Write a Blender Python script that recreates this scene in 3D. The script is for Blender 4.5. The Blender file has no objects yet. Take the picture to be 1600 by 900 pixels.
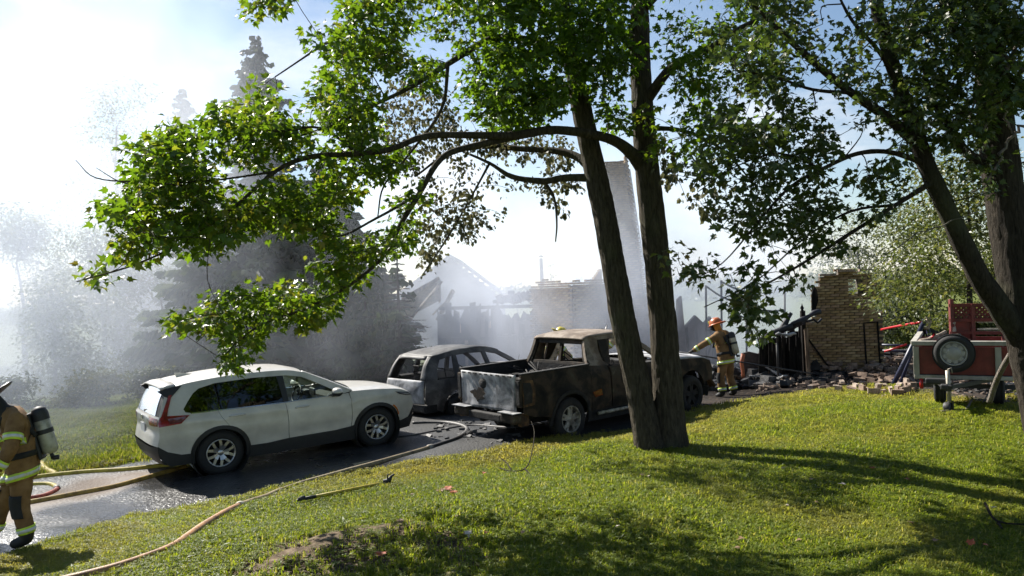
import bpy, bmesh, math, random
import numpy as np
from mathutils import Vector, Matrix, noise as mnoise
S = bpy.context.scene
C = S.collection
random.seed(7)
RNG = np.random.default_rng(11)
R = math.radians
PI = math.pi

# ------------------------------------------------------------------ camera
CAM_H = 2.4
ROLL = R(2.0)
FOC = 1244.0                                   # focal length in photo pixels (1600 wide)
cam_d = bpy.data.cameras.new("camera")
cam = bpy.data.objects.new("camera", cam_d)
C.objects.link(cam)
cam_d.sensor_width = 36.0
cam_d.lens = 36.0 * FOC / 1600.0
cam_d.clip_start = 0.05
cam_d.clip_end = 4000
CR = Vector((math.cos(ROLL), 0, -math.sin(ROLL)))
CU = Vector((math.sin(ROLL), 0, math.cos(ROLL)))
CF = Vector((0, 1, 0))
m = Matrix((CR, CU, -CF)).transposed().to_4x4()
m.translation = Vector((0, 0, CAM_H))
cam.matrix_world = m
S.camera = cam

def P(px, py, d):
    """photo pixel + distance -> the point of the place that stands there"""
    return Vector((0, 0, CAM_H)) + d * (CF + CR * ((px - 800) / FOC) + CU * ((450 - py) / FOC))

def PIX(p):
    v = Vector(p) - Vector((0, 0, CAM_H))
    d = v.dot(CF)
    return 800 + FOC * v.dot(CR) / d, 450 - FOC * v.dot(CU) / d

# ------------------------------------------------------------------ light
SUN_EL, SUN_AZ = R(40), R(-44)                 # azimuth from +Y, negative = left
sun_dir = Vector((math.sin(SUN_AZ) * math.cos(SUN_EL), math.cos(SUN_AZ) * math.cos(SUN_EL), math.sin(SUN_EL)))
sd = bpy.data.lights.new("sun", 'SUN')
sd.energy = 5.0
sd.angle = R(0.53)
sd.color = (1.0, 0.95, 0.86)
sun = bpy.data.objects.new("sun", sd)
sun.rotation_euler = (-sun_dir).to_track_quat('-Z', 'Y').to_euler()
sun.location = sun_dir * 60
C.objects.link(sun)

W = bpy.data.worlds.new("World")
S.world = W
W.use_nodes = True
wn, wl = W.node_tree.nodes, W.node_tree.links
wn.clear()
w_out = wn.new("ShaderNodeOutputWorld")
w_bg = wn.new("ShaderNodeBackground")
w_sky = wn.new("ShaderNodeTexSky")
w_sky.sky_type = 'NISHITA'
w_sky.sun_disc = False
w_sky.sun_elevation = SUN_EL
w_sky.sun_rotation = SUN_AZ
w_sky.air_density = 1.0
w_sky.dust_density = 0.15
w_sky.ozone_density = 1.0
w_bg.inputs[1].default_value = 0.05
# a few thin clouds low in the sky, by direction
w_tc = wn.new("ShaderNodeTexCoord")
w_sep = wn.new("ShaderNodeSeparateXYZ")
w_map = wn.new("ShaderNodeMapping")
w_map.inputs['Scale'].default_value = (3.2, 3.2, 9.0)
w_map.inputs['Location'].default_value = (0.35, 0.1, 0.3)
w_no = wn.new("ShaderNodeTexNoise")
w_no.inputs['Scale'].default_value = 1.0
w_no.inputs['Detail'].default_value = 7
w_no.inputs['Roughness'].default_value = 0.55
w_r = wn.new("ShaderNodeMapRange")
w_r.inputs['From Min'].default_value = 0.56
w_r.inputs['From Max'].default_value = 0.72
w_lo = wn.new("ShaderNodeMapRange")
w_lo.inputs['From Min'].default_value = 0.62
w_lo.inputs['From Max'].default_value = 0.05
w_mul = wn.new("ShaderNodeMath"); w_mul.operation = 'MULTIPLY'
w_mix = wn.new("ShaderNodeMix"); w_mix.data_type = 'RGBA'
w_mix.inputs[7].default_value = (9.0, 9.0, 9.2, 1)
wl.new(w_tc.outputs['Generated'], w_map.inputs[0])
wl.new(w_tc.outputs['Generated'], w_sep.inputs[0])
wl.new(w_map.outputs[0], w_no.inputs['Vector'])
wl.new(w_no.outputs[0], w_r.inputs[0])
wl.new(w_sep.outputs[2], w_lo.inputs[0])
wl.new(w_r.outputs[0], w_mul.inputs[0])
wl.new(w_lo.outputs[0], w_mul.inputs[1])
wl.new(w_mul.outputs[0], w_mix.inputs[0])
wl.new(w_sky.outputs[0], w_mix.inputs[6])
wl.new(w_mix.outputs[2], w_bg.inputs[0])
wl.new(w_bg.outputs[0], w_out.inputs[0])

S.view_settings.view_transform = 'Standard'
S.view_settings.look = 'None'
S.view_settings.gamma = 1.0
S.view_settings.use_curve_mapping = False
S.view_settings.exposure = 1.34
S.cycles.max_bounces = 6
S.cycles.diffuse_bounces = 2
S.cycles.glossy_bounces = 2
S.cycles.transmission_bounces = 4
S.cycles.transparent_max_bounces = 12
S.cycles.volume_bounces = 3
S.cycles.volume_step_rate = 1.0
S.cycles.volume_max_steps = 64
S.cycles.use_denoising = True

# ------------------------------------------------------------------ helpers
MAT = {}
def nodes_of(name):
    m = bpy.data.materials.new(name); m.use_nodes = True
    nt = m.node_tree
    return m, nt.nodes, nt.links, nt.nodes["Principled BSDF"]

def ramp(n, stops):
    r = n.new("ShaderNodeValToRGB")
    el = r.color_ramp.elements
    while len(el) > 1: el.remove(el[-1])
    el[0].position = stops[0][0]; el[0].color = (*stops[0][1], 1)
    for p, c in stops[1:]:
        e = el.new(p); e.color = (*c, 1)
    return r

def mat(name, stops, scale=4.0, rough=0.7, detail=5, metallic=0.0, bump=0.0, bscale=None, stretch=(1, 1, 1),
        spec=0.5, coat=0.0, rough2=None, distort=0.0):
    """noise-driven principled material: stops is one colour or a list of (pos, colour)"""
    m, n, l, b = nodes_of(name)
    tc = n.new("ShaderNodeTexCoord"); mp = n.new("ShaderNodeMapping")
    mp.inputs['Scale'].default_value = stretch
    l.new(tc.outputs['Object'], mp.inputs[0])
    no = n.new("ShaderNodeTexNoise")
    no.inputs['Scale'].default_value = scale; no.inputs['Detail'].default_value = detail
    no.inputs['Roughness'].default_value = 0.6; no.inputs['Distortion'].default_value = distort
    l.new(mp.outputs[0], no.inputs['Vector'])
    if isinstance(stops[0], (int, float)):
        c = stops
        stops = [(0.3, tuple(x * 0.82 for x in c)), (0.7, tuple(min(1, x * 1.15) for x in c))]
    r = ramp(n, stops)
    l.new(no.outputs[0], r.inputs[0]); l.new(r.outputs[0], b.inputs['Base Color'])
    b.inputs['Roughness'].default_value = rough
    b.inputs['Metallic'].default_value = metallic
    b.inputs['Specular IOR Level'].default_value = spec
    b.inputs['Coat Weight'].default_value = coat
    b.inputs['Coat Roughness'].default_value = 0.05
    if rough2 is not None:
        mr = n.new("ShaderNodeMapRange"); mr.inputs['To Min'].default_value = rough; mr.inputs['To Max'].default_value = rough2
        mr.inputs['From Min'].default_value = 0.35; mr.inputs['From Max'].default_value = 0.65
        l.new(no.outputs[0], mr.inputs[0]); l.new(mr.outputs[0], b.inputs['Roughness'])
    if bump:
        n2 = n.new("ShaderNodeTexNoise"); n2.inputs['Scale'].default_value = bscale or scale * 5
        n2.inputs['Detail'].default_value = 6
        l.new(mp.outputs[0], n2.inputs['Vector'])
        bp = n.new("ShaderNodeBump"); bp.inputs['Strength'].default_value = bump; bp.inputs['Distance'].default_value = 0.02
        l.new(n2.outputs[0], bp.inputs['Height']); l.new(bp.outputs[0], b.inputs['Normal'])
    MAT[name] = m
    return m

class MB:
    """collects geometry for ONE mesh object"""
    def __init__(s): s.v = []; s.f = []; s.sm = []
    def add(s, vs, fs, smooth=False):
        o = len(s.v)
        s.v += [tuple(v) for v in vs]
        s.f += [tuple(i + o for i in f) for f in fs]
        s.sm += [smooth] * len(fs)
        return s
    def box(s, c, size, rot=None, jit=0.0):
        hx, hy, hz = size[0] / 2, size[1] / 2, size[2] / 2
        vs = [Vector((x, y, z)) for x in (-hx, hx) for y in (-hy, hy) for z in (-hz, hz)]
        if jit: vs = [v + Vector((random.uniform(-jit, jit), random.uniform(-jit, jit), random.uniform(-jit, jit))) for v in vs]
        if rot is not None:
            if not isinstance(rot, Matrix): rot = Matrix.Rotation(rot, 3, 'Z')
            vs = [rot @ v for v in vs]
        c = Vector(c)
        return s.add([v + c for v in vs], [(0, 1, 3, 2), (4, 6, 7, 5), (0, 4, 5, 1), (2, 3, 7, 6), (0, 2, 6, 4), (1, 5, 7, 3)])
    def bar(s, a, b, w, h=None, up=(0, 0, 1), jag=0.0):
        a, b = Vector(a), Vector(b); h = h or w
        d = (b - a).normalized(); up = Vector(up)
        if abs(d.dot(up)) > 0.95: up = Vector((0, 1, 0)) if abs(d.y) < 0.9 else Vector((1, 0, 0))
        x = d.cross(up).normalized(); y = x.cross(d)
        vs = []
        for p, j in ((a, 0), (b, jag)):
            for sx, sy in ((-1, -1), (1, -1), (1, 1), (-1, 1)):
                vs.append(p + x * sx * w / 2 + y * sy * h / 2 + d * random.uniform(-j, j))
        return s.add(vs, [(0, 3, 2, 1), (4, 5, 6, 7), (0, 1, 5, 4), (1, 2, 6, 5), (2, 3, 7, 6), (3, 0, 4, 7)])
    def tube(s, pts, rad, n=8, cap=True, wob=0.0, flat=None):
        pts = [Vector(p) for p in pts]
        if not hasattr(rad, '__len__'): rad = [rad] * len(pts)
        vs = []; fs = []
        prev = None
        for i, p in enumerate(pts):
            t = (pts[min(i + 1, len(pts) - 1)] - pts[max(i - 1, 0)])
            t = t.normalized() if t.length > 1e-9 else Vector((0, 0, 1))
            if prev is None:
                a = Vector((0, 0, 1)) if abs(t.z) < 0.9 else Vector((1, 0, 0))
                u = t.cross(a).normalized()
            else:
                u = (prev - t * prev.dot(t))
                u = u.normalized() if u.length > 1e-6 else t.orthogonal().normalized()
            prev = u; w = t.cross(u)
            for k in range(n):
                an = 2 * PI * k / n
                rr = rad[i] * (1 + (random.uniform(-wob, wob) if wob else 0))
                vs.append(p + (u * math.cos(an) + w * math.sin(an)) * rr)
        for i in range(len(pts) - 1):
            for k in range(n):
                a = i * n + k; b = i * n + (k + 1) % n
                fs.append((a, b, b + n, a + n))
        if cap:
            fs.append(tuple(range(n))[::-1]); o = (len(pts) - 1) * n
            fs.append(tuple(range(o, o + n)))
        return s.add(vs, fs, True)
    def lathe(s, prof, M=None, n=24, closed=False):
        """prof: (radius, height) along local z"""
        M = M or Matrix.Identity(4)
        vs = []; fs = []
        for r, h in prof:
            for k in range(n):
                a = 2 * PI * k / n
                vs.append(M @ Vector((r * math.cos(a), r * math.sin(a), h)))
        for i in range(len(prof) - 1):
            for k in range(n):
                a = i * n + k; b = i * n + (k + 1) % n
                fs.append((a, b, b + n, a + n))
        if closed:
            o = (len(prof) - 1) * n
            fs.append(tuple(range(n))[::-1]); fs.append(tuple(range(o, o + n)))
        return s.add(vs, fs, True)
    def grid(s, rows, smooth=True):
        n = len(rows[0]); vs = [v for r in rows for v in r]
        fs = [(i * n + j, i * n + j + 1, (i + 1) * n + j + 1, (i + 1) * n + j) for i in range(len(rows) - 1) for j in range(n - 1)]
        return s.add(vs, fs, smooth)
    def prism(s, poly, M, depth):
        """closed outline (x,y) in M's plane, extruded along M's z"""
        n = len(poly)
        vs = [M @ Vector((x, y, 0)) for x, y in poly] + [M @ Vector((x, y, depth)) for x, y in poly]
        fs = [tuple(range(n))[::-1], tuple(range(n, 2 * n))] + [(i, (i + 1) % n, n + (i + 1) % n, n + i) for i in range(n)]
        return s.add(vs, fs)
    def build(s, name, material, parent=None, world=False, bevel=0.0, fix=True):
        vs = s.v
        if world and parent is not None:
            inv = WM[parent.name].inverted(); vs = [inv @ Vector(v) for v in vs]
        me = bpy.data.meshes.new(name)
        me.from_pydata([tuple(v) for v in vs], [], s.f)
        me.polygons.foreach_set('use_smooth', s.sm)
        if fix:
            bm = bmesh.new(); bm.from_mesh(me)
            bmesh.ops.recalc_face_normals(bm, faces=bm.faces)
            bm.to_mesh(me); bm.free()
        me.materials.append(MAT[material] if isinstance(material, str) else material)
        return link(name, me, parent, bevel)

WM = {}
def link(name, me, parent=None, bevel=0.0):
    o = bpy.data.objects.new(name, me); C.objects.link(o)
    if parent is not None:
        o.parent = parent
        WM[o.name] = WM[parent.name].copy()
    else:
        WM[o.name] = Matrix.Identity(4)
    if bevel:
        b = o.modifiers.new("bevel", 'BEVEL'); b.width = bevel; b.segments = 2; b.limit_method = 'ANGLE'; b.angle_limit = R(40)
    return o

def thing(name, label, cat, loc=(0, 0, 0), rotz=0.0, group=None, M=None):
    o = bpy.data.objects.new(name, None); C.objects.link(o)
    o.empty_display_size = 0.2
    if M is None: M = Matrix.Translation(Vector(loc)) @ Matrix.Rotation(rotz, 4, 'Z')
    o.matrix_world = M
    o['label'] = label; o['category'] = cat
    if group: o['group'] = group
    WM[o.name] = M.copy()
    return o

def tag(o, label, cat, group=None, kind=None):
    if label: o['label'] = label
    if cat: o['category'] = cat
    if group: o['group'] = group
    if kind: o['kind'] = kind
    return o

def catmull(pts, per=6):
    """smooth a list of tuples of any length"""
    a = [np.array(p, float) for p in pts]
    a = [2 * a[0] - a[1]] + a + [2 * a[-1] - a[-2]]
    out = []
    for i in range(1, len(a) - 2):
        for k in range(per):
            t = k / per
            p0, p1, p2, p3 = a[i - 1], a[i], a[i + 1], a[i + 2]
            out.append(0.5 * ((2 * p1) + (-p0 + p2) * t + (2 * p0 - 5 * p1 + 4 * p2 - p3) * t * t + (-p0 + 3 * p1 - 3 * p2 + p3) * t ** 3))
    out.append(a[-2])
    return out

def big_mesh(name, V, F, material, parent=None, attr=None, smooth=False):
    """fast mesh from numpy arrays; F is (n,k)"""
    me = bpy.data.meshes.new(name)
    V = np.asarray(V, np.float32); F = np.asarray(F, np.int32)
    k = F.shape[1]
    me.vertices.add(len(V)); me.vertices.foreach_set('co', V.ravel())
    me.loops.add(F.size); me.loops.foreach_set('vertex_index', F.ravel())
    me.polygons.add(len(F))
    me.polygons.foreach_set('loop_start', np.arange(0, F.size, k, dtype=np.int32))
    me.polygons.foreach_set('loop_total', np.full(len(F), k, np.int32))
    me.polygons.foreach_set('use_smooth', np.full(len(F), smooth))
    for an, av in (attr or {}).items():
        A = me.attributes.new(an, 'FLOAT', 'POINT'); A.data.foreach_set('value', np.asarray(av, np.float32))
    me.update(calc_edges=True)
    me.materials.append(MAT[material] if isinstance(material, str) else material)
    return link(name, me, parent)

def in_poly(x, y, poly):
    x = np.asarray(x, float); y = np.asarray(y, float); r = np.zeros(x.shape, bool)
    n = len(poly); j = n - 1
    for i in range(n):
        xi, yi = poly[i]; xj, yj = poly[j]
        c = ((yi > y) != (yj > y)) & (x < (xj - xi) * (y - yi) / ((yj - yi) or 1e-9) + xi)
        r ^= c; j = i
    return r

def poly_dist(x, y, poly):
    """signed distance to outline, positive inside"""
    x = np.asarray(x, float); y = np.asarray(y, float)
    d = np.full(x.shape, 1e9); n = len(poly)
    for i in range(n):
        ax, ay = poly[i]; bx, by = poly[(i + 1) % n]
        dx, dy = bx - ax, by - ay
        t = np.clip(((x - ax) * dx + (y - ay) * dy) / (dx * dx + dy * dy + 1e-12), 0, 1)
        d = np.minimum(d, np.hypot(x - ax - t * dx, y - ay - t * dy))
    return np.where(in_poly(x, y, poly), d, -d)

def vnoise(x, y, s=1.0, seed=0.0, octs=3):
    """value noise on arrays"""
    x = np.asarray(x, float) * s + seed * 17.3; y = np.asarray(y, float) * s - seed * 9.1
    tot = np.zeros(x.shape); amp = 1.0
    def h(i, j):
        v = np.sin(i * 127.1 + j * 311.7) * 43758.5453
        return v - np.floor(v)
    for _ in range(octs):
        i = np.floor(x); j = np.floor(y); fx = x - i; fy = y - j
        fx = fx * fx * (3 - 2 * fx); fy = fy * fy * (3 - 2 * fy)
        v = (h(i, j) * (1 - fx) + h(i + 1, j) * fx) * (1 - fy) + (h(i, j + 1) * (1 - fx) + h(i + 1, j + 1) * fx) * fy
        tot += amp * (v - 0.5); amp *= 0.5; x = x * 2.03 + 5.1; y = y * 2.03 + 3.7
    return tot

# ================================================================== PAINT, METAL, GLASS
mat("white_paint", (.55, .525, .475), scale=3, rough=.35, coat=.35, bump=.03, bscale=60)
mat("black_plastic", (.022, .022, .023), scale=20, rough=.6, bump=.1)
mat("inner_dark", (.012, .012, .012), scale=5, rough=.9)
mat("tyre_rubber", (.018, .018, .019), scale=12, rough=.8, bump=.15)
mat("alloy", (.42, .42, .43), scale=8, rough=.3, metallic=.85)
mat("hub_grey", (.30, .30, .30), scale=9, rough=.5, metallic=.3)
mat("burnt_alloy", [(.3, (.12, .10, .08)), (.5, (.34, .31, .26)), (.7, (.5, .48, .42))], scale=9, rough=.6, metallic=.4)
mat("chrome", (.6, .6, .62), scale=3, rough=.15, metallic=1)
mat("red_lens", [(.35, (.13, .006, .008)), (.6, (.34, .015, .018))], scale=9, rough=.15, coat=.8)
mat("dark_red_lens", (.12, .01, .012), scale=9, rough=.2, coat=.8)
mat("clear_lens", (.30, .30, .32), scale=12, rough=.12, coat=.8)
mat("orange_lens", (.6, .15, .01), scale=10, rough=.2)
mat("plate_white", (.55, .56, .58), scale=4, rough=.4)
mat("seat_cloth", (.06, .06, .062), scale=30, rough=.85)
def glass_mat(name, tint, refl=.10):
    m, n, l, b = nodes_of(name); n.remove(b)
    t = n.new("ShaderNodeBsdfTransparent"); t.inputs[0].default_value = (*tint, 1)
    g = n.new("ShaderNodeBsdfGlossy"); g.inputs['Roughness'].default_value = .03; g.inputs[0].default_value = (.9, .93, .95, 1)
    f = n.new("ShaderNodeFresnel"); f.inputs[0].default_value = 1.5
    no = n.new("ShaderNodeTexNoise"); no.inputs['Scale'].default_value = 2.2
    a = n.new("ShaderNodeMath"); a.operation = 'MULTIPLY_ADD'; a.inputs[1].default_value = refl; l.new(no.outputs[0], a.inputs[0]); l.new(f.outputs[0], a.inputs[2])
    x = n.new("ShaderNodeMixShader"); l.new(a.outputs[0], x.inputs[0]); l.new(t.outputs[0], x.inputs[1]); l.new(g.outputs[0], x.inputs[2])
    l.new(x.outputs[0], n["Material Output"].inputs[0]); MAT[name] = m
glass_mat("clear_glass", (.82, .9, .85)); glass_mat("privacy_glass", (.05, .055, .06), .08)
mat("burnt_rust", [(.34, (.007, .006, .006)), (.47, (.024, .019, .014)), (.55, (.058, .039, .026)), (.63, (.055, .047, .032)), (.76, (.20, .16, .12))], scale=2.6, rough=.8, detail=9, bump=.35, bscale=30, spec=.25, distort=.5)
mat("burnt_roof", [(.28, (.05, .036, .027)), (.45, (.13, .095, .068)), (.6, (.25, .205, .165)), (.75, (.085, .068, .055))], scale=3, rough=.75, detail=9, bump=.3, bscale=30, spec=.3)
mat("burnt_ash", [(.30, (.02, .02, .022)), (.42, (.15, .15, .155)), (.55, (.36, .36, .37)), (.72, (.55, .55, .55))], scale=2.4, rough=.65, detail=8, bump=.25, bscale=40, spec=.3, distort=.4)
mat("burnt_grey", [(.30, (.012, .012, .013)), (.48, (.045, .043, .043)), (.62, (.11, .105, .10)), (.78, (.26, .25, .24))], scale=2.2, rough=.6, detail=8, bump=.25, bscale=40, spec=.4, distort=.4)
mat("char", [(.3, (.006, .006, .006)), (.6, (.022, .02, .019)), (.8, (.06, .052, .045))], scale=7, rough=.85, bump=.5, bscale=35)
mat("rust_orange", [(.34, (.014, .009, .006)), (.52, (.07, .035, .015)), (.7, (.19, .105, .04))], scale=6, rough=.85, bump=.3)


# ================================================================== THE GROUND
GC = [(50, 855, 8.5), (345, 742, 12.6), (585, 697, 14.2), (889, 680, 14.2), (420, 775, 11.2), (250, 800, 10.6), (1037, 698, 11.6), (1135, 617, 19.2), (1320, 588, 21),
      (1483, 647, 11.9), (1630, 690, 10.2), (800, 900, 6.4), (1500, 900, 6.1), (1150, 900, 6.2), (300, 898, 6.9), (560, 905, 6.75), (640, 838, 7.3), (480, 850, 7.4),
      (450, 790, 9.6), (900, 800, 7.9), (1300, 760, 8.7), (720, 725, 12.2), (110, 715, 14.5), (150, 645, 19), (20, 690, 15.5), (800, 640, 18.0),
      (1250, 605, 18.6), (1420, 612, 15.5), (1410, 562, 30), (700, 610, 22), (200, 612, 27), (900, 600, 24), (-300, 800, 11), (-300, 640, 22), (2000, 640, 12), (2000, 560, 22)]
GX = np.array([P(*c)[0] for c in GC]); GY = np.array([P(*c)[1] for c in GC]); GZ = np.array([P(*c)[2] for c in GC])
EXTRA = [(-30, 60, -1.0), (0, 60, -1.0), (30, 60, -1.0), (-60, 30, -.8), (60, 30, -.8), (0, -10, -.2), (-20, -10, -.2), (20, -10, -.2), (0, 2, -.2), (-6, 3, -.35), (6, 3, -.1),
         (-200, 100, -1), (200, 100, -1), (0, 300, -1), (0, -100, -.4), (-200, -50, -.4), (200, -50, -.4)]
GX = np.append(GX, [e[0] for e in EXTRA]); GY = np.append(GY, [e[1] for e in EXTRA]); GZ = np.append(GZ, [e[2] for e in EXTRA])
def ground_z(x, y):
    x = np.asarray(x, float); y = np.asarray(y, float)
    sh = x.shape; X = x.ravel(); Y = y.ravel(); out = np.empty(X.shape)
    for i in range(0, len(X), 20000):
        d2 = (X[i:i + 20000, None] - GX) ** 2 + (Y[i:i + 20000, None] - GY) ** 2 + 0.6
        w = d2 ** -1.7
        out[i:i + 20000] = (w * GZ).sum(1) / w.sum(1)
    return out.reshape(sh)
# grid lookup for single points
_gx = np.arange(-30, 30.01, 0.25); _gy = np.arange(-5, 60.01, 0.25)
_GG = ground_z(*np.meshgrid(_gx, _gy))
def gz(x, y):
    i = (x + 30) / 0.25; j = (y + 5) / 0.25
    i = min(max(i, 0), len(_gx) - 1.001); j = min(max(j, 0), len(_gy) - 1.001)
    a, b = int(i), int(j); u, v = i - a, j - b
    return float((_GG[b, a] * (1 - u) + _GG[b, a + 1] * u) * (1 - v) + (_GG[b + 1, a] * (1 - u) + _GG[b + 1, a + 1] * u) * v)
def gzv(x, y):
    i = np.clip((np.asarray(x) + 30) / 0.25, 0, len(_gx) - 1.001); j = np.clip((np.asarray(y) + 5) / 0.25, 0, len(_gy) - 1.001)
    a = i.astype(int); b = j.astype(int); u = i - a; v = j - b
    return (_GG[b, a] * (1 - u) + _GG[b, a + 1] * u) * (1 - v) + (_GG[b + 1, a] * (1 - u) + _GG[b + 1, a + 1] * u) * v
def hit(px, py):
    """where the line of sight through a photo pixel meets the ground"""
    lo, hi = 2.0, 80.0
    for k in range(400):
        d = lo * (hi / lo) ** (k / 399)
        p = P(px, py, d)
        if p.z < gz(p.x, p.y): return Vector((p.x, p.y, gz(p.x, p.y)))
    return Vector((p.x, p.y, gz(p.x, p.y)))

DRIVE_PX = [(-420, 905), (-150, 880), (0, 868), (90, 838), (200, 808), (300, 793), (400, 771), (500, 748), (600, 728), (700, 716), (780, 700), (850, 684), (940, 678), (1000, 664),
            (1000, 636), (900, 615), (780, 612), (640, 618), (560, 640), (420, 672), (330, 700), (215, 724), (100, 742), (0, 748), (-300, 760)]
DRIVE = [tuple(hit(*p)[:2]) for p in DRIVE_PX]
BURN_PX = [(855, 687), (960, 678), (1060, 668), (1100, 640), (1190, 626), (1300, 613), (1400, 612), (1440, 618), (1600, 640), (1640, 600), (1500, 582), (1385, 572), (1240, 570), (1100, 570), (900, 580), (700, 590), (640, 625), (700, 660)]
BURN = [tuple(hit(*p)[:2]) for p in BURN_PX]
BANK_PX = [(640, 915), (330, 915), (370, 868), (470, 842), (560, 824), (650, 816), (740, 832), (775, 866), (750, 910)]
BANK = [tuple(hit(*p)[:2]) for p in BANK_PX]

def axis(dense0, dense1, step, far0, far1, grow=1.22):
    a = list(np.arange(dense0, dense1 + 1e-6, step)); s = step
    while a[-1] < far1: s *= grow; a.append(a[-1] + s)
    s = step; b = []
    x = dense0
    while x > far0: s *= grow; x -= s; b.append(x)
    return np.array(b[::-1] + a)
ax_ = axis(-11, 11, 0.11, -900, 900); ay_ = axis(4.5, 24, 0.11, -300, 1500)
XX, YY = np.meshgrid(ax_, ay_)
ZZ = ground_z(XX, YY)
near = np.clip(1 - np.hypot(XX, YY - 12) / 40, 0, 1)
bank = np.clip(poly_dist(XX, YY, BANK) / 0.5 + 0.6, 0, 1)
ddr = poly_dist(XX, YY, DRIVE)
ZZ += near * (0.05 * vnoise(XX, YY, 0.7, 1) + 0.02 * vnoise(XX, YY, 4, 2)) * np.clip(-ddr + 0.3, 0.1, 1) + bank * 0.07 * vnoise(XX, YY, 5, 3)
dirt = np.clip(poly_dist(XX, YY, BURN) / 0.9 + 0.5 + 0.9 * vnoise(XX, YY, 1.3, 5), 0, 1)
dirt = np.maximum(dirt, 0.0)
mud = np.clip(bank * (1.1 + 1.1 * vnoise(XX, YY, 2.2, 8)), 0, 1)
dry = np.clip(0.5 + 1.1 * vnoise(XX, YY, 0.45, 6) + 0.5 * vnoise(XX, YY, 2.5, 7), 0, 1)
nx, ny = len(ax_), len(ay_)
idx = np.arange(nx * ny).reshape(ny, nx)
FF = np.stack([idx[:-1, :-1], idx[:-1, 1:], idx[1:, 1:], idx[1:, :-1]], -1).reshape(-1, 4)

def ground_mat():
    m, n, l, b = nodes_of("ground_soil_grass")
    tc = n.new("ShaderNodeTexCoord")
    no = n.new("ShaderNodeTexNoise"); no.inputs['Scale'].default_value = 3.0; no.inputs['Detail'].default_value = 9; no.inputs['Roughness'].default_value = .7
    l.new(tc.outputs['Object'], no.inputs['Vector'])
    g = ramp(n, [(0.3, (.045, .062, .012)), (0.5, (.085, .105, .02)), (0.7, (.15, .15, .035))])
    l.new(no.outputs[0], g.inputs[0])
    no2 = n.new("ShaderNodeTexNoise"); no2.inputs['Scale'].default_value = 14; no2.inputs['Detail'].default_value = 8
    l.new(tc.outputs['Object'], no2.inputs['Vector'])
    br = ramp(n, [(0.3, (.045, .028, .018)), (0.5, (.11, .075, .045)), (0.72, (.2, .15, .1))])
    l.new(no2.outputs[0], br.inputs[0])
    ch = ramp(n, [(0.3, (.008, .007, .006)), (0.55, (.032, .023, .017)), (0.75, (.10, .07, .05))])
    l.new(no2.outputs[0], ch.inputs[0])
    a1 = n.new("ShaderNodeAttribute"); a1.attribute_name = 'mud'
    a2 = n.new("ShaderNodeAttribute"); a2.attribute_name = 'dirt'
    x1 = n.new("ShaderNodeMix"); x1.data_type = 'RGBA'; x2 = n.new("ShaderNodeMix"); x2.data_type = 'RGBA'
    l.new(a1.outputs['Fac'], x1.inputs[0]); l.new(g.outputs[0], x1.inputs[6]); l.new(br.outputs[0], x1.inputs[7])
    l.new(a2.outputs['Fac'], x2.inputs[0]); l.new(x1.outputs[2], x2.inputs[6]); l.new(ch.outputs[0], x2.inputs[7])
    l.new(x2.outputs[2], b.inputs['Base Color'])
    b.inputs['Roughness'].default_value = .9; b.inputs['Specular IOR Level'].default_value = .2
    bp = n.new("ShaderNodeBump"); bp.inputs['Strength'].default_value = .9; bp.inputs['Distance'].default_value = .03
    l.new(no2.outputs[0], bp.inputs['Height']); l.new(bp.outputs[0], b.inputs['Normal'])
    MAT["ground"] = m
ground_mat()
ground = big_mesh("ground", np.stack([XX.ravel(), YY.ravel(), ZZ.ravel()], -1), FF, "ground", attr={'dirt': dirt.ravel(), 'mud': mud.ravel()}, smooth=True)
ground['kind'] = 'structure'; ground['label'] = 'sloping lawn with bare muddy bank and scorched soil round the burnt cars'

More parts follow.
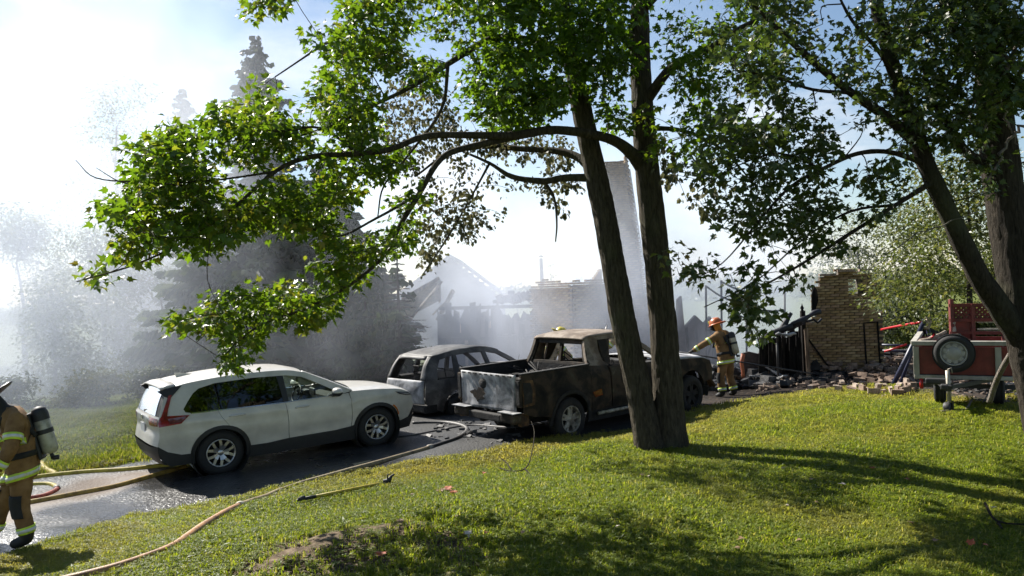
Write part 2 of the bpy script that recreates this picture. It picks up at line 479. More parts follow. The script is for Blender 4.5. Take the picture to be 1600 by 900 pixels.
# the wet driveway: its own sheet, rising out of the lawn
def drive_mat():
    m, n, l, b = nodes_of("wet_driveway")
    tc = n.new("ShaderNodeTexCoord")
    big = n.new("ShaderNodeTexNoise"); big.inputs['Scale'].default_value = .55; big.inputs['Detail'].default_value = 5
    l.new(tc.outputs['Object'], big.inputs['Vector'])
    fine = n.new("ShaderNodeTexNoise"); fine.inputs['Scale'].default_value = 21; fine.inputs['Detail'].default_value = 4
    l.new(tc.outputs['Object'], fine.inputs['Vector'])
    c1 = ramp(n, [(0.35, (.016, .016, .017)), (0.6, (.045, .043, .042)), (.8, (.1, .095, .09))]); l.new(fine.outputs[0], c1.inputs[0])
    at = n.new("ShaderNodeAttribute"); at.attribute_name = 'sand'
    so = n.new("ShaderNodeAttribute"); so.attribute_name = 'soot_shade'
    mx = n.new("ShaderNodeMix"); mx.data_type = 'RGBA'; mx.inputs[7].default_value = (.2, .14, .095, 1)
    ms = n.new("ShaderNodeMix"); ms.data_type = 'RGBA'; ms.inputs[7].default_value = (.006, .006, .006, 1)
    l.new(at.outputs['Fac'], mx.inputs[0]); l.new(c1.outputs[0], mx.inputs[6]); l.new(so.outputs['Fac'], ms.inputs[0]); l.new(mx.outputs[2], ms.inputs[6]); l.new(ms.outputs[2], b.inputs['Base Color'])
    rr = n.new("ShaderNodeMapRange"); rr.inputs['From Min'].default_value = .38; rr.inputs['From Max'].default_value = .6
    rr.inputs['To Min'].default_value = .18; rr.inputs['To Max'].default_value = .42
    l.new(big.outputs[0], rr.inputs[0])
    ra = n.new("ShaderNodeMath"); ra.operation = 'MULTIPLY_ADD'; ra.inputs[1].default_value = .5
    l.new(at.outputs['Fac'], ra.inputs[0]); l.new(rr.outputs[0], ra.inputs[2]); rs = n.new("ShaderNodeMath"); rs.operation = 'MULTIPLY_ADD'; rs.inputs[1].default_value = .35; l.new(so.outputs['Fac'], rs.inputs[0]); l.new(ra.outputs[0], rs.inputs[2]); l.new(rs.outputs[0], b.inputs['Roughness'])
    bs = n.new("ShaderNodeMapRange"); bs.inputs['From Min'].default_value = .36; bs.inputs['From Max'].default_value = .56
    bs.inputs['To Min'].default_value = .22; bs.inputs['To Max'].default_value = .9
    l.new(big.outputs[0], bs.inputs[0])
    ad = n.new("ShaderNodeMath"); ad.operation = 'ADD'; l.new(fine.outputs[0], ad.inputs[0]); ad.inputs[1].default_value = 0.0
    bp = n.new("ShaderNodeBump"); bp.inputs['Distance'].default_value = .022
    l.new(bs.outputs[0], bp.inputs['Strength']); l.new(ad.outputs[0], bp.inputs['Height']); l.new(bp.outputs[0], b.inputs['Normal'])
    MAT["driveway"] = m
drive_mat()
dx0, dx1 = min(p[0] for p in DRIVE), max(p[0] for p in DRIVE); dy0, dy1 = min(p[1] for p in DRIVE), max(p[1] for p in DRIVE)
gx2 = np.arange(max(dx0, -14), dx1 + .3, .1); gy2 = np.arange(dy0 - .3, dy1 + .3, .1)
DX, DY = np.meshgrid(gx2, gy2)
dd = poly_dist(DX, DY, DRIVE) + 0.22 * vnoise(DX, DY, 1.6, 4) + .1 * vnoise(DX, DY, 6, 4)
DZ = ground_z(DX, DY) + np.clip(dd * 0.10, -0.07, 0.025)
SAND = [tuple(hit(*p)[:2]) for p in [(0, 800), (120, 752), (250, 738), (210, 760), (140, 785), (60, 800), (0, 830), (-200, 850), (-200, 800)]]
sand = np.clip(poly_dist(DX, DY, SAND) / .35 + .45 + 1.0 * vnoise(DX, DY, 1.8, 9), 0, 1) * .85
SOOT_SHADE = [tuple(hit(*p)[:2]) for p in [(560, 720), (700, 725), (860, 700), (1010, 680), (1010, 620), (640, 610), (560, 640)]]  # soot, plus the shade about the burnt cars, put into the colour
soot_shade = np.clip(poly_dist(DX, DY, SOOT_SHADE) / .8 + .5 + 1.0 * vnoise(DX, DY, 1.2, 14), 0, 1) * .9
keep = dd > -0.6
n2x = len(gx2); id2 = np.arange(DX.size).reshape(DX.shape)
F2 = np.stack([id2[:-1, :-1], id2[:-1, 1:], id2[1:, 1:], id2[1:, :-1]], -1).reshape(-1, 4)
kf = keep.ravel()[F2].all(1); F2 = F2[kf]
us, inv = np.unique(F2, return_inverse=True)
driveway = big_mesh("driveway", np.stack([DX.ravel(), DY.ravel(), DZ.ravel()], -1)[us], inv.reshape(-1, 4), "driveway", attr={'sand': sand.ravel()[us], 'soot_shade': soot_shade.ravel()[us]}, smooth=True)
driveway['kind'] = 'structure'; driveway['label'] = 'wet dark driveway with puddles and a sandy patch'

# grass: clumps of blades on points spread over the lawn
def leafy(name, c_lo, c_mid, c_hi, trans=.5, rough=.5, spec=.35, attr='rnd', tr_gain=1.0, dry=None):
    m, n, l, b = nodes_of(name)
    at = n.new("ShaderNodeAttribute"); at.attribute_name = attr
    r = ramp(n, [(0.0, c_lo), (0.5, c_mid), (1.0, c_hi)]); l.new(at.outputs['Fac'], r.inputs[0])
    col = r.outputs[0]
    if dry:
        ia = n.new("ShaderNodeAttribute"); ia.attribute_name = 'dry'; ia.attribute_type = 'INSTANCER'
        dm = n.new("ShaderNodeMix"); dm.data_type = 'RGBA'; dm.inputs[7].default_value = (*dry, 1); l.new(ia.outputs['Fac'], dm.inputs[0]); l.new(col, dm.inputs[6]); col = dm.outputs[2]
    l.new(col, b.inputs['Base Color']); b.inputs['Roughness'].default_value = rough; b.inputs['Specular IOR Level'].default_value = spec
    t = n.new("ShaderNodeBsdfTranslucent")
    hs = n.new("ShaderNodeHueSaturation"); hs.inputs['Hue'].default_value = .487; hs.inputs['Saturation'].default_value = 1.1; hs.inputs['Value'].default_value = 1.5 * tr_gain
    l.new(col, hs.inputs['Color']); l.new(hs.outputs[0], t.inputs[0])
    mx = n.new("ShaderNodeMixShader"); mx.inputs[0].default_value = trans
    l.new(b.outputs[0], mx.inputs[1]); l.new(t.outputs[0], mx.inputs[2]); l.new(mx.outputs[0], n["Material Output"].inputs[0])
    MAT[name] = m
    return m
leafy("grass_blade", (.10, .145, .016), (.175, .225, .03), (.29, .28, .075), .6, .5, .3, dry=(.27, .25, .06))

def grass_clump(k, seed, height, spread, wide=.0045):
    rg = np.random.default_rng(seed); V = []; F = []; A = []
    for i in range(k):
        a = rg.uniform(0, 2 * PI); r = spread * math.sqrt(rg.uniform()); h = height * rg.uniform(.5, 1.15)
        x, y = r * math.cos(a), r * math.sin(a); la = rg.uniform(0, 2 * PI); le = h * rg.uniform(.15, .9); w = wide * rg.uniform(.7, 1.4)
        ux, uy = -math.sin(la) * w, math.cos(la) * w
        o = len(V); cx, cy = math.cos(la), math.sin(la)
        V += [(x - ux, y - uy, -.01), (x + ux, y + uy, -.01), (x + ux * .8 + cx * le * .4, y + uy * .8 + cy * le * .4, h * .65), (x - ux * .8 + cx * le * .4, y - uy * .8 + cy * le * .4, h * .65), (x + cx * le, y + cy * le, h * rg.uniform(.75, 1))]
        F += [(o, o + 1, o + 2), (o, o + 2, o + 3), (o + 3, o + 2, o + 4)]; A += [rg.uniform()] * 5
    return V, F, A
def clover_clump(seed):
    rg = np.random.default_rng(seed); V = []; F = []; A = []
    for i in range(9):
        a = rg.uniform(0, 2 * PI); r = .08 * math.sqrt(rg.uniform()); h = rg.uniform(.02, .05); x, y = r * math.cos(a), r * math.sin(a); s = rg.uniform(.012, .024)
        for k in range(3):
            b = a + k * 2 * PI / 3; o = len(V); t = rg.uniform(-.3, .5)
            V += [(x, y, h), (x + s * math.cos(b - .5), y + s * math.sin(b - .5), h + s * t), (x + 1.3 * s * math.cos(b), y + 1.3 * s * math.sin(b), h + s * t * .6), (x + s * math.cos(b + .5), y + s * math.sin(b + .5), h + s * t)]
            F += [(o, o + 1, o + 2), (o, o + 2, o + 3)]; A += [rg.uniform(.1, .6)] * 4
    return V, F, A
def clump_objects(prefix, makers, material):
    col = bpy.data.collections.new(prefix)
    for mk in makers:
        V, F, A = mk
        me = bpy.data.meshes.new(prefix); me.from_pydata(V, [], F)
        at = me.attributes.new('rnd', 'FLOAT', 'POINT'); at.data.foreach_set('value', np.array(A, np.float32))
        me.materials.append(MAT[material])
        o = bpy.data.objects.new(prefix, me); col.objects.link(o)
    return col
def scatter(name, pts, scl, col, label, seed=1, dry=None):
    me = bpy.data.meshes.new(name); me.vertices.add(len(pts)); me.vertices.foreach_set('co', np.asarray(pts, np.float32).ravel())
    a = me.attributes.new('scl', 'FLOAT', 'POINT'); a.data.foreach_set('value', np.asarray(scl, np.float32))
    if dry is not None:
        a = me.attributes.new('dry', 'FLOAT', 'POINT'); a.data.foreach_set('value', np.asarray(dry, np.float32))
    ng = bpy.data.node_groups.new(name, 'GeometryNodeTree')
    ng.interface.new_socket('Geometry', in_out='INPUT', socket_type='NodeSocketGeometry'); ng.interface.new_socket('Geometry', in_out='OUTPUT', socket_type='NodeSocketGeometry')
    n, l = ng.nodes, ng.links
    gi = n.new('NodeGroupInput'); go = n.new('NodeGroupOutput'); ip = n.new('GeometryNodeInstanceOnPoints'); ci = n.new('GeometryNodeCollectionInfo')
    ci.inputs['Collection'].default_value = col; ci.inputs['Separate Children'].default_value = True; ci.inputs['Reset Children'].default_value = True
    ip.inputs['Pick Instance'].default_value = True
    rv = n.new('FunctionNodeRandomValue'); rv.data_type = 'FLOAT_VECTOR'; rv.inputs[0].default_value = (-.12, -.12, 0); rv.inputs[1].default_value = (.12, .12, 6.283)
    na = n.new('GeometryNodeInputNamedAttribute'); na.data_type = 'FLOAT'; na.inputs[0].default_value = 'scl'
    l.new(gi.outputs[0], ip.inputs['Points']); l.new(ci.outputs[0], ip.inputs['Instance']); l.new(rv.outputs[0], ip.inputs['Rotation']); l.new(na.outputs[0], ip.inputs['Scale'])
    l.new(ip.outputs[0], go.inputs[0])
    o = bpy.data.objects.new(name, me); C.objects.link(o); WM[o.name] = Matrix.Identity(4)
    o.modifiers.new('scatter', 'NODES').node_group = ng
    o['kind'] = 'stuff'; o['label'] = label
    return o
def lawn_points(n, y0, y1, power, halfw=.72):
    u = RNG.uniform(size=n); y = y0 * (y1 / y0) ** (u ** power); x = RNG.uniform(-1, 1, n) * (y * halfw + .8)
    dr = poly_dist(x, y, DRIVE) + .22 * vnoise(x, y, 1.6, 4)
    bu = np.clip(poly_dist(x, y, BURN) / .9 + .5 + .9 * vnoise(x, y, 1.3, 5), 0, 1)
    bk = np.clip(np.clip(poly_dist(x, y, BANK) / .5 + .6, 0, 1) * (1.2 + 1.1 * vnoise(x, y, 2.2, 8)), 0, 1)
    k = (dr < -.05 - .15 * RNG.uniform(size=n)) & (RNG.uniform(size=n) > bu * 1.15) & (RNG.uniform(size=n) > bk * .9)
    x, y = x[k], y[k]
    near = np.clip(1 - np.hypot(x, y - 12) / 40, 0, 1)
    z = gzv(x, y) + near * .05 * vnoise(x, y, .7, 1)
    return np.stack([x, y, z], -1)
grass_col = clump_objects("grass_clump", [grass_clump(16, s, .062, .075) for s in range(5)] + [clover_clump(s) for s in (31, 32, 33)], "grass_blade")
gp = lawn_points(150000, 5.2, 26, .9)
gs = RNG.uniform(.6, 1.2, len(gp)) * (1 + .45 * np.clip(vnoise(gp[:, 0], gp[:, 1], .8, 12), -.6, .8)) * np.clip(.75 + gp[:, 1] / 28, .8, 1.5)
def weed_clump(seed):
    rg = np.random.default_rng(seed); V = []; F = []; A = []
    for i in range(int(rg.integers(5, 10))):
        a = rg.uniform(0, 2 * PI); ln = rg.uniform(.05, .11); w = ln * rg.uniform(.16, .3); t = rg.uniform(.1, .7); o = len(V); c, s_ = math.cos(a), math.sin(a); h0 = .012
        V += [(0, 0, h0), (c * ln * .5 - s_ * w, s_ * ln * .5 + c * w, h0 + ln * t * .6), (c * ln, s_ * ln, h0 + ln * t * .7), (c * ln * .5 + s_ * w, s_ * ln * .5 - c * w, h0 + ln * t * .6), (c * ln * .5, s_ * ln * .5, h0 + ln * t * .5)]
        F += [(o, o + 4, o + 1), (o + 1, o + 4, o + 2), (o + 4, o + 3, o + 2), (o, o + 3, o + 4)]; A += [rg.uniform(0, .55)] * 5
    return V, F, A
weed_col = clump_objects("weed_clump", [weed_clump(s) for s in range(60, 66)], "grass_blade")
wp = lawn_points(5200, 5.2, 16, .9); wk = vnoise(wp[:, 0], wp[:, 1], .9, 21) > -.02; wp = wp[wk]
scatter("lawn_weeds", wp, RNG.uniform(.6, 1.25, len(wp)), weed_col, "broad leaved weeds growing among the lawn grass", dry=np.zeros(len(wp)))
gd = np.clip(-.12 + .8 * vnoise(gp[:, 0], gp[:, 1], .5, 6) + .6 * vnoise(gp[:, 0], gp[:, 1], 2.2, 7) + .55 * np.clip(1.4 + poly_dist(gp[:, 0], gp[:, 1], DRIVE) / 1.6, 0, 1) + .5 * np.clip(1.3 + poly_dist(gp[:, 0], gp[:, 1], BURN) / 2.5, 0, 1), 0, .9)
lawn = scatter("lawn_grass", gp, gs, grass_col, "short mown grass and clover on the lawn", dry=gd)

# ================================================================== THE RUIN
for i, c in enumerate([(.30, .21, .105), (.25, .17, .085), (.34, .25, .14), (.21, .14, .075), (.28, .19, .12)]):
    mat("tan_brick_%d" % i, [(.3, tuple(x * .55 for x in c)), (.55, c), (.75, tuple(min(1, x * 1.25) for x in c))], scale=7, rough=.9, bump=.35, bscale=50, spec=.2)
mat("mortar", (.16, .13, .10), scale=18, rough=.95, bump=.4)
mat("sooty_mortar", [(.35, (.05, .045, .04)), (.6, (.14, .115, .09))], scale=2.0, rough=.95, bump=.4, bscale=40)
for i, c in enumerate([(.36, .29, .235), (.27, .205, .16), (.20, .145, .11)]):
    mat("rubble_brick_%d" % i, [(.3, tuple(x * .45 for x in c)), (.5, c), (.7, tuple(min(1, x * 1.3) for x in c))], scale=9, rough=.9, bump=.4, bscale=45, spec=.2)
mat("charred_wood", [(.35, (.005, .005, .005)), (.55, (.016, .014, .013)), (.74, (.06, .047, .038))], scale=6, rough=.9, bump=.7, bscale=25, stretch=(1, 1, .25), spec=.12)
mat("half_burnt_wood", [(.3, (.03, .022, .016)), (.5, (.15, .10, .065)), (.7, (.34, .25, .17))], scale=5, rough=.85, bump=.5, stretch=(2, 2, .3))
mat("tan_plaster", [(.3, (.12, .08, .05)), (.5, (.42, .32, .2)), (.7, (.55, .45, .32))], scale=2.5, rough=.9, bump=.3)
mat("roof_shingle", [(.3, (.06, .06, .065)), (.55, (.13, .13, .14)), (.75, (.20, .19, .19))], scale=3, rough=.9, bump=.3)
mat("dark_steel", (.05, .052, .056), scale=12, rough=.5, metallic=.6)
mat("blue_black_sheet", [(.3, (.005, .006, .009)), (.6, (.012, .014, .026)), (.8, (.03, .033, .05))], scale=5, rough=.65, bump=.5)
mat("grey_sheet", [(.3, (.04, .032, .03)), (.55, (.10, .075, .065)), (.75, (.16, .14, .13))], scale=4, rough=.7)

BRICK_L, BRICK_H, BRICK_W = .235, .068, .10
def brick_meshes(mats, n=2):
    res = []
    for mname in mats:
        for k in range(n):
            me = bpy.data.meshes.new("brick"); mb = MB().box((0, 0, 0), (BRICK_L - .012, BRICK_W, BRICK_H - .011), jit=.004)
            me.from_pydata([tuple(v) for v in mb.v], [], mb.f); me.materials.append(MAT[mname]); res.append(me)
    return res
TAN = brick_meshes(["tan_brick_%d" % i for i in range(5)])
def brick_face(spots, o, ux, width, topf, keepf, depth_out, course=BRICK_H + .004, botz=0.0, lean=0.0):
    """running bond on one face: o = lower left corner, ux = unit vector along it; appends (pos, angle)"""
    n = int(7.5 / course); ang = math.atan2(ux.y, ux.x); nrm = Vector((ux.y, -ux.x, 0))
    for r in range(n):
        z = botz + r * course
        x = -(BRICK_L / 2 if r % 2 else 0) + BRICK_L / 2
        while x < width + .02:
            if 0 - .02 <= x - BRICK_L / 2 + BRICK_L * .5 and x + BRICK_L * .3 < width + BRICK_L * .3 and z < topf(x) and keepf(x, z):
                p = o + ux * x + Vector((0, 0, z + course / 2)) + nrm * (depth_out + random.uniform(-.006, .008)) + Vector((lean * z, 0, 0))
                spots.append((p, ang))
            x += BRICK_L
def lay_bricks(root, spots, meshes, keep=300):
    inv = WM[root.name].inverted()
    spots = sorted(spots, key=lambda s: (s[0] - Vector((0, 0, CAM_H))).length)
    for p, a in spots[:keep]:
        b = bpy.data.objects.new("brick", random.choice(meshes)); C.objects.link(b); b.parent = root
        b.matrix_local = inv @ (Matrix.Translation(p) @ Matrix.Rotation(a, 4, 'Z') @ Matrix.Rotation(random.uniform(-.012, .012), 4, 'Y'))
    if len(spots) > keep:
        mb = MB()
        for p, a in spots[keep:]: mb.box(p, (BRICK_L - .012, BRICK_W, BRICK_H - .011), a)
        o = mb.build("bricks", "tan_brick_1", root, world=True, fix=False); o['kind'] = 'stuff'

# --- tall remnant on the right
o1 = P(1256, 590, 21.0); z0 = gz(o1.x, o1.y) - .05; e1 = P(1379, 590, 20.7)
ux = Vector((e1.x - o1.x, e1.y - o1.y, 0)); wW = ux.length; ux.normalize()
wall = thing("brick_wall", "tall ragged tan brick wall left standing on the right above the rubble", "wall", (o1.x, o1.y, z0))
hz = lambda py: P(1310, py, 21).z - z0
def top1(x):
    px = 1256 + x / wW * 123
    t = hz(500) if px < 1277 else hz(448) if px < 1284 else hz(440) if px < 1289 else hz(430) if px < 1312 else hz(424) if px < 1340 else hz(430) if px < 1364 else hz(446)
    return t + (.03 if int(px) % 3 == 0 else 0)
def keep1(x, z):
    px = 1256 + x / wW * 123
    return not (1333 < px < 1347 and hz(462) < z < hz(438)) and not (px > 1363 and hz(487) < z < hz(470))
sp = []; brick_face(sp, Vector((o1.x, o1.y, z0)), ux, wW, top1, keep1, .05)
lay_bricks(wall, sp, TAN, keep=300)
nr = Vector((ux.y, -ux.x, 0))
# mortar core, in upright strips that follow the ragged top, and the back
core = MB()
k = 0
while k * .1175 < wW:
    x = k * .1175; t = top1(x + .06) - .03
    holes = [(0, t)]
    px = 1256 + (x + .06) / wW * 123
    if 1333 < px < 1347: holes = [(0, hz(463)), (hz(437), t)]
    if px > 1363: holes = [(0, hz(488)), (hz(469), t)]
    for a, b in holes:
        c = Vector((o1.x, o1.y, z0)) + ux * (x + .059) + Vector((0, 0, (a + b) / 2)) - nr * .045
        core.box(c, (.1171, .176, b - a), math.atan2(ux.y, ux.x))
    k += 1
core.build("mortar", "sooty_mortar", wall, world=True)
fr = MB()
A = lambda px, py: Vector((o1.x, o1.y, z0)) + ux * ((px - 1256) / 123 * wW) + Vector((0, 0, hz(py))) + nr * .115
for a, b in (((1351, 505), (1353, 576)), ((1372, 503), (1374, 576)), ((1350, 505), (1373, 503.5))): fr.bar(A(*a), A(*b), .035, .03)
fr.build("door_frame", "charred_wood", wall, world=True)
MB().bar(A(1264, 528), A(1293, 570), .05, .04).build("brace", "charred_wood", wall, world=True)
cp = MB()
for a, b in ((1284, 1310), (1312, 1340), (1346, 1364)): cp.bar(A(a, 429 if a < 1300 else 423.5), A(b, 429 if a < 1300 else 423.5), .16, .06)
cp.build("coping", "rubble_brick_1", wall, world=True)

# --- middle wall with its corner
o2 = P(838, 578, 25.6); c2 = P(899, 578, 24.0); e2 = P(962, 578, 25.0); z0 = gz(c2.x, c2.y) - .1
wall2 = thing("brick_wall", "smoke veiled brick wall corner left of the leaning chimney", "wall", (c2.x, c2.y, z0))
hz2 = lambda py: P(899, py, 24).z - z0
sp = []
u1 = Vector((c2.x - o2.x, c2.y - o2.y, 0)); w1 = u1.length; u1.normalize(); u2 = Vector((e2.x - c2.x, e2.y - c2.y, 0)); w2 = u2.length; u2.normalize()
brick_face(sp, Vector((o2.x, o2.y, z0)), u1, w1 - .06, lambda x: hz2(446) + .15 * vnoise(np.array([x]), np.array([0.]), 4, 1)[0] + (.12 if x > .3 else 0), lambda x, z: True, .05)
brick_face(sp, Vector((c2.x, c2.y, z0)), u2, w2, lambda x: hz2(441) + .2 * vnoise(np.array([x]), np.array([0.]), 4, 2)[0], lambda x, z: True, .05)
lay_bricks(wall2, sp, TAN, keep=300)
core = MB()
for (oo, uu, ww, hh) in ((o2, u1, w1, hz2(450)), (c2, u2, w2, hz2(446))):
    n_ = Vector((uu.y, -uu.x, 0)); core.box(Vector((oo.x, oo.y, z0 + hh / 2)) + uu * ww / 2 - n_ * .05, (ww - .02, .18, hh), math.atan2(uu.y, uu.x))
core.build("mortar", "mortar", wall2, world=True)

# --- leaning chimney
c3 = P(996, 580, 25.8); z0 = gz(c3.x, c3.y) - .1
chim = thing("brick_chimney", "tall leaning brick chimney behind the twin trunks of the maple", "chimney", (c3.x, c3.y, z0))
Ht = P(960, 258, 25.8).z - z0
sp = []; LEAN = -.108; wc = 1.18
for (ox, oy, uu, ww) in ((-wc / 2, -.45, Vector((1, 0, 0)), wc), (-wc / 2, .45, Vector((0, -1, 0)), .9), (wc / 2, -.45, Vector((0, 1, 0)), .9), (wc / 2, .45, Vector((-1, 0, 0)), wc)):
    brick_face(sp, Vector((c3.x + ox, c3.y + oy, z0)), uu, ww - .02, lambda x: Ht + (.14 if x < .22 else 0), lambda x, z: True, -.045, lean=LEAN)
lay_bricks(chim, sp, TAN, keep=300)
core = MB()
hw = wc / 2 - .055
core.add([(x * hw + LEAN * z, y * .395, z) for z in (0, Ht - .06) for x, y in ((-1, -1), (1, -1), (1, 1), (-1, 1))], [(0, 1, 2, 3), (4, 5, 6, 7), (0, 1, 5, 4), (1, 2, 6, 5), (2, 3, 7, 6), (3, 0, 4, 7)])
core.build("mortar", "sooty_mortar", chim)
MB().bar((wc / 2 + .03, -.47, .2), (wc / 2 + .03 + LEAN * Ht * .97, -.47, Ht * .97), .045, .03).build("edge_strip", "plate_white", chim)  # thin white strip up the chimney's right front edge
# sloping brick shoulder on its left, where the lower stack widened
sh = MB()
for k in range(14):
    t = k / 13; h = hz2(470) * (1 - t) + hz2(415) * t
    sh.box((-wc / 2 - 1.0 + t * .86 + LEAN * h, .0, h / 2 - .1), (.075, .7, max(.1, h)))
sh.build("shoulder", "tan_brick_1", chim)

# --- the burnt house itself
h0 = P(760, 580, 27.5); z0 = gz(h0.x, h0.y)
house = thing("burnt_house", "roofless burnt house with charred wall studs and a smoke veiled gable behind", "house", (h0.x, h0.y, z0))
def HP(px, py, d): return P(px, py, d)
# gable roof behind: two slopes with courses of shingles as real steps
ap, rt, lf = HP(703, 398, 35), HP(800, 470, 35), HP(600, 476, 35)
for nm, a, b in (("roof_slope", ap, rt), ("roof_slope", ap, lf)):
    mb = MB(); back = Vector((0, 7, 0)); n = 16
    for k in range(n):
        p = a.lerp(b, k / n); q = a.lerp(b, (k + 1) / n); nrm = Vector((0, 0, .03))
        mb.add([p + nrm, q + nrm * 2.2, q + nrm * 2.2 + back, p + nrm + back, p - nrm * 3, q - nrm * 3, q - nrm * 3 + back, p - nrm * 3 + back],
               [(0, 1, 2, 3), (4, 5, 6, 7), (0, 1, 5, 4), (1, 2, 6, 5), (2, 3, 7, 6), (3, 0, 4, 7)])
    mb.build(nm, "roof_shingle", house, world=True)
gb = HP(600, 590, 35); gc_ = HP(800, 590, 35)
mb = MB(); mb.add([lf + Vector((.3, .2, 0)), ap + Vector((0, .2, -.15)), rt + Vector((-.3, .2, 0)), gc_ + Vector((-.3, .2, 0)), gb + Vector((.3, .2, 0))], [(0, 1, 2, 3, 4)])
g = mb.build("gable_wall", "roof_shingle", house, world=True); sm = g.modifiers.new("solid", 'SOLIDIFY'); sm.thickness = .18
# siding boards on the gable
for k in range(10):
    y = 415 + k * 7.0; t = (y - 398) / 75; x0 = 703 - 103 * t * .93; x1 = 703 + 97 * t * .93
    MB().bar(HP(x0, y, 34.98), HP(x1, y, 34.98), .05, .15).build("siding_board", "roof_shingle", house, world=True)
# broken front roof slab
a, b, c, d_ = HP(688, 437, 29), HP(630, 470, 29), HP(628, 500, 31), HP(690, 468, 31)
mb = MB(); mb.add([a, b, c, d_], [(0, 1, 2, 3)]); g = mb.build("fallen_roof", "half_burnt_wood", house, world=True); sm = g.modifiers.new("solid", 'SOLIDIFY'); sm.thickness = .14
for k, (p, q, w) in enumerate([((684, 500, 28.5), (708, 454, 28.2), .16), ((676, 492, 28.5), (700, 468, 28.5), .1), ((686, 450, 28.6), (687, 472, 28.6), .08), ((640, 500, 28), (690, 440, 29), .1)]):
    MB().bar(HP(*p), HP(*q), w, w * .6, jag=.06).build("rafter", "half_burnt_wood", house, world=True)
# stud wall
rg = np.random.default_rng(12)
k = 0
for px in np.cumsum(rg.choice([4.5, 7, 10, 15], 17)) + 684:
    d = 26.6 + rg.uniform(-.3, .3); tpy = 478 + 8 * vnoise(np.array([px]), np.array([0.]), .05, 3)[0] + rg.choice([-4, 2, 8, 26, 48])
    b_ = HP(px + rg.uniform(-3, 3), 582, d); b_.z = z0 - .2
    MB().bar(b_, HP(px + rg.uniform(-4, 4), tpy, d), rg.choice([.08, .12, .2]), .06, jag=.12).build("wall_stud", "charred_wood", house, world=True)
for p, q in (((686, 482, 26.5), (842, 478, 26.5)), ((690, 530, 26.7), (838, 527, 26.7)), ((770, 472, 26.6), (838, 460, 26.6))):
    MB().bar(HP(*p), HP(*q), .13, .11, jag=.08).build("wall_beam", "charred_wood", house, world=True)
for (x0, x1, y0, y1, m_) in ((688, 716, 488, 585, "charred_wood"), (752, 775, 486, 585, "grey_sheet"), (776, 800, 490, 585, "charred_wood"), (806, 838, 492, 585, "grey_sheet"), (728, 738, 528, 582, "tan_plaster"), (712, 720, 498, 520, "tan_plaster"), (763, 768, 500, 512, "tan_plaster")):
    a, b = HP(x0, y1, 27.0), HP(x1, y0, 27.0)
    nseg = 6; rows = [[(a.x, 27, a.z), ], ]
    V = []
    for j in range(nseg + 1):
        x = a.x + (b.x - a.x) * j / nseg; V.append((x, 0, b.z - rg.uniform(0, .25)))
    poly = [(b.x, a.z), (a.x, a.z)] + [(v[0], v[2]) for v in V]
    Mx = Matrix(((1, 0, 0, 0), (0, 0, 1, 27.0 if m_ != "tan_plaster" else 26.9), (0, 1, 0, 0), (0, 0, 0, 1)))
    MB().prism(poly, Mx, .05).build("wall_panel", m_, house, world=True)
poly = [(HP(842, 582, 27.5).x, z0 - .2), (HP(684, 582, 27.5).x, z0 - .2)]
for k_ in range(34):
    px = 684 + k_ * 4.8; poly.append((HP(px, 500, 27.5).x, HP(px, 492 + rg.uniform(-9, 12) + 14 * vnoise(np.array([px]), np.array([2.]), .04, 5)[0], 27.5).z))
MB().prism(poly, Matrix(((1, 0, 0, 0), (0, 0, 1, 27.5), (0, 1, 0, 0), (0, 0, 0, 1))), .10).build("charred_wall", "charred_wood", house, world=True)
# roof edge debris line and corner stub on the middle of the wall
for k in range(16):
    px = 780 + k * 3.8; p = HP(px, 468 - k * .5 + rg.uniform(-2, 3), 26.2)
    MB().box(p, tuple(rg.uniform(.12, .32, 3)), Matrix.Rotation(rg.uniform(0, 3), 3, 'Y') @ Matrix.Rotation(rg.uniform(0, 3), 3, 'Z')).build("roof_chunk", "grey_sheet", house, world=True)
MB().box(HP(799, 460, 26.2), (.22, .22, .25)).build("vent_stub", "charred_wood", house, world=True)
pp = [HP(848, 480, 34.5), HP(847, 440, 34.5), HP(845, 404, 34.5)]
MB().tube(pp, .085, 10).lathe([(0, .1), (.13, .02), (.13, 0), (0, 0)], Matrix.Translation(HP(845, 402, 34.5)), 10).build("stove_pipe", "grey_sheet", house, world=True)

# --- ruins seen between the trunk and the right-hand firefighter
r0 = P(1085, 590, 24); z0 = gz(r0.x, r0.y)
stub = thing("wall_remnant", "pale smoky wall stump and spike behind the reaching firefighter", "wall", (r0.x, r0.y, z0))
poly = [(-.75, 0), (-.7, 1.1), (-.5, 1.25), (-.42, 2.25), (-.3, 2.35), (-.24, 1.4), (.1, 1.75), (.35, 1.5), (.55, 1.7), (.8, 1.1), (1.2, .9), (1.3, 0)]
MB().prism(poly, Matrix(((1, 0, 0, 0), (0, 0, 1, 0), (0, 1, 0, 0), (0, 0, 0, 1))), .25).build("stump", "grey_sheet", stub)
for k in range(6): MB().bar((rg.uniform(-.6, 1), -.1, 0), (rg.uniform(-.6, 1), -.15, rg.uniform(.5, 1.4)), .07, .05, jag=.04).build("stud", "charred_wood", stub)

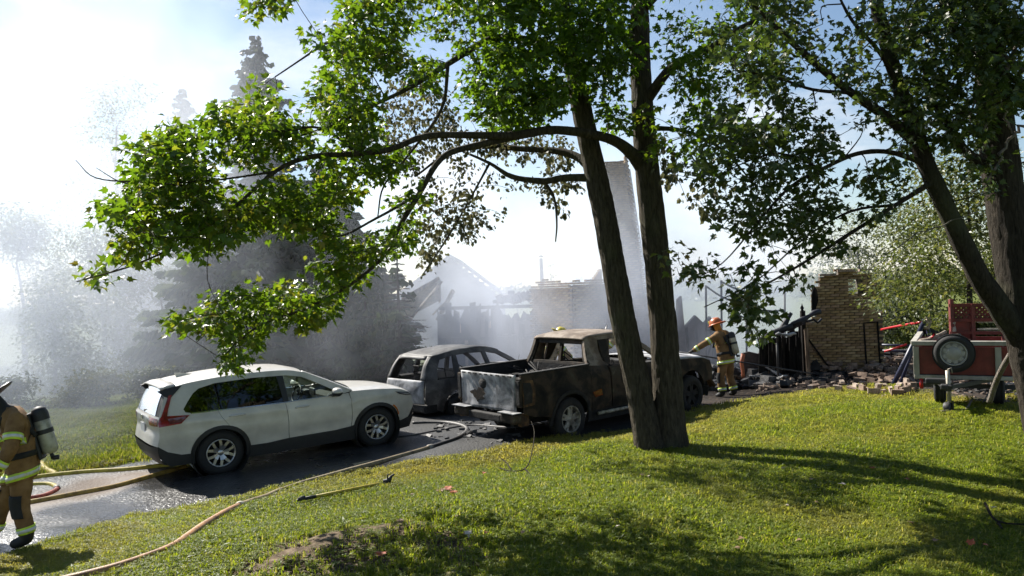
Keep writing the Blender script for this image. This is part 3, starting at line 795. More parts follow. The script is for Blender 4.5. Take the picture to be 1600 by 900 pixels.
f0 = P(1127, 580, 23); z0 = gz(f0.x, f0.y)
frame = thing("metal_frame", "bare dark steel frame with sagging curved rails behind the reaching firefighter", "metal frame", (f0.x, f0.y, z0))
def base(px, d): p = P(px, 580, d); p.z = gz(p.x, p.y) - .05; return p
for (px, d, ty) in ((1103, 23, 446), (1127, 23, 438), (1166, 23.6, 503), (1226, 23.4, 452)): MB().tube([base(px + 1, d), P(px, ty, d)], .03, 8).build("post", "dark_steel", frame, world=True)
for L in ([(1103, 447, 23), (1125, 462, 23.1), (1150, 472, 23.2), (1177, 475, 23.3)], [(1127, 474, 23), (1150, 482, 23.1), (1178, 487, 23.3)], [(1127, 440, 23), (1152, 452, 23.2), (1185, 460, 23.3)], [(1140, 485, 23), (1165, 497, 23.2), (1190, 500, 23.4)], [(1190, 487, 23.4), (1226, 485, 23.4)], [(1103, 517, 23), (1112, 514, 23), (1127, 514, 23)]):
    pp = [Vector(v) for v in catmull([tuple(P(*q)) for q in L], 4)] if len(L) > 2 else [P(*q) for q in L]
    MB().tube(pp, .027, 7).build("rail", "dark_steel", frame, world=True)

# --- charred shed corner left of the tall brick wall
s0 = P(1220, 590, 20.0); z0 = gz(s0.x, s0.y)
shed = thing("charred_shed", "collapsed black shed corner of charred boards against the tall brick wall", "shed", (s0.x, s0.y, z0))
def SP(px, py, d=20.0): return P(px, py, d)
def sbase(px, d): p = P(px, 590, d); p.z = z0 - .1; return p
for k, px in enumerate(np.arange(1187, 1256, 5.4)):
    d = 20.2 + rg.uniform(-.12, .12)
    MB().bar(sbase(px, d), SP(px + rg.uniform(-2, 2), 524 + rg.uniform(-14, 12) - (px - 1187) * .15, d), .078, .03, jag=.06).build("board", "charred_wood", shed, world=True)
for (x0_, x1_, y_) in ((1188, 1204, 530), (1206, 1232, 522), (1233, 1254, 512)):
    pa_, pb_ = sbase(x0_, 20.45), sbase(x1_, 20.45); MB().box((pa_ + pb_) / 2 + Vector((0, 0, (SP(x0_, y_, 20.45).z - z0) / 2)), ((pb_ - pa_).length, .05, SP(x0_, y_, 20.45).z - z0)).build("back_panel", "charred_wood", shed, world=True)
MB().bar(sbase(1258, 19.8), SP(1254, 486, 19.8), .10, .10, jag=.03).build("corner_post", "charred_wood", shed, world=True)
MB().lathe([(.06, 0), (.03, .05), (.05, .09), (.015, .16), (.0, .22)], Matrix.Translation(SP(1253.5, 487, 19.8)), 8).build("finial", "charred_wood", shed, world=True)
MB().bar(sbase(1264, 19.7), SP(1259, 514, 19.7), .09, .07, jag=.05).build("corner_post", "half_burnt_wood", shed, world=True)
for a, b, w in (((1184, 534, 19.7), (1238, 506, 19.6), .16), ((1213, 526, 19.6), (1236, 490, 19.7), .13), ((1238, 508, 19.6), (1281, 484, 19.9), .15), ((1222, 516, 19.8), (1256, 500, 19.7), .22), ((1252, 503, 20), (1284, 500, 20), .07)):
    pa, pb = SP(*a), SP(*b); pts = [pa.lerp(pb, t) + Vector((0, 0, rg.normal(0, .02))) for t in np.linspace(0, 1, 6)]
    MB().tube(pts, [w * .5 * rg.uniform(.7, 1.15) for _ in pts], 6, wob=.25).build("fallen_beam", "blue_black_sheet", shed, world=True)
MB().prism([(0, 0), (.12, .35), (.1, .62), (.03, .75), (-.04, .5), (-.05, .1)], Matrix(((1, 0, 0, SP(1272, 492, 20).x), (0, 0, 1, 20.0), (0, 1, 0, SP(1272, 492, 20).z), (0, 0, 0, 1))), .05).build("charred_spike", "charred_wood", shed, world=True)
MB().prism([(0, 0), (.0, .62), (.2, .66), (.42, .6), (.5, .64), (.52, 0)], Matrix(((1, 0, 0, SP(1160, 582, 20.6).x), (0, 0, 1, 20.6), (0, 1, 0, z0 + .1), (0, 0, 0, 1))), .06).build("wall_panel", "grey_sheet", shed, world=True)
MB().tube([SP(1214, 536, 19.6), SP(1215, 560, 19.6), sbase(1216, 19.6)], .03, 8).build("pipe", "burnt_grey", shed, world=True)
pp = [SP(1212, 523, 19.5).lerp(SP(1244, 522, 19.5), t) + Vector((0, 0, .02 * math.sin(9 * t))) for t in np.linspace(0, 1, 8)]
MB().tube(pp, [.03, .05, .03, .05, .04, .05, .03, .02], 5, wob=.4).build("ash_ridge", "burnt_ash", shed, world=True)

# orange stand seen beside the firefighter's air tank
op = P(1161, 582, 20.2); op.z = gz(op.x, op.y)
post = thing("orange_post", "bent orange post standing just right of the reaching firefighter's tank", "post", tuple(op))
mat("orange_plastic", (.45, .13, .05), scale=6, rough=.5)
MB().tube([(0, 0, 0), (.0, 0, .35), (-.03, 0, .6), (.02, 0, .82)], [.06, .045, .05, .06], 8, wob=.12).build("shaft", "orange_plastic", post)
MB().lathe([(.13, 0), (.12, .05), (.05, .07)], None, 10).build("foot", "orange_plastic", post)

# --- rubble
RUB = brick_meshes(["rubble_brick_%d" % i for i in range(3)], 3)
half = []
for mname in ["rubble_brick_%d" % i for i in range(3)]:
    me = bpy.data.meshes.new("brick"); mb = MB().box((0, 0, 0), (.13, BRICK_W, BRICK_H), jit=.014)
    me.from_pydata([tuple(v) for v in mb.v], [], mb.f); me.materials.append(MAT[mname]); half.append(me)
rg = np.random.default_rng(99)
placed = 0; FRONT = [(1196, 612), (1235, 603), (1300, 614), (1370, 618), (1405, 626), (1430, 610), (1445, 596), (1470, 606), (1590, 612), (1590, 600), (1440, 585), (1390, 576), (1330, 578), (1250, 588), (1200, 596), (1165, 600)]
while placed < 190:
    x, y = rg.uniform(1150, 1592), rg.uniform(573, 628)
    if not in_poly([x], [y], FRONT)[0]: continue
    g = hit(x, y)
    whole = rg.uniform() < .62; ci = int(rg.integers(3)); b = bpy.data.objects.new("brick", RUB[ci * 3 + int(rg.integers(3))] if whole else half[ci]); C.objects.link(b)
    flat = rg.uniform() < .7
    b.matrix_world = Matrix.Translation(g + Vector((0, 0, .03 + (.05 if not flat else 0) + rg.uniform(0, .03)))) @ Matrix.Rotation(rg.uniform(0, PI), 4, 'Z') @ Matrix.Rotation(rg.uniform(-.25, .25) + (0 if flat else PI / 2), 4, 'X') @ Matrix.Rotation(rg.uniform(-.25, .25), 4, 'Y')
    nm_ = ("whole " if whole else "broken half ") + ["pale", "tan", "dark brown"][ci]; tag(b, "loose " + nm_ + " brick in the rubble below the tall brick wall", "brick", nm_ + " bricks strewn below the brick wall"); placed += 1
def heap(name, label, outline, n, smin, smax, material, rise=.25, seed=0):
    rg = np.random.default_rng(seed); mb = MB(); k = 0
    xs = [p[0] for p in outline]; ys = [p[1] for p in outline]
    while k < n:
        x, y = rg.uniform(min(xs), max(xs)), rg.uniform(min(ys), max(ys))
        if not in_poly([x], [y], outline)[0]: continue
        g = hit(x, y); s = rg.uniform(smin, smax); e = min(1, float(poly_dist([x], [y], outline)[0]) / 10)
        mb.box(g + Vector((0, 0, s * .2 + rise * e * rg.uniform(0, 1))), (s * rg.uniform(.7, 1.7), s * rg.uniform(.6, 1.1), s * rg.uniform(.35, .8)), Matrix.Rotation(rg.uniform(0, 3), 3, 'Z') @ Matrix.Rotation(rg.normal(0, .4), 3, 'X'), jit=s * .12); k += 1
    o = mb.build(name, material, fix=False); o['kind'] = 'stuff'; o['label'] = label
    return o
heap("rubble", "grey broken masonry heaped along the foot of the tall brick wall", [(1240, 590), (1300, 575), (1370, 566), (1440, 570), (1455, 592), (1400, 600), (1300, 600)], 800, .05, .17, "rubble_brick_2", .42, 1)
heap("ash_rubble", "black char and ash heaped behind the bricks", [(1160, 606), (1170, 580), (1260, 565), (1380, 562), (1440, 566), (1430, 590), (1260, 600)], 760, .05, .22, "char", .45, 2)
heap("brick_chips", "small pale brick chips scattered in front of the rubble", [(1170, 622), (1300, 622), (1440, 640), (1600, 640), (1600, 600), (1440, 590), (1200, 598)], 420, .02, .06, "rubble_brick_1", .02, 3)
heap("debris", "burnt boards and ash between the pickup and the firefighter", [(1085, 612), (1100, 585), (1180, 575), (1240, 590), (1230, 606), (1160, 610)], 330, .06, .26, "burnt_grey", .30, 4)
heap("driveway_debris", "bits of foil and ash on the wet ground between the burnt cars", [(650, 690), (690, 655), (800, 668), (850, 690), (790, 700), (700, 695)], 90, .02, .1, "burnt_grey", .02, 5)
for k in range(14):
    g = hit(rg.uniform(1150, 1245), rg.uniform(588, 606)); a = rg.uniform(0, 3)
    b = MB().bar((-.35, 0, 0), (.35, 0, .05), .12, .03, jag=.08).build("burnt_plank", "half_burnt_wood" if k % 2 else "burnt_ash")
    b.matrix_world = Matrix.Translation(g + Vector((0, 0, .1 + .15 * rg.uniform()))) @ Matrix.Rotation(a, 4, 'Z') @ Matrix.Rotation(rg.normal(0, .25), 4, 'Y')
    tag(b, ("scorched brown" if k % 2 else "ash grey") + " plank end in the debris right of the reaching firefighter", "plank", ("scorched brown" if k % 2 else "ash grey") + " planks in the debris")

# --- leaning blue posts, tape
mat("navy_paint", (.018, .022, .055), scale=8, rough=.45)
mat("red_tape", (.42, .015, .02), scale=9, rough=.4)
mat("pale_wood", [(.3, (.18, .14, .1)), (.6, (.38, .31, .24))], scale=6, rough=.8, stretch=(1, 1, .3))
mat("black_cloth", (.012, .012, .013), scale=20, rough=.95)
q0 = P(1420, 575, 17.0); z0 = gz(q0.x, q0.y)
swing = thing("swing_frame", "leaning navy blue metal frame with a black cloth right of the tall brick wall", "frame", (q0.x, q0.y, z0))
def QB(px, d): p = P(px, 575, d); p.z = z0 - .03; return p
for a, b, w in ((QB(1392, 17), P(1445, 500, 17.2), .05), (QB(1404, 17.2), P(1440, 512, 17.3), .035), (QB(1470, 17.8), P(1446, 500, 17.3), .045)): MB().tube([a, b], w, 8).build("post", "navy_paint", swing, world=True)
for a, b in (((1378, 539, 17.4), (1422, 540, 17.2)), ((1379, 548, 17.4), (1415, 549, 17.2))): MB().tube([P(*a), P(*b)], .025, 8).build("crossbar", "navy_paint", swing, world=True)
MB().box(P(1449, 505, 17.2), (.12, .12, .26), Matrix.Rotation(.3, 3, 'Y')).build("end_cap", "pale_wood", swing, world=True, bevel=.02)
a, b, c, d_ = P(1444, 505, 17.4), P(1482, 520, 17.7), P(1478, 545, 17.6), P(1428, 552, 17.4)
rows = [[a.lerp(b, u).lerp(d_.lerp(c, u), v) + Vector((0, .05 * math.sin(9 * u + 3 * v), -.06 * math.sin(PI * u))) for u in np.linspace(0, 1, 9)] for v in np.linspace(0, 1, 7)]
g = MB().grid(rows).build("cloth", "black_cloth", swing, world=True, fix=False); sm = g.modifiers.new("solid", 'SOLIDIFY'); sm.thickness = .01
for lab, L, w in (("upper red tape strung from the brick wall to the leaning blue frame", [(1376, 515, 19), (1400, 510, 18.3), (1440, 503, 17.2)], .05), ("lower red tape hanging on the leaning blue frame's crossbars", [(1382, 549, 17.3), (1396, 545, 17.1), (1417, 538, 17.0)], .045)):
    pts = [Vector(v) for v in catmull([tuple(P(*q)) for q in L], 6)]
    rows = [[p + Vector((0, 0, w * .5)) for p in pts], [p + Vector((0, .01 * math.sin(3 * i), 0)) for i, p in enumerate(pts)], [p - Vector((0, 0, w * .5)) for p in pts]]
    o = MB().grid(rows).build("red_tape", "red_tape", fix=False); sm = o.modifiers.new("solid", 'SOLIDIFY'); sm.thickness = .004
    tag(o, lab, "tape")


# ================================================================== TREES
def bark_mat(name, lo, hi):
    m, n, l, b = nodes_of(name)
    tc = n.new("ShaderNodeTexCoord"); mp = n.new("ShaderNodeMapping"); mp.inputs['Scale'].default_value = (9, 9, 1.6)
    l.new(tc.outputs['Object'], mp.inputs[0])
    no = n.new("ShaderNodeTexNoise"); no.inputs['Scale'].default_value = 3; no.inputs['Detail'].default_value = 8; no.inputs['Roughness'].default_value = .7; no.inputs['Distortion'].default_value = .6
    l.new(mp.outputs[0], no.inputs['Vector'])
    n2 = n.new("ShaderNodeTexNoise"); n2.inputs['Scale'].default_value = 1.1; n2.inputs['Detail'].default_value = 4
    l.new(tc.outputs['Object'], n2.inputs['Vector'])
    r = ramp(n, [(.32, lo), (.5, tuple((a + c) / 2 for a, c in zip(lo, hi))), (.68, hi)]); l.new(no.outputs[0], r.inputs[0])
    li = n.new("ShaderNodeMix"); li.data_type = 'RGBA'; li.inputs[7].default_value = (.10, .115, .06, 1)
    mr = n.new("ShaderNodeMapRange"); mr.inputs['From Min'].default_value = .55; mr.inputs['From Max'].default_value = .75; mr.inputs['To Max'].default_value = .55
    l.new(n2.outputs[0], mr.inputs[0]); l.new(mr.outputs[0], li.inputs[0]); l.new(r.outputs[0], li.inputs[6]); l.new(li.outputs[2], b.inputs['Base Color'])
    b.inputs['Roughness'].default_value = .9; b.inputs['Specular IOR Level'].default_value = .15
    bp = n.new("ShaderNodeBump"); bp.inputs['Strength'].default_value = 1; bp.inputs['Distance'].default_value = .05
    l.new(no.outputs[0], bp.inputs['Height']); l.new(bp.outputs[0], b.inputs['Normal']); bp.inputs['Distance'].default_value = .10
    MAT[name] = m
bark_mat("maple_bark", (.028, .023, .016), (.125, .105, .075))
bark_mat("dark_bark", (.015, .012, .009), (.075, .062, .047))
bark_mat("pale_dead_wood", (.12, .10, .085), (.34, .3, .26))
leafy("maple_leaf", (.055, .11, .014), (.085, .148, .018), (.18, .17, .028), .58, .36, .5, tr_gain=1.0)
leafy("dark_leaf", (.03, .055, .012), (.062, .088, .020), (.15, .115, .035), .42, .4, .5)  # darker, browner foliage of the right-hand maple
leafy("brown_leaf", (.042, .046, .024), (.072, .075, .034), (.115, .10, .045), .35, .6, .3)
leafy("far_leaf", (.035, .055, .014), (.075, .095, .024), (.15, .15, .045), .45, .45, .5)
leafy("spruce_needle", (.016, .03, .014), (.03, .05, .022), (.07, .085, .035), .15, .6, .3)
leafy("lit_spruce_needle", (.05, .075, .03), (.08, .11, .045), (.13, .15, .07), .3, .6, .3)  # lighter copy of the needles: light on that spruce put into the colour

# one maple leaf: five toothed lobes, folded along the midrib
_lo = [(0, -.05), (.22, -.06), (.20, .06), (.50, .10), (.36, .26), (.44, .50), (.19, .46), (0, 1.0), (-.19, .46), (-.44, .50), (-.36, .26), (-.50, .10), (-.20, .06), (-.22, -.06)]
LEAF_V = np.array([(x, y, .16 * abs(x) - .28 * max(0, y - .25) ** 2) for x, y in _lo] + [(0, .25, -.02)], float)
LEAF_F = np.array([(14, i, (i + 1) % 14) for i in range(14)], int)
LEAF_V[:, 1] += .05
SIMPLE_V = np.array([(0, 0, 0), (.3, .4, .06), (0, 1, -.1), (-.3, .4, .06)], float); SIMPLE_F = np.array([(0, 1, 2), (0, 2, 3)])
MID_V = np.array([(0, 0, 0), (.42, .12, .06), (.28, .32, .05), (.42, .55, .02), (0, 1, -.15), (-.42, .55, .02), (-.28, .32, .05), (-.42, .12, .06)], float)
MID_F = np.array([(0, 1, 2), (0, 2, 4), (2, 3, 4), (0, 4, 6), (4, 5, 6), (0, 6, 7)])

def leaf_frames(n, tipdirs, rng, droop=.35, tilt=.75):
    """rotation matrices: y = leaf axis, z = leaf normal, mostly up with random tilt"""
    y = np.asarray(tipdirs, float) + rng.normal(0, .55, (n, 3)); y[:, 2] = y[:, 2] * .6 - droop
    y /= np.linalg.norm(y, axis=1)[:, None]
    z = np.stack([rng.normal(0, tilt, n), rng.normal(0, tilt, n), np.ones(n)], -1)
    z -= (z * y).sum(1)[:, None] * y; z /= np.linalg.norm(z, axis=1)[:, None] + 1e-9
    x = np.cross(y, z)
    return np.stack([x, y, z], -1)
def leaf_mesh(name, pos, frames, size, rnd, material, parent, tv=LEAF_V, tf=LEAF_F):
    n = len(pos)
    V = np.einsum('nij,kj->nki', frames, tv) * size[:, None, None] + pos[:, None, :]
    F = tf[None] + (np.arange(n) * len(tv))[:, None, None]
    o = big_mesh(name, V.reshape(-1, 3), F.reshape(-1, 3), material, parent, attr={'rnd': np.repeat(rnd, len(tv))})
    return o

NEARER = 0.0          # how far the left limbs reach towards the camera
def px_path(pts, per=5):
    """[(px,py,d,width_px)] -> smooth points and radii"""
    q = []
    for px, py, d, w in pts:
        d = d - NEARER * min(1, max(0, (850 - px) / 600))
        p = P(px, py, d); q.append((p.x, p.y, p.z, w / 2 * d / FOC))
    c = catmull(q, per)
    return [Vector(a[:3]) for a in c], [max(.003, a[3]) for a in c]

class Crown:
    """limbs laid out in space, twigs that grow from them to leaf clusters"""
    def __init__(s, rng): s.rng = rng; s.lp = []; s.lr = []; s.twig = MB(); s.pos = []; s.dir = []; s.col = []; s.siz = []
    def limb(s, pts, rad): s.lp += [tuple(p) for p in pts]; s.lr += list(rad)
    def cluster(s, c, radius, n, size, col, droop=0.0, maxlen=2.2, thick=.009):
        L = np.array(s.lp); d = np.linalg.norm(L - np.array(c), axis=1) + np.where(L[:, 2] > c[2] + .8, .5, 0)
        i = int(np.argmin(d)); a = Vector(s.lp[i]); c = Vector(c)
        if (c - a).length > .08:
            mid = (a + c) / 2 + Vector(s.rng.normal(0, .12, 3)) * (c - a).length + Vector((0, 0, .08 * (c - a).length))
            pts = [Vector(p) for p in catmull([tuple(a), tuple(mid), tuple(c)], 3)]
            r0 = min(s.lr[i] * .6, thick * (.7 + (c - a).length))
            s.twig.tube(pts, [r0 + (.0035 - r0) * k / (len(pts) - 1) for k in range(len(pts))], 4, cap=False)
            for p in pts[2:]: s.lp.append(tuple(p)); s.lr.append(.006)
        dirv = (c - a).normalized() if (c - a).length > .05 else Vector((0, 0, -1))
        g = s.rng.normal(0, 1, (n, 3)); g /= np.linalg.norm(g, axis=1)[:, None]
        g *= (radius * s.rng.uniform(0.15, 1, n) ** .6)[:, None]; g[:, 2] *= .65
        s.pos.append(np.array(c) + g); s.dir.append(g / radius * .9 + np.array(dirv) * .5)
        s.col.append(np.clip(s.rng.normal(col, .17, n), 0, 1)); s.siz.append(size * s.rng.uniform(.5, 1.35, n))
    def data(s): return [np.concatenate(a) for a in (s.pos, s.dir, s.col, s.siz)]

def finish_crown(cr, root, material, twig_mat, n_single=300, tv=LEAF_V, tf=LEAF_F, droop=.35, single=True):
    pos, dr, col, siz = cr.data()
    n = len(pos); fr = leaf_frames(n, dr, cr.rng, droop)
    order = np.argsort(np.linalg.norm(pos - np.array([0, 0, CAM_H]), axis=1) / siz)
    inview = np.array([(-10 < PIX(p)[0] < 1610 and -10 < PIX(p)[1] < 910) for p in pos[order[:4000]]])
    sing = order[:4000][inview][:n_single] if single else np.array([], int)
    rest = np.setdiff1d(np.arange(n), sing)
    iv = WM[root.name].inverted(); off = np.array(iv.translation)
    o = leaf_mesh("crown", pos[rest] + off, fr[rest], siz[rest], col[rest], material, root, tv, tf); o['kind'] = 'stuff'
    if single:
        variants = []
        for k in range(8):
            me = bpy.data.meshes.new("leaf"); me.from_pydata(tv.tolist(), [], tf.tolist())
            A = me.attributes.new('rnd', 'FLOAT', 'POINT'); A.data.foreach_set('value', np.full(len(tv), k / 7, np.float32))
            me.materials.append(MAT[material]); variants.append(me)
        for i in sing:
            lf = bpy.data.objects.new("leaf", variants[int(round(col[i] * 7))]); C.objects.link(lf); lf.parent = root
            M = Matrix(fr[i].tolist()).to_4x4() @ Matrix.Scale(float(siz[i]), 4); M.translation = Vector(pos[i] + off)
            lf.matrix_local = M
    if cr.twig.v: cr.twig.build("twigs", twig_mat, root, world=True, fix=False)['kind'] = 'stuff'

def fill(cr, poly, n, depth, radius, leaves, size, col, gap=.0, gscale=.02, seed=0, thick=.009):
    """n leaf clusters inside an outline seen in the photo, at a depth that varies with place; gap drops clusters where noise is low"""
    xs = [p[0] for p in poly]; ys = [p[1] for p in poly]; k = 0; tries = 0
    while k < n and tries < n * 40:
        tries += 1
        x = cr.rng.uniform(min(xs), max(xs)); y = cr.rng.uniform(min(ys), max(ys))
        if not in_poly([x], [y], poly)[0]: continue
        if gap and float(vnoise([x], [y], gscale, seed, 2)[0]) < gap - .5 + cr.rng.uniform(-.08, .08): continue
        d = depth(x, y) if callable(depth) else depth
        d += cr.rng.normal(0, .45)
        c = P(x, y, d); k += 1
        cc = col(x, y) if callable(col) else col
        cr.cluster(c, radius * cr.rng.uniform(.7, 1.3), max(3, int(leaves * cr.rng.uniform(.6, 1.4))), size, cc, thick=thick)

def trunk_mesh(name, pts, rad, root, material, n=14, flare=0.0, wob=.035):
    mb = MB(); rad = list(rad)
    if flare:
        z0 = pts[0].z
        rad = [r * (1 + flare * math.exp(-(p.z - z0) / .17)) for p, r in zip(pts, rad)]
    if n < 12:
        mb.tube(pts, rad, n, wob=wob)
    else:                                        # near trunks: furrowed bark as real relief
        fine = catmull([(p.x, p.y, p.z, r) for p, r in zip(pts, rad)], 7); n = 52
        mb.tube([Vector(q[:3]) for q in fine], [q[3] for q in fine], n)
        vs = []
        for i, v in enumerate(mb.v):
            q = fine[i // n]; v = Vector(v); c = Vector(q[:3]); d = (v - c); u = d.normalized()
            f1 = abs(mnoise.noise(Vector((u.x * 4.2 * (q[3] / .2) ** .5, u.y * 4.2 * (q[3] / .2) ** .5, v.z * 1.5 + 7)))); f2 = abs(mnoise.noise(Vector((v.x * 26, v.y * 26, v.z * 4.5)))); f3 = mnoise.noise(v * 1.7)
            vs.append(tuple(v + u * q[3] * (.10 * min(.45, f1) * 1.3 + .085 * min(.5, f2) + .05 * f3 - .06)))
        mb.v = vs
    return mb.build(name, material, root, world=True, fix=False)

# ---- twin-trunk maple in the middle of the lawn
b0 = P(1037, 700, 11.6)
maple = thing("maple_tree", "tall leaning maple with twin trunks in the middle of the lawn", "tree", (b0.x, b0.y, gz(b0.x, b0.y)))
rg = np.random.default_rng(5)
cr = Crown(rg)
t1p, t1r = px_path([(1019, 712, 11.55, 46), (1014, 690, 11.55, 43), (996, 600, 11.6, 40), (974, 500, 11.6, 39), (947, 350, 11.65, 36), (927, 255, 11.7, 34), (905, 150, 11.75, 30), (886, 50, 11.8, 27), (868, -60, 11.8, 22), (850, -260, 11.9, 15), (845, -480, 12, 6)])
t2p, t2r = px_path([(1050, 712, 11.65, 57), (1048, 690, 11.65, 52), (1043, 600, 11.7, 46), (1031, 450, 11.7, 41), (1015, 300, 11.7, 39), (1006, 200, 11.7, 36), (1001, 100, 11.7, 31), (1000, 0, 11.7, 27), (1005, -120, 11.7, 22), (1012, -300, 11.8, 14), (1020, -520, 12, 5)])
trunk_mesh("trunk", t1p, t1r, maple, "maple_bark", flare=.26)
trunk_mesh("trunk", t2p, t2r, maple, "maple_bark", flare=.26)
LIMBS = [
 [(1004, 262, 11.7, 24), (985, 238, 11.5, 20), (950, 216, 11.2, 16), (870, 203, 10.8, 14), (800, 212, 10.5, 13), (730, 211, 10.3, 11), (665, 213, 10.0, 10), (610, 233, 9.8, 9), (560, 240, 9.6, 9), (485, 245, 9.4, 8), (430, 268, 9.2, 6), (370, 320, 9.1, 5), (300, 370, 9.0, 4), (215, 412, 8.9, 3), (120, 440, 8.8, 2)],
 [(835, 208, 10.6, 11), (740, 228, 10.4, 10), (690, 247, 10.2, 10), (655, 303, 10.0, 9), (625, 352, 9.9, 8), (600, 400, 9.8, 6), (540, 450, 9.6, 5), (470, 485, 9.5, 4), (400, 512, 9.4, 3), (345, 560, 9.3, 2)],
 [(926, 268, 11.7, 16), (903, 246, 11.9, 13), (870, 236, 12.1, 11), (820, 233, 12.3, 9), (760, 229, 12.5, 8), (700, 240, 12.8, 5), (650, 275, 13, 3)],
 [(932, 278, 11.7, 14), (880, 278, 11.9, 11), (850, 283, 12.0, 10), (800, 276, 12.2, 8), (765, 255, 12.4, 5), (720, 235, 12.6, 3)],
 [(850, 283, 12, 6), (866, 310, 12, 4), (870, 350, 12, 3), (868, 378, 12, 2)],
 [(765, 255, 12.4, 4), (735, 310, 12.3, 3), (700, 370, 12.2, 3), (660, 430, 12.0, 2)],
 [(892, 85, 11.8, 18), (820, 62, 11.2, 13), (765, 62, 10.8, 11), (700, 100, 10.4, 9), (640, 137, 10.1, 7), (580, 166, 9.9, 5), (530, 192, 9.7, 4), (470, 212, 9.6, 3)],
 [(880, 30, 11.8, 14), (800, 0, 11.0, 10), (700, -20, 10.4, 8), (600, 10, 10, 6), (520, 60, 9.7, 4), (430, 120, 9.5, 2)],
 [(876, -10, 11.8, 12), (740, -70, 10.8, 8), (600, -60, 10, 6), (480, -20, 9.6, 4), (380, 20, 9.4, 2)],
 [(700, 100, 10.4, 6), (690, 170, 10.3, 5), (640, 240, 10.2, 4), (600, 290, 10, 3), (590, 340, 9.9, 2)],
 [(560, 240, 9.6, 5), (500, 200, 9.4, 4), (430, 205, 9.2, 3), (350, 190, 9.1, 2)],
 [(430, 268, 9.2, 4), (350, 280, 9.0, 3), (260, 290, 8.9, 2.5), (160, 330, 8.8, 2)],
 [(655, 303, 10, 5), (590, 340, 9.8, 4), (520, 370, 9.6, 3), (450, 330, 9.5, 2)],
 [(1008, 160, 11.7, 18), (1050, 105, 11.2, 14), (1110, 75, 10.8, 11), (1160, 42, 10.4, 8), (1230, 10, 10, 5)],
 [(1012, 200, 11.7, 9), (1070, 205, 11.3, 6), (1130, 235, 11, 4), (1180, 290, 10.8, 2)],
 [(1002, 90, 11.7, 12), (960, 40, 11.4, 9), (930, -30, 11.2, 6)],
 [(1003, 20, 11.7, 10), (1060, -40, 11.2, 7), (1130, -90, 10.8, 4)],
 [(905, 150, 11.7, 9), (850, 130, 11.2, 6), (790, 150, 10.9, 5), (740, 190, 10.7, 3)],
 [(118, 250, 8.9, 1.2), (150, 278, 9, 2), (220, 285, 9.05, 3), (290, 290, 9.05, 4)],
 [(150, 262, 8.9, 1.0), (190, 285, 9, 2), (225, 285, 9.05, 2.5)],
]
for li_, L in enumerate(LIMBS):
    NEARER = 0 if li_ in (2, 3, 4, 5) else 1.5
    pp, rr = px_path(L); lm = MB().tube(pp, rr, 8, wob=.05); lm.build("limb", "maple_bark", maple, world=True, fix=False); cr.limb(pp, rr)
NEARER = 0.0
cr.limb(t1p[25:], t1r[25:]); cr.limb(t2p[25:], t2r[25:])
for (px, py, d) in [(900, -300, 11.5), (1000, -420, 11.8), (860, -150, 11)]: cr.limb([P(px, py, d)], [.02])
def nr_(x): return 1.5 * min(1, max(0, (850 - x) / 600))
def dl(x, y): return 8.8 + max(0, (x - 120)) * .0024 - nr_(x)
PA = [(358, 35), (385, 45), (430, 25), (465, 5), (480, -40), (400, -40), (380, 15)]
PB = [(480, 70), (520, 32), (560, -30), (770, -30), (745, 60), (710, 130), (660, 150), (600, 190), (570, 238), (500, 240), (430, 240), (395, 222), (352, 200), (420, 172), (390, 160), (405, 130), (450, 122)]
PC = [(200, 240), (265, 195), (300, 205), (345, 165), (390, 172), (430, 230), (560, 240), (640, 235), (600, 290), (560, 270), (450, 285), (430, 300), (390, 375), (330, 398), (250, 390), (240, 405), (170, 432), (115, 446), (130, 432), (190, 395), (190, 350), (135, 330), (150, 318), (215, 305), (200, 275)]
PD = [(430, 285), (470, 295), (560, 285), (605, 330), (640, 290), (660, 300), (650, 340), (640, 390), (600, 400), (560, 440), (520, 468), (500, 508), (450, 520), (420, 515), (400, 540), (370, 575), (345, 575), (335, 568), (360, 535), (340, 516), (262, 510), (330, 480), (345, 465), (420, 450), (480, 415), (505, 390), (490, 365), (440, 372), (418, 365), (430, 330)]
PE = [(740, -40), (1010, -40), (1005, 60), (990, 110), (960, 160), (985, 200), (960, 205), (920, 120), (880, 160), (850, 195), (800, 200), (750, 180), (735, 140), (765, 50)]
PF = [(600, 130), (690, 130), (740, 200), (790, 215), (880, 215), (915, 290), (830, 300), (790, 300), (770, 350), (735, 370), (690, 415), (655, 420), (655, 300), (590, 240)]
PG = [(1030, -40), (1220, -40), (1200, 200), (1150, 240), (1100, 270), (1062, 240), (1040, 100)]
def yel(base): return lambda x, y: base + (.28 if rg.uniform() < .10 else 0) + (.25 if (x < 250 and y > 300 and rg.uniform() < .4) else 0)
fill(cr, PA, 22, 8.2, .14, 12, .08, .55)
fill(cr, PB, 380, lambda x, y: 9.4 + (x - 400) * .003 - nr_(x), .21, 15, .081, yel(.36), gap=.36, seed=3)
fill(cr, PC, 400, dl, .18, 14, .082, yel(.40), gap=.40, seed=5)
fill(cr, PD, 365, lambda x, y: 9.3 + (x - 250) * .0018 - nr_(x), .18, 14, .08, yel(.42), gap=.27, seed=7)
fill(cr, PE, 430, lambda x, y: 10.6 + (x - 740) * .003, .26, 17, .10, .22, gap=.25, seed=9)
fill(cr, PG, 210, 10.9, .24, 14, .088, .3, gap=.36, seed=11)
fill(cr, [(1000, 170), (1040, 180), (1045, 260), (1010, 270)], 9, 11.2, .16, 11, .11, .55)
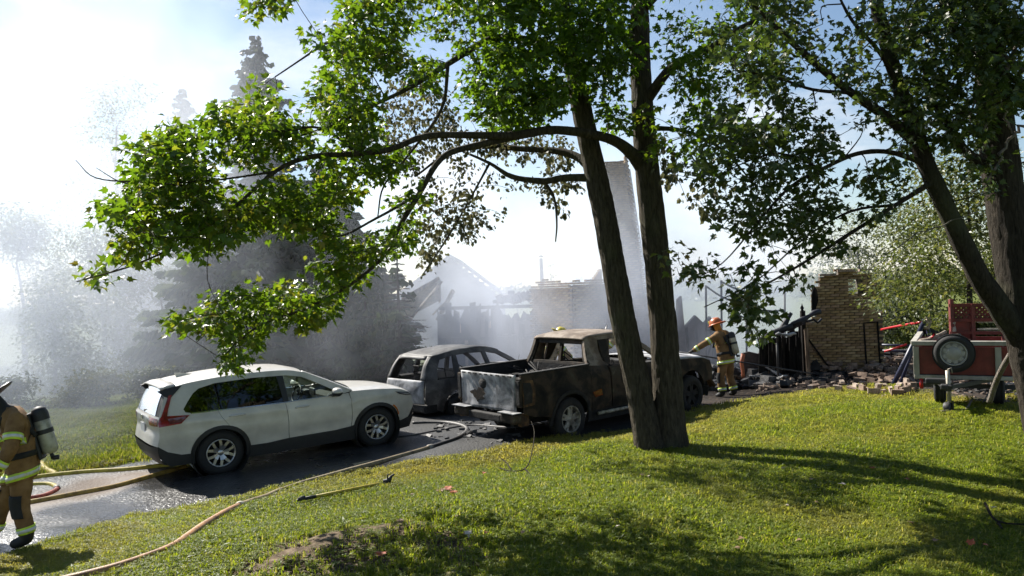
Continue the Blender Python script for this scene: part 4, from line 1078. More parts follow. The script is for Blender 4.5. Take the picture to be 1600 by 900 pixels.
# the upper crown, above the picture's edge, that shades the lawn to the right
for k in range(110):
    a = rg.uniform(0, 2 * PI); r = 2.6 * math.sqrt(rg.uniform()); z = rg.uniform(7.2, 11.5)
    cr.cluster((b0.x - .6 + r * math.cos(a), b0.y + r * math.sin(a), z), .45, 22, .13, .35, thick=.02)
finish_crown(cr, maple, "maple_leaf", "maple_bark")
# scorched browned foliage on the far side of the same tree
cr2 = Crown(np.random.default_rng(8))
for L in (LIMBS[2], LIMBS[3], LIMBS[4], LIMBS[5], LIMBS[14]): pp, rr = px_path(L); cr2.limb(pp, rr)
fill(cr2, PF, 260, 12.8, .2, 15, .068, .5, gap=.36, seed=13, thick=.006)
fill(cr2, [(855, 285), (880, 300), (885, 330), (860, 345), (845, 320)], 6, 12, .12, 10, .08, .3)
fill(cr2, [(1020, 215), (1060, 215), (1100, 280), (1160, 300), (1120, 340), (1060, 320), (1030, 260)], 26, 11.6, .18, 12, .085, .4, gap=.3, seed=4, thick=.006)
finish_crown(cr2, maple, "brown_leaf", "dark_bark", single=False, tv=MID_V, tf=MID_F, droop=.8)

# ---- forked maple on the right edge
b1 = P(1640, 692, 10.0)
fork = thing("maple_tree", "dark forked maple at the right edge with a limb leaning left over the red trailer", "tree", (b1.x, b1.y, gz(b1.x, b1.y)))
cr = Crown(np.random.default_rng(21)); rg = cr.rng
tp, tr = px_path([(1652, 705, 10.0, 76), (1642, 670, 10.0, 70), (1620, 590, 10.0, 62), (1601, 500, 10.0, 60), (1581, 380, 10.05, 57), (1565, 270, 10.1, 55), (1552, 150, 10.1, 48), (1544, 40, 10.1, 42), (1540, -80, 10.2, 34), (1540, -280, 10.3, 22), (1545, -500, 10.4, 8)])
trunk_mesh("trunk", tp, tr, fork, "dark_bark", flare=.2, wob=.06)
cr.limb(tp[25:], tr[25:])
RL = [
 [(1600, 535, 10.0, 40), (1562, 480, 9.9, 35), (1528, 428, 9.8, 32), (1490, 350, 9.7, 29), (1453, 270, 9.6, 27), (1427, 200, 9.6, 24), (1400, 120, 9.6, 21), (1380, 50, 9.6, 21), (1362, -30, 9.6, 17), (1340, -150, 9.6, 10), (1330, -260, 9.6, 5)],
 [(1432, 222, 9.6, 20), (1385, 182, 9.4, 16), (1330, 145, 9.2, 13), (1275, 100, 9.0, 11), (1225, 55, 8.8, 8), (1180, 10, 8.7, 5), (1150, -30, 8.6, 3)],
 [(1444, 255, 9.6, 10), (1392, 238, 9.3, 8), (1340, 240, 9.1, 7), (1285, 264, 8.9, 6), (1235, 292, 8.8, 5), (1190, 340, 8.6, 4), (1130, 410, 8.5, 2), (1075, 440, 8.4, 1.5)],
 [(1456, 285, 9.6, 10), (1400, 320, 9.3, 7), (1320, 370, 9.1, 6), (1240, 420, 8.9, 4), (1150, 470, 8.7, 2)],
 [(1412, 160, 9.6, 9), (1380, 90, 9.2, 7), (1330, 30, 9, 5), (1300, -30, 8.8, 3)],
 [(1562, 270, 10.1, 20), (1510, 238, 9.9, 15), (1480, 195, 9.8, 12), (1455, 150, 9.7, 8), (1440, 90, 9.6, 5)],
 [(1330, 145, 9.2, 7), (1270, 140, 9.0, 5), (1210, 120, 8.8, 4), (1150, 110, 8.7, 2)],
 [(1550, 130, 10.1, 16), (1500, 60, 9.8, 11), (1470, 0, 9.6, 8), (1450, -60, 9.5, 5)],
 [(1285, 264, 8.9, 4), (1220, 240, 8.7, 3), (1150, 260, 8.6, 2), (1090, 300, 8.5, 1.5)],
 [(1400, 320, 9.3, 5), (1330, 330, 9.1, 4), (1260, 370, 8.9, 3), (1180, 440, 8.7, 2), (1100, 480, 8.6, 1.5)],
]
for L in RL:
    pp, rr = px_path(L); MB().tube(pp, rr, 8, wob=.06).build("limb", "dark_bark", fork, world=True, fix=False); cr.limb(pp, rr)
PH = [(1130, -40), (1640, -40), (1640, 260), (1540, 330), (1500, 250), (1440, 215), (1420, 290), (1390, 330), (1345, 380), (1290, 420), (1260, 440), (1200, 470), (1170, 500), (1120, 485), (1075, 470), (1055, 430), (1060, 390), (1090, 350), (1090, 300), (1070, 260), (1100, 200)]
def dh(x, y): return 8.5 + max(0, x - 1080) * .0028
fill(cr, PH, 760, dh, .2, 13, .084, lambda x, y: .25 + (.3 if x < 1160 and y > 280 and rg.uniform() < .35 else 0), gap=.42, gscale=.02, seed=15)
fill(cr, [(1400, -40), (1640, -40), (1640, 160), (1520, 200), (1440, 150)], 210, 9.5, .24, 16, .088, .15)
fill(cr, [(1150, 470), (1215, 470), (1230, 500), (1190, 535), (1165, 520)], 9, 8.6, .13, 9, .1, .3, thick=.005)
for k in range(80):
    a = rg.uniform(0, 2 * PI); r = 2.6 * math.sqrt(rg.uniform()); z = rg.uniform(6.6, 10.5)
    cr.cluster((b1.x - .4 + r * math.cos(a), b1.y + r * math.sin(a), z), .45, 22, .12, .3, thick=.02)
finish_crown(cr, fork, "dark_leaf", "dark_bark")
# dead pale branches hanging round that trunk
DEAD = [
 [(1604, 30, 9.5, 6), (1580, 95, 9.5, 6), (1556, 130, 9.5, 6), (1545, 170, 9.5, 5), (1532, 235, 9.5, 3)], [(1597, 110, 9.4, 10), (1585, 100, 9.4, 9), (1565, 87, 9.4, 7)],
 [(1600, 195, 9.4, 5), (1575, 225, 9.4, 5), (1550, 270, 9.4, 4), (1520, 300, 9.4, 3)], [(1535, 40, 9.6, 4), (1528, 100, 9.6, 4), (1520, 170, 9.6, 3), (1512, 230, 9.6, 2)],
 [(1545, 170, 9.5, 3), (1500, 190, 9.5, 2), (1450, 230, 9.5, 1.5)], [(1560, 150, 9.5, 3), (1575, 190, 9.5, 3), (1590, 230, 9.5, 2)],
 [(1540, 60, 9.5, 5), (1500, 85, 9.5, 3), (1440, 70, 9.5, 2)], [(1530, 330, 9.6, 2), (1450, 360, 9.5, 2), (1380, 400, 9.4, 1.5)]]
for L in DEAD:
    pp, rr = px_path(L, 6); pp = [p + Vector(rg.normal(0, .015, 3)) for p in pp]
    MB().tube(pp, rr, 6).build("dead_branch", "pale_dead_wood", fork, world=True, fix=False)

# ---- background trees
def spruce(name, label, px, d, top_py, width_px, bottom=.06, seed=1, material="spruce_needle", dens=1.0, bare=0.0, group="spruces standing in the smoke", bk="dark_bark"):
    rg = np.random.default_rng(seed)
    b = P(px, 600, d); z0 = gz(b.x, min(b.y, 59)); H = P(px, top_py, d).z - z0; Wd = width_px / 2 * d / FOC
    root = thing(name, label, "tree", (b.x, b.y, z0), group=group)
    MB().tube([(0, 0, -.2), (0, 0, H * .5), (0, 0, H * .98)], [H * .022, H * .013, .015], 8).build("trunk", bk, root, fix=False)
    V = []; A = []; br = MB()
    nw = int(H / .21 * dens)
    for w in range(nw):
        t = w / nw; h = H * (bottom + (1 - bottom) * t) ; L = Wd * (1 - t) ** .8 * rg.uniform(.62, 1.15) + .05
        for k in range(int(5 + 4 * (1 - t))):
            a = rg.uniform(0, 2 * PI); ln = L * rg.uniform(.65, 1.1); dv = np.array([math.cos(a), math.sin(a), 0]); side = np.array([-dv[1], dv[0], 0])
            sag = rg.uniform(.12, .32); is_bare = rg.uniform() < bare
            def pt(u): return np.array([0, 0, h]) + dv * ln * u + np.array([0, 0, -sag * ln * (u - .45 * u * u * 1.3)])
            if is_bare: br.tube([Vector(pt(u)) for u in (0, .5, 1)], [.016, .010, .004], 3, cap=False)
            if is_bare:
                for q in range(5):
                    u = .3 + .13 * q; p = pt(u)
                    for sgn in (-1, 1): br.tube([Vector(p), Vector(p + side * sgn * ln * (1 - u) * .5 + dv * ln * .12 + np.array([0, 0, -.03]))], [.006, .003], 3, cap=False)
            if is_bare: continue
            ns = max(3, int(ln / .12))
            for q in range(ns):
                u = (q + .7) / ns; p = pt(u); fl = (1 - u * .5) * min(.8, .16 + ln * .26) * rg.uniform(.7, 1.25)
                for sgn in (-1, 1, 0):
                    tip = p + (side * sgn * fl + dv * fl * (.55 if sgn else .9) + np.array([0, 0, -fl * rg.uniform(.1, .7)]))
                    wv = np.array([rg.normal(0, .025), rg.normal(0, .025), .06 + rg.uniform(0, .04)]) * (.6 + 1.3 * fl)
                    V += [p + wv, p - wv, tip, p * .45 + tip * .55 + wv * 1.5 * np.array([1, 1, rg.choice([-1, 1])])]; A += [rg.uniform()] * 4
    n = len(V) // 4
    F = np.concatenate([np.stack([np.arange(n) * 4, np.arange(n) * 4 + 1, np.arange(n) * 4 + 2], -1), np.stack([np.arange(n) * 4, np.arange(n) * 4 + 2, np.arange(n) * 4 + 3], -1)])
    o = big_mesh("crown", np.array(V), F, material, root, attr={'rnd': A}); o['kind'] = 'stuff'
    if br.v: br.build("bare_branches", bk, root, fix=False)['kind'] = 'stuff'
    return root
spruce("spruce_tree", "tallest spruce rising pale through the smoke behind the left maple branches", 418, 32, 50, 300, seed=1)
spruce("spruce_tree", "thin fading spruce left of the tallest one", 300, 37, 135, 250, seed=2)
spruce("spruce_tree", "dark full spruce right of the tallest one behind the white car's hood", 520, 27, 235, 320, seed=3)
spruce("spruce_tree", "broad dark spruce with low boughs right behind the white car's roof", 450, 24, 280, 360, seed=4, bottom=.03)
spruce("spruce_tree", "pale green lit spruce with drooping boughs left of the white car's roof", 322, 26, 335, 250, seed=5, material="lit_spruce_needle")
spruce("spruce_tree", "half bare young spruce with thin branches beside the burnt house", 627, 20.5, 392, 170, seed=6, dens=1.3, bare=.80, bottom=.05)
spruce("spruce_tree", "small dark spruce at the foot of the half bare one", 575, 22, 420, 130, seed=7)
spruce("spruce_tree", "wide black spruce between the white car's hood and the burnt hatchback", 555, 24, 330, 230, seed=8, bottom=.03)
spruce("spruce_tree", "dense dark spruce right behind the white car's front door", 390, 25.5, 330, 210, seed=9, bottom=.03)

def broadleaf(label, px, d, top_py, width_px, seed, leaf=.14, n=190, per=26, material="far_leaf", low=.25, col=.45, group=None, name="broadleaf_tree", bushy=False, bot_py=600):
    rg = np.random.default_rng(seed)
    b = P(px, bot_py, d); z0 = gz(b.x, min(b.y, 59)); H = P(px, top_py, d).z - z0; Wd = width_px / 2 * d / FOC
    root = thing(name, label, "shrub" if bushy else "tree", (b.x, b.y, z0), group=group)
    cr = Crown(rg)
    stem = [Vector((b.x + rg.normal(0, .02) * H * t, b.y, z0 - .1 + H * .85 * t)) for t in np.linspace(0, 1, 7)]
    rad = [max(.015, H * .02 * (1 - .9 * t)) for t in np.linspace(0, 1, 7)]
    if not bushy: trunk_mesh("trunk", stem, rad, root, "dark_bark", n=8)
    cr.limb(stem[(1 if bushy else 2):], rad[(1 if bushy else 2):])
    # lobes of uneven size make the outline
    lobes = [(rg.uniform(-.62, .62), rg.uniform(-.6, .6), rg.uniform(low, .92), rg.uniform(.22, .42)) for _ in range(9)] + [(0, 0, .85, .3)]
    for i in range(n):
        lx, ly, lz, lr = lobes[rg.integers(len(lobes))]
        g = rg.normal(0, 1, 3); g /= np.linalg.norm(g); g *= lr * rg.uniform(.45, 1) 
        c = (b.x + (lx * (1.15 - .6 * lz) + g[0]) * Wd, b.y + (ly * (1.15 - .6 * lz) + g[1]) * Wd, z0 + min(1.0, max(low * .5, lz + g[2] * .55)) * H)
        cr.cluster(c, .13 * Wd + .18, per, leaf, float(np.clip(col + rg.normal(0, .12), 0, 1)), thick=.02)
    finish_crown(cr, root, material, "dark_bark", single=False, tv=SIMPLE_V, tf=SIMPLE_F)
    return root
HZ = "hazy broadleaf trees on the left"
broadleaf("tallest hazy broadleaf tree on the left with a ragged pale top", 190, 40, 130, 270, 31, leaf=.14, n=330, per=26)
broadleaf("hazy broadleaf tree at the far left edge behind the first firefighter", 40, 32, 330, 260, 32, leaf=.13, n=340)
broadleaf("rounded hazy tree between the far left tree and the pale spruce", 165, 30, 345, 250, 33, leaf=.13, low=.10, n=360)
broadleaf("low leafy tree behind the grassy bank at the left", 85, 26, 430, 270, 34, leaf=.12, low=.06, n=340)
broadleaf("leafy tree left of the pale lit spruce, half lost in smoke", 255, 29, 400, 190, 35, leaf=.12, low=.06, n=300)
broadleaf("yellow green bush on the grassy bank left of the white car", 140, 20.5, 585, 150, 36, leaf=.10, n=120, low=.1, col=.8, bushy=True, name="bush", bot_py=640)
broadleaf("grey green bush at the left edge behind the first firefighter", 30, 20, 590, 150, 37, leaf=.10, n=110, low=.1, col=.4, bushy=True, name="bush", bot_py=650)
broadleaf("leafy bush behind the rear window of the white car", 235, 22, 580, 110, 38, leaf=.10, n=90, low=.1, col=.4, bushy=True, name="bush", bot_py=640)
for k, (px, d, tp_, w, lab) in enumerate([(-60, 38, 300, 260, "far tree just inside the left edge"), (1350, 40, 330, 240, "far sunlit tree behind the tall brick wall"), (1460, 34, 330, 260, "sunlit tree behind the leaning blue posts"),
      (1560, 38, 380, 230, "sunlit tree behind the red lattice load"), (1420, 30, 470, 170, "dark low bush behind the red tape"), (1520, 28, 480, 150, "dark low bush behind the trailer load")]):
    broadleaf(lab, px, d, tp_, w, 50 + k, leaf=.15, low=.1 if k > 0 else .2, n=230, per=28, col=.5)
broadleaf("low hanging leafy tree between the tall brick wall and the red trailer", 1520, 16.5, 235, 380, 71, leaf=.095, n=330, per=26, low=.40, col=.5)
# bare far trees over the ruin
broadleaf("sparse far tree above the middle of the ruined house", 815, 44, 440, 70, 61, leaf=.14, n=40, per=10)
broadleaf("slim far tree beside the pale stove pipe", 868, 44, 408, 34, 62, leaf=.12, n=30, per=9)
# a far tree line closes the horizon
rg = np.random.default_rng(77); V = []; A = []
for i in range(26000):
    x = rg.uniform(-170, 170); y = 112 + 22 * rg.uniform(); hgt = (3.2 + 1.8 * float(vnoise([x], [0], .06, 3)[0]) * 2)
    z = -1.2 + hgt * rg.uniform() ** .8; s = rg.uniform(.2, .5)
    for q in range(3): V.append((x + rg.normal(0, s), y + rg.normal(0, s), z + rg.normal(0, s)))
    A += [rg.uniform()] * 3
wood = big_mesh("far_wood", V, np.arange(len(V)).reshape(-1, 3), "far_leaf", attr={'rnd': A}); wood['kind'] = 'stuff'; wood['label'] = 'far belt of woodland along the horizon'

# ================================================================== VEHICLES
def offset_poly(poly, d):
    """shrink an outline by d (outline may run either way)"""
    n = len(poly); A = sum(poly[i][0] * poly[(i + 1) % n][1] - poly[(i + 1) % n][0] * poly[i][1] for i in range(n)); s = 1 if A > 0 else -1
    out = []
    for i in range(n):
        p = Vector((*poly[i - 1], 0)); q = Vector((*poly[i], 0)); r = Vector((*poly[(i + 1) % n], 0))
        e1 = (q - p); e2 = (r - q)
        if e1.length < 1e-6 or e2.length < 1e-6: out.append((q.x, q.y)); continue
        e1.normalize(); e2.normalize()
        nn = Vector((-e1.y - e2.y, e1.x + e2.x, 0)) * s
        if nn.length < 1e-6: out.append((q.x, q.y)); continue
        nn.normalize(); k = d / max(.35, abs(nn.dot(Vector((-e1.y, e1.x, 0)))))
        out.append((q.x + nn.x * k, q.y + nn.y * k))
    return out
def arc(c, r, a0, a1, n=14):
    return [(c[0] + r * math.cos(R(a0 + (a1 - a0) * i / (n - 1))), c[1] + r * math.sin(R(a0 + (a1 - a0) * i / (n - 1)))) for i in range(n)]
def seg(pts, per=5): return [tuple(a) for a in catmull(pts, per)]
def xz(s): return [(a[0], a[1]) for a in s]

from mathutils.geometry import delaunay_2d_cdt
class Body:
    def __init__(s, f, root, zm=lambda z: z): s.f = f; s.root = root; s.zm = zm
    def normal(s, x, z, sgn):
        e = .01; fx = (s.f(x + e, z) - s.f(x - e, z)) / (2 * e); fz = (s.f(x, z + e) - s.f(x, z - e)) / (2 * e)
        return Vector((-fx, sgn, -fz)).normalized()
    def panel(s, name, poly, material, sides=(-1, 1), off=0.0, gap=.003, depth=.02, parent=None, step=.11, dent=None):
        res = []
        q = offset_poly(poly, gap) if gap else list(poly)
        bd = []
        for i in range(len(q)):
            u, w = q[i], q[(i + 1) % len(q)]; L = math.hypot(w[0] - u[0], w[1] - u[1])
            if L < .0015: continue
            k = max(1, int(math.ceil(L / step))); bd += [(u[0] + (w[0] - u[0]) * j / k, u[1] + (w[1] - u[1]) * j / k) for j in range(k)]
        xs = [p[0] for p in q]; zs = [p[1] for p in q]
        gxx, gzz = np.meshgrid(np.arange(min(xs) + step / 2, max(xs), step), np.arange(min(zs) + step / 2, max(zs), step))
        ok = poly_dist(gxx.ravel(), gzz.ravel(), bd) > step * .35 if gxx.size else np.zeros(0, bool)
        pts = [Vector(p) for p in bd] + [Vector((x, z)) for x, z in zip(gxx.ravel()[ok], gzz.ravel()[ok])]
        nb = len(bd)
        tv, te, tf, ov, oe, of = delaunay_2d_cdt(pts, [(i, (i + 1) % nb) for i in range(nb)], [tuple(range(nb))], 1, 1e-6)
        cnt = {}
        for f in tf:
            for i in range(len(f)): cnt[frozenset((f[i], f[(i + 1) % len(f)]))] = cnt.get(frozenset((f[i], f[(i + 1) % len(f)])), 0) + 1
        for sgn in sides:
            V = []; N = []; F = []
            for p in tv:
                x, z = p.x, p.y; y = s.f(x, z) + off + (dent(x, z) if dent else 0)
                V.append(Vector((x, sgn * y, s.zm(z)))); N.append(s.normal(x, z, sgn))
            for f in tf:
                p0, p1, p2 = tv[f[0]], tv[f[1]], tv[f[2]]
                ccw = (p1.x - p0.x) * (p2.y - p0.y) - (p1.y - p0.y) * (p2.x - p0.x) > 0     # in (x, z): ccw faces -y
                F.append(tuple(f) if ccw == (sgn < 0) else tuple(f[::-1]))
            for e, c in cnt.items():
                if c == 1:
                    a, b = tuple(e); o = len(V)
                    ia, ib = V[a] - N[a] * depth, V[b] - N[b] * depth
                    V += [V[a].copy(), V[b].copy(), ib, ia]
                    t = (V[b] - V[a]).cross(ia - V[a]); t = t.normalized() if t.length > 1e-9 else N[a]
                    N += [t] * 4; F.append((o, o + 1, o + 2, o + 3))
            me = bpy.data.meshes.new(name); me.from_pydata(V, [], F)
            me.polygons.foreach_set('use_smooth', [True] * len(F)); me.materials.append(MAT[material])
            me.normals_split_custom_set_from_vertices([tuple(n) for n in N])
            res.append(link(name, me, parent or s.root))
        return res
    def band(s, name, sg, material, t0=-1, t1=1, p=3.2, off=0.0, parent=None, nt=17, thick=0.0, dent=None, gap=0.0):
        """surface across the car along an outline segment of (x, z, crown)"""
        rows = []
        n = len(sg)
        for i, (x, z, c) in enumerate(sg):
            a = sg[max(0, i - 1)]; b = sg[min(n - 1, i + 1)]; d = Vector((b[0] - a[0], 0, b[1] - a[1])).normalized()
            nr = Vector((-d.z, 0, d.x))
            row = []
            for k in range(nt):
                t = t0 + (t1 - t0) * k / (nt - 1)
                q = Vector((x, t * s.f(x, z), z)) + nr * (c * (1 - abs(t) ** p) + off + (dent(x, t) if dent else 0))
                q.z = s.zm(q.z); row.append(q)
            rows.append(row)
        o = MB().grid(rows).build(name, material, parent or s.root, fix=False)
        if thick: sm = o.modifiers.new("solid", 'SOLIDIFY'); sm.thickness = thick; sm.offset = 0
        return o

def wheel(root, x, y, z, r, w, rim_r, style, tyre_mat="tyre_rubber", rim_mat="alloy", flat=0.0):
    """wheel thing-part with tyre and rim sub-parts; faces outward on its own side"""
    sg = -1 if y < 0 else 1
    M = Matrix.Translation((x, y, z)) @ Matrix.Rotation(PI / 2 * (1 if sg < 0 else -1), 4, 'X')   # local +z = outward
    e = bpy.data.objects.new("wheel", None); C.objects.link(e); e.parent = root; WM[e.name] = WM[root.name]
    prof = [(rim_r, -w / 2 + .02), (rim_r + .02, -w / 2), (r - .05, -w / 2), (r - .012, -w / 2 + .025), (r, -w / 2 + .06), (r, w / 2 - .06), (r - .012, w / 2 - .025), (r - .05, w / 2), (rim_r + .03, w / 2 + .004), (rim_r, w / 2 - .012), (rim_r - .01, -w / 2 + .03)]
    if tyre_mat:
        t = MB().lathe(prof, M, 40); 
        for k in range(56):
            a = 2 * PI * k / 56
            for zz in (-.05, .05): t.box(M @ Vector((math.cos(a) * r, math.sin(a) * r, zz)), (.014, .02, .05), (M.to_3x3() @ Matrix.Rotation(a, 3, 'Z')) @ Matrix.Rotation(PI / 2, 3, 'X'))
        t.build("tyre", tyre_mat, e)
    rm = MB().lathe([(rim_r * .98, -w * .3), (rim_r * .99, w / 2 - .03), (rim_r + .006, w / 2 - .006), (rim_r - .012, w / 2 - .004), (rim_r - .022, w / 2 - .03), (rim_r - .03, -w * .3)], M, 40)
    h = w / 2
    rm.lathe([(0.0, h - .035), (.045, h - .037), (.062, h - .05), (.07, h - .09)], M, 20)
    if style == 'split5':
        for k in range(5):
            for q in (-1, 1):
                a0 = 2 * PI * k / 5 + q * .12; a1 = 2 * PI * k / 5 + q * .34
                p0 = M @ Vector((math.cos(a0) * .05, math.sin(a0) * .05, h - .055)); pm = M @ Vector((math.cos(a0 * .5 + a1 * .5) * rim_r * .55, math.sin(a0 * .5 + a1 * .5) * rim_r * .55, h - .035)); p1 = M @ Vector((math.cos(a1) * (rim_r - .012), math.sin(a1) * (rim_r - .012), h - .03))
                up = M.to_3x3() @ Vector((0, 0, 1))
                rm.bar(p0, pm, .05, .035, up); rm.bar(pm, p1, .042, .03, up)
    elif style == 'wide5':
        for k in range(5):
            a = 2 * PI * k / 5 + .3; up = M.to_3x3() @ Vector((0, 0, 1))
            c, s_ = math.cos(a), math.sin(a)
            poly = [(.04, -.055), (rim_r * .6, -.05), (rim_r - .01, -.075), (rim_r - .01, -.022), (rim_r * .62, 0), (rim_r - .01, .022), (rim_r - .01, .075), (rim_r * .6, .05), (.04, .055)]
            rm.prism([(c * u - s_ * v, s_ * u + c * v) for u, v in poly], M @ Matrix.Translation((0, 0, h - .06)), .03)
    else:
        rm.lathe([(.0, h - .01), (rim_r * .55, h - .012), (rim_r * .62, h - .022)], M, 40)
        for k in range(9):
            a = 2 * PI * k / 9; c, s_ = math.cos(a), math.sin(a)
            poly = [(rim_r * .5, -.045), (rim_r * .86, -.028), (rim_r * .86, .028), (rim_r * .5, .045)]
            rm.prism([(c * u - s_ * v, s_ * u + c * v) for u, v in poly], M @ Matrix.Translation((0, 0, h - .035)), .02)
        rm.lathe([(rim_r * .45, h - .055), (rim_r, h - .06)], M, 40)
    rm.build("rim", rim_mat, e)
    d = MB().lathe([(0, -w * .2), (rim_r * .97, -w * .2), (rim_r * .97, -w * .25)], M, 24); d.build("brake_disc", "inner_dark" if rim_mat == "alloy" else "char", e)
    return e
def car_matrix(rear_px, front_px, drop=0.0):
    """rear and front near-wheel contact points (px, py, d) -> matrix of the car (x forward, z up, origin on the ground under the rear axle)"""
    a, b = Vector(rear_px), Vector(front_px)
    fw = (b - a).normalized(); left = Vector((0, 0, 1)).cross(fw).normalized(); up = fw.cross(left)
    return Matrix((fw, left, up)).transposed().to_4x4(), a, left

# ------------------------------------------------------------------ white SUV
def ground_pt(px, py, d):
    p = P(px, py, d); return Vector((p.x, p.y, gz(p.x, p.y)))
ra = ground_pt(347, 742, 12.6); fa0 = ground_pt(589, 697, 14.15)
dirv = (fa0 - ra).normalized(); fa = ra + dirv * 2.70
Mr, a_, left = car_matrix(ra, fa)
WID = .79
Mc = Mr.copy(); Mc.translation = ra + left * (WID + .06) + Vector((0, 0, .0)); Mc = Mc @ Matrix.Diagonal((1, 1, .965, 1))
suv = thing("parked_car", "clean white sport utility car parked on the wet driveway, the only unburnt one", "car", M=Mc)
def f_suv(x, z):
    pts = [(.2, .86), (.42, .90), (.7, .935), (.9, .925), (1.08, .90), (1.35, .80), (1.6, .695), (1.75, .62)]
    w = pts[0][1]
    for (z0, w0), (z1, w1) in zip(pts, pts[1:]):
        if z >= z0:
            t = min(1, (z - z0) / (z1 - z0)); w = w0 + (w1 - w0) * t
    if z > 1.75: w = .62
    u = x - 1.2
    tp = 1 - .20 * abs(u / 2.45) ** 4.5 if u > 0 else 1 - .11 * abs(u / 2.25) ** 4
    # shoulder crease and the bulge over the wheels
    w += .012 * math.exp(-((z - .93) / .05) ** 2) + .018 * math.exp(-((z - .72) / .2) ** 2) * (math.exp(-(x / .55) ** 2) + math.exp(-((x - 2.7) / .55) ** 2))
    w -= .016 * math.exp(-((z - .52) / .10) ** 2) * math.exp(-((x - 1.35) / .75) ** 4)
    return w * tp
B = Body(f_suv, suv)
s_rb = seg([(-.80, .26, .02), (-.95, .34, .05), (-1.02, .48, .08), (-1.03, .60, .10)])
s_rh = seg([(-1.03, .60, .10), (-1.0, .72, .10), (-.985, .86, .08), (-.995, 1.0, .09), (-.97, 1.10, .08)])
s_rg = seg([(-.97, 1.10, .08), (-.88, 1.34, .07), (-.76, 1.57, .05)])
s_rf = seg([(-.76, 1.57, .05), (-.4, 1.635, .06), (.2, 1.685, .065), (.75, 1.69, .07), (1.2, 1.665, .065), (1.45, 1.60, .06)])
s_ws = seg([(1.45, 1.60, .06), (1.87, 1.36, .08), (2.25, 1.12, .12)])
s_hd = seg([(2.25, 1.12, .09), (2.7, 1.095, .07), (3.2, 1.03, .06), (3.48, .94, .07)])
s_fr = seg([(3.48, .94, .07), (3.58, .84, .10), (3.62, .66, .12), (3.60, .45, .12), (3.50, .25, .10)])
A0, A1, AR = (0, .36), (2.70, .36), .455
arc_r = arc(A0, AR, 72, 203, 18); arc_rf = arc(A0, AR, 8, 72, 9)
win_top = [(2.06, 1.10), (1.86, 1.24), (1.60, 1.41), (1.42, 1.515), (1.15, 1.575), (.6, 1.60), (0, 1.58), (-.25, 1.52), (-.34, 1.45)]
side_up = xz(s_rh) + xz(s_rg)[1:] + xz(s_rf)[1:] + xz(s_ws)[1:-1] + [(2.23, 1.12)] + win_top + [(-.53, 1.19), (-.50, 1.135), (-.42, 1.115), (-.02, 1.10), (.03, .97)] + arc_r + [(-.62, .43), (-.86, .50)]
B.panel("body_side", side_up, "white_paint", gap=.0)
belt_f, belt_b = (2.20, 1.065), (-.02, 1.10)
B.panel("rear_door", [(-.02, 1.10), (1.065, 1.08), (1.09, .8), (1.10, .425), (.75, .40), (.47, .40)] + arc_rf + [(.03, .97)], "white_paint", gap=.005)
B.panel("front_door", [(1.065, 1.08), (2.06, 1.10), (2.19, 1.10), (2.22, .95), (2.215, .6), (2.20, .455), (1.9, .43), (1.10, .425), (1.09, .8)], "white_paint", gap=.005)
B.panel("front_fender", [(2.20, 1.10), (2.24, 1.12)] + xz(s_hd)[1:] + xz(s_fr)[1:12] + [(3.45, .44), (3.22, .40)] + arc(A1, AR, 10, 166, 20) + [(2.205, .458), (2.218, .6), (2.222, .95)], "white_paint", gap=.004)
B.panel("rear_side_window", [(-.34, 1.45), (-.25, 1.52), (0, 1.58), (.03, 1.10), (-.42, 1.115), (-.50, 1.135), (-.53, 1.19)][::-1], "privacy_glass", off=-.014, gap=.006)
B.panel("rear_door_window", [(.04, 1.10), (.02, 1.58), (.6, 1.60), (1.0, 1.59), (1.04, 1.08)], "privacy_glass", off=-.012, gap=.004)
B.panel("door_pillar", [(1.04, 1.08), (1.0, 1.59), (1.11, 1.58), (1.13, 1.08)], "black_plastic", off=-.004, gap=.001)
B.panel("front_door_window", [(1.13, 1.085), (1.11, 1.58), (1.15, 1.575), (1.42, 1.515), (1.60, 1.41), (1.86, 1.24), (2.06, 1.10)], "clear_glass", off=-.012, gap=.004)
B.panel("window_trim", [(-.42, 1.10), (-.42, 1.118), (1.0, 1.09), (2.07, 1.105), (2.08, 1.09), (1.0, 1.075)], "chrome", off=.006, gap=0)
B.panel("side_skirt", [(.40, .21), (.46, .41), (.75, .405), (1.10, .43), (1.9, .435), (2.26, .46), (2.32, .21)], "black_plastic", off=.012, gap=.001)
for c in (A0, A1): B.panel("wheel_arch_trim", arc(c, .465, -14, 194, 24) + arc(c, .40, 194, -14, 24), "black_plastic", off=.014, gap=0, depth=.10)
B.panel("rear_bumper_side", [(-1.03, .61), (-.86, .505), (-.62, .435), (-.45, .43), (-.44, .26), (-.8, .26), (-.95, .34), (-1.02, .48)], "black_plastic", off=.006, gap=.002)
B.panel("front_bumper_side", [(3.20, .40), (3.45, .445), (3.60, .50), (3.60, .42), (3.50, .25), (3.1, .24), (3.13, .3)], "black_plastic", off=.006, gap=.002)
B.band("rear_bumper", s_rb, "black_plastic", p=6); B.band("hatch", s_rh, "white_paint", p=5); B.band("rear_window", s_rg, "privacy_glass", -.84, .84, p=4, off=.004)
B.band("hatch_frame", s_rg, "black_plastic", p=4, off=-.006)
B.band("roof", s_rf, "white_paint", p=3); B.band("windshield", s_ws, "clear_glass", -.93, .93, p=3); B.band("hood", s_hd, "white_paint", p=3)
for sgn in (-1, 1): B.band("windshield_pillar", s_ws, "white_paint", sgn * .92, sgn, p=3, nt=4, thick=.03)
B.band("front_bumper", s_fr, "white_paint", p=4); B.band("grille", s_fr[4:13], "black_plastic", -.62, .62, p=4, off=.012)
B.band("lower_grille", s_fr[14:20], "black_plastic", -.9, .9, p=4, off=.01)
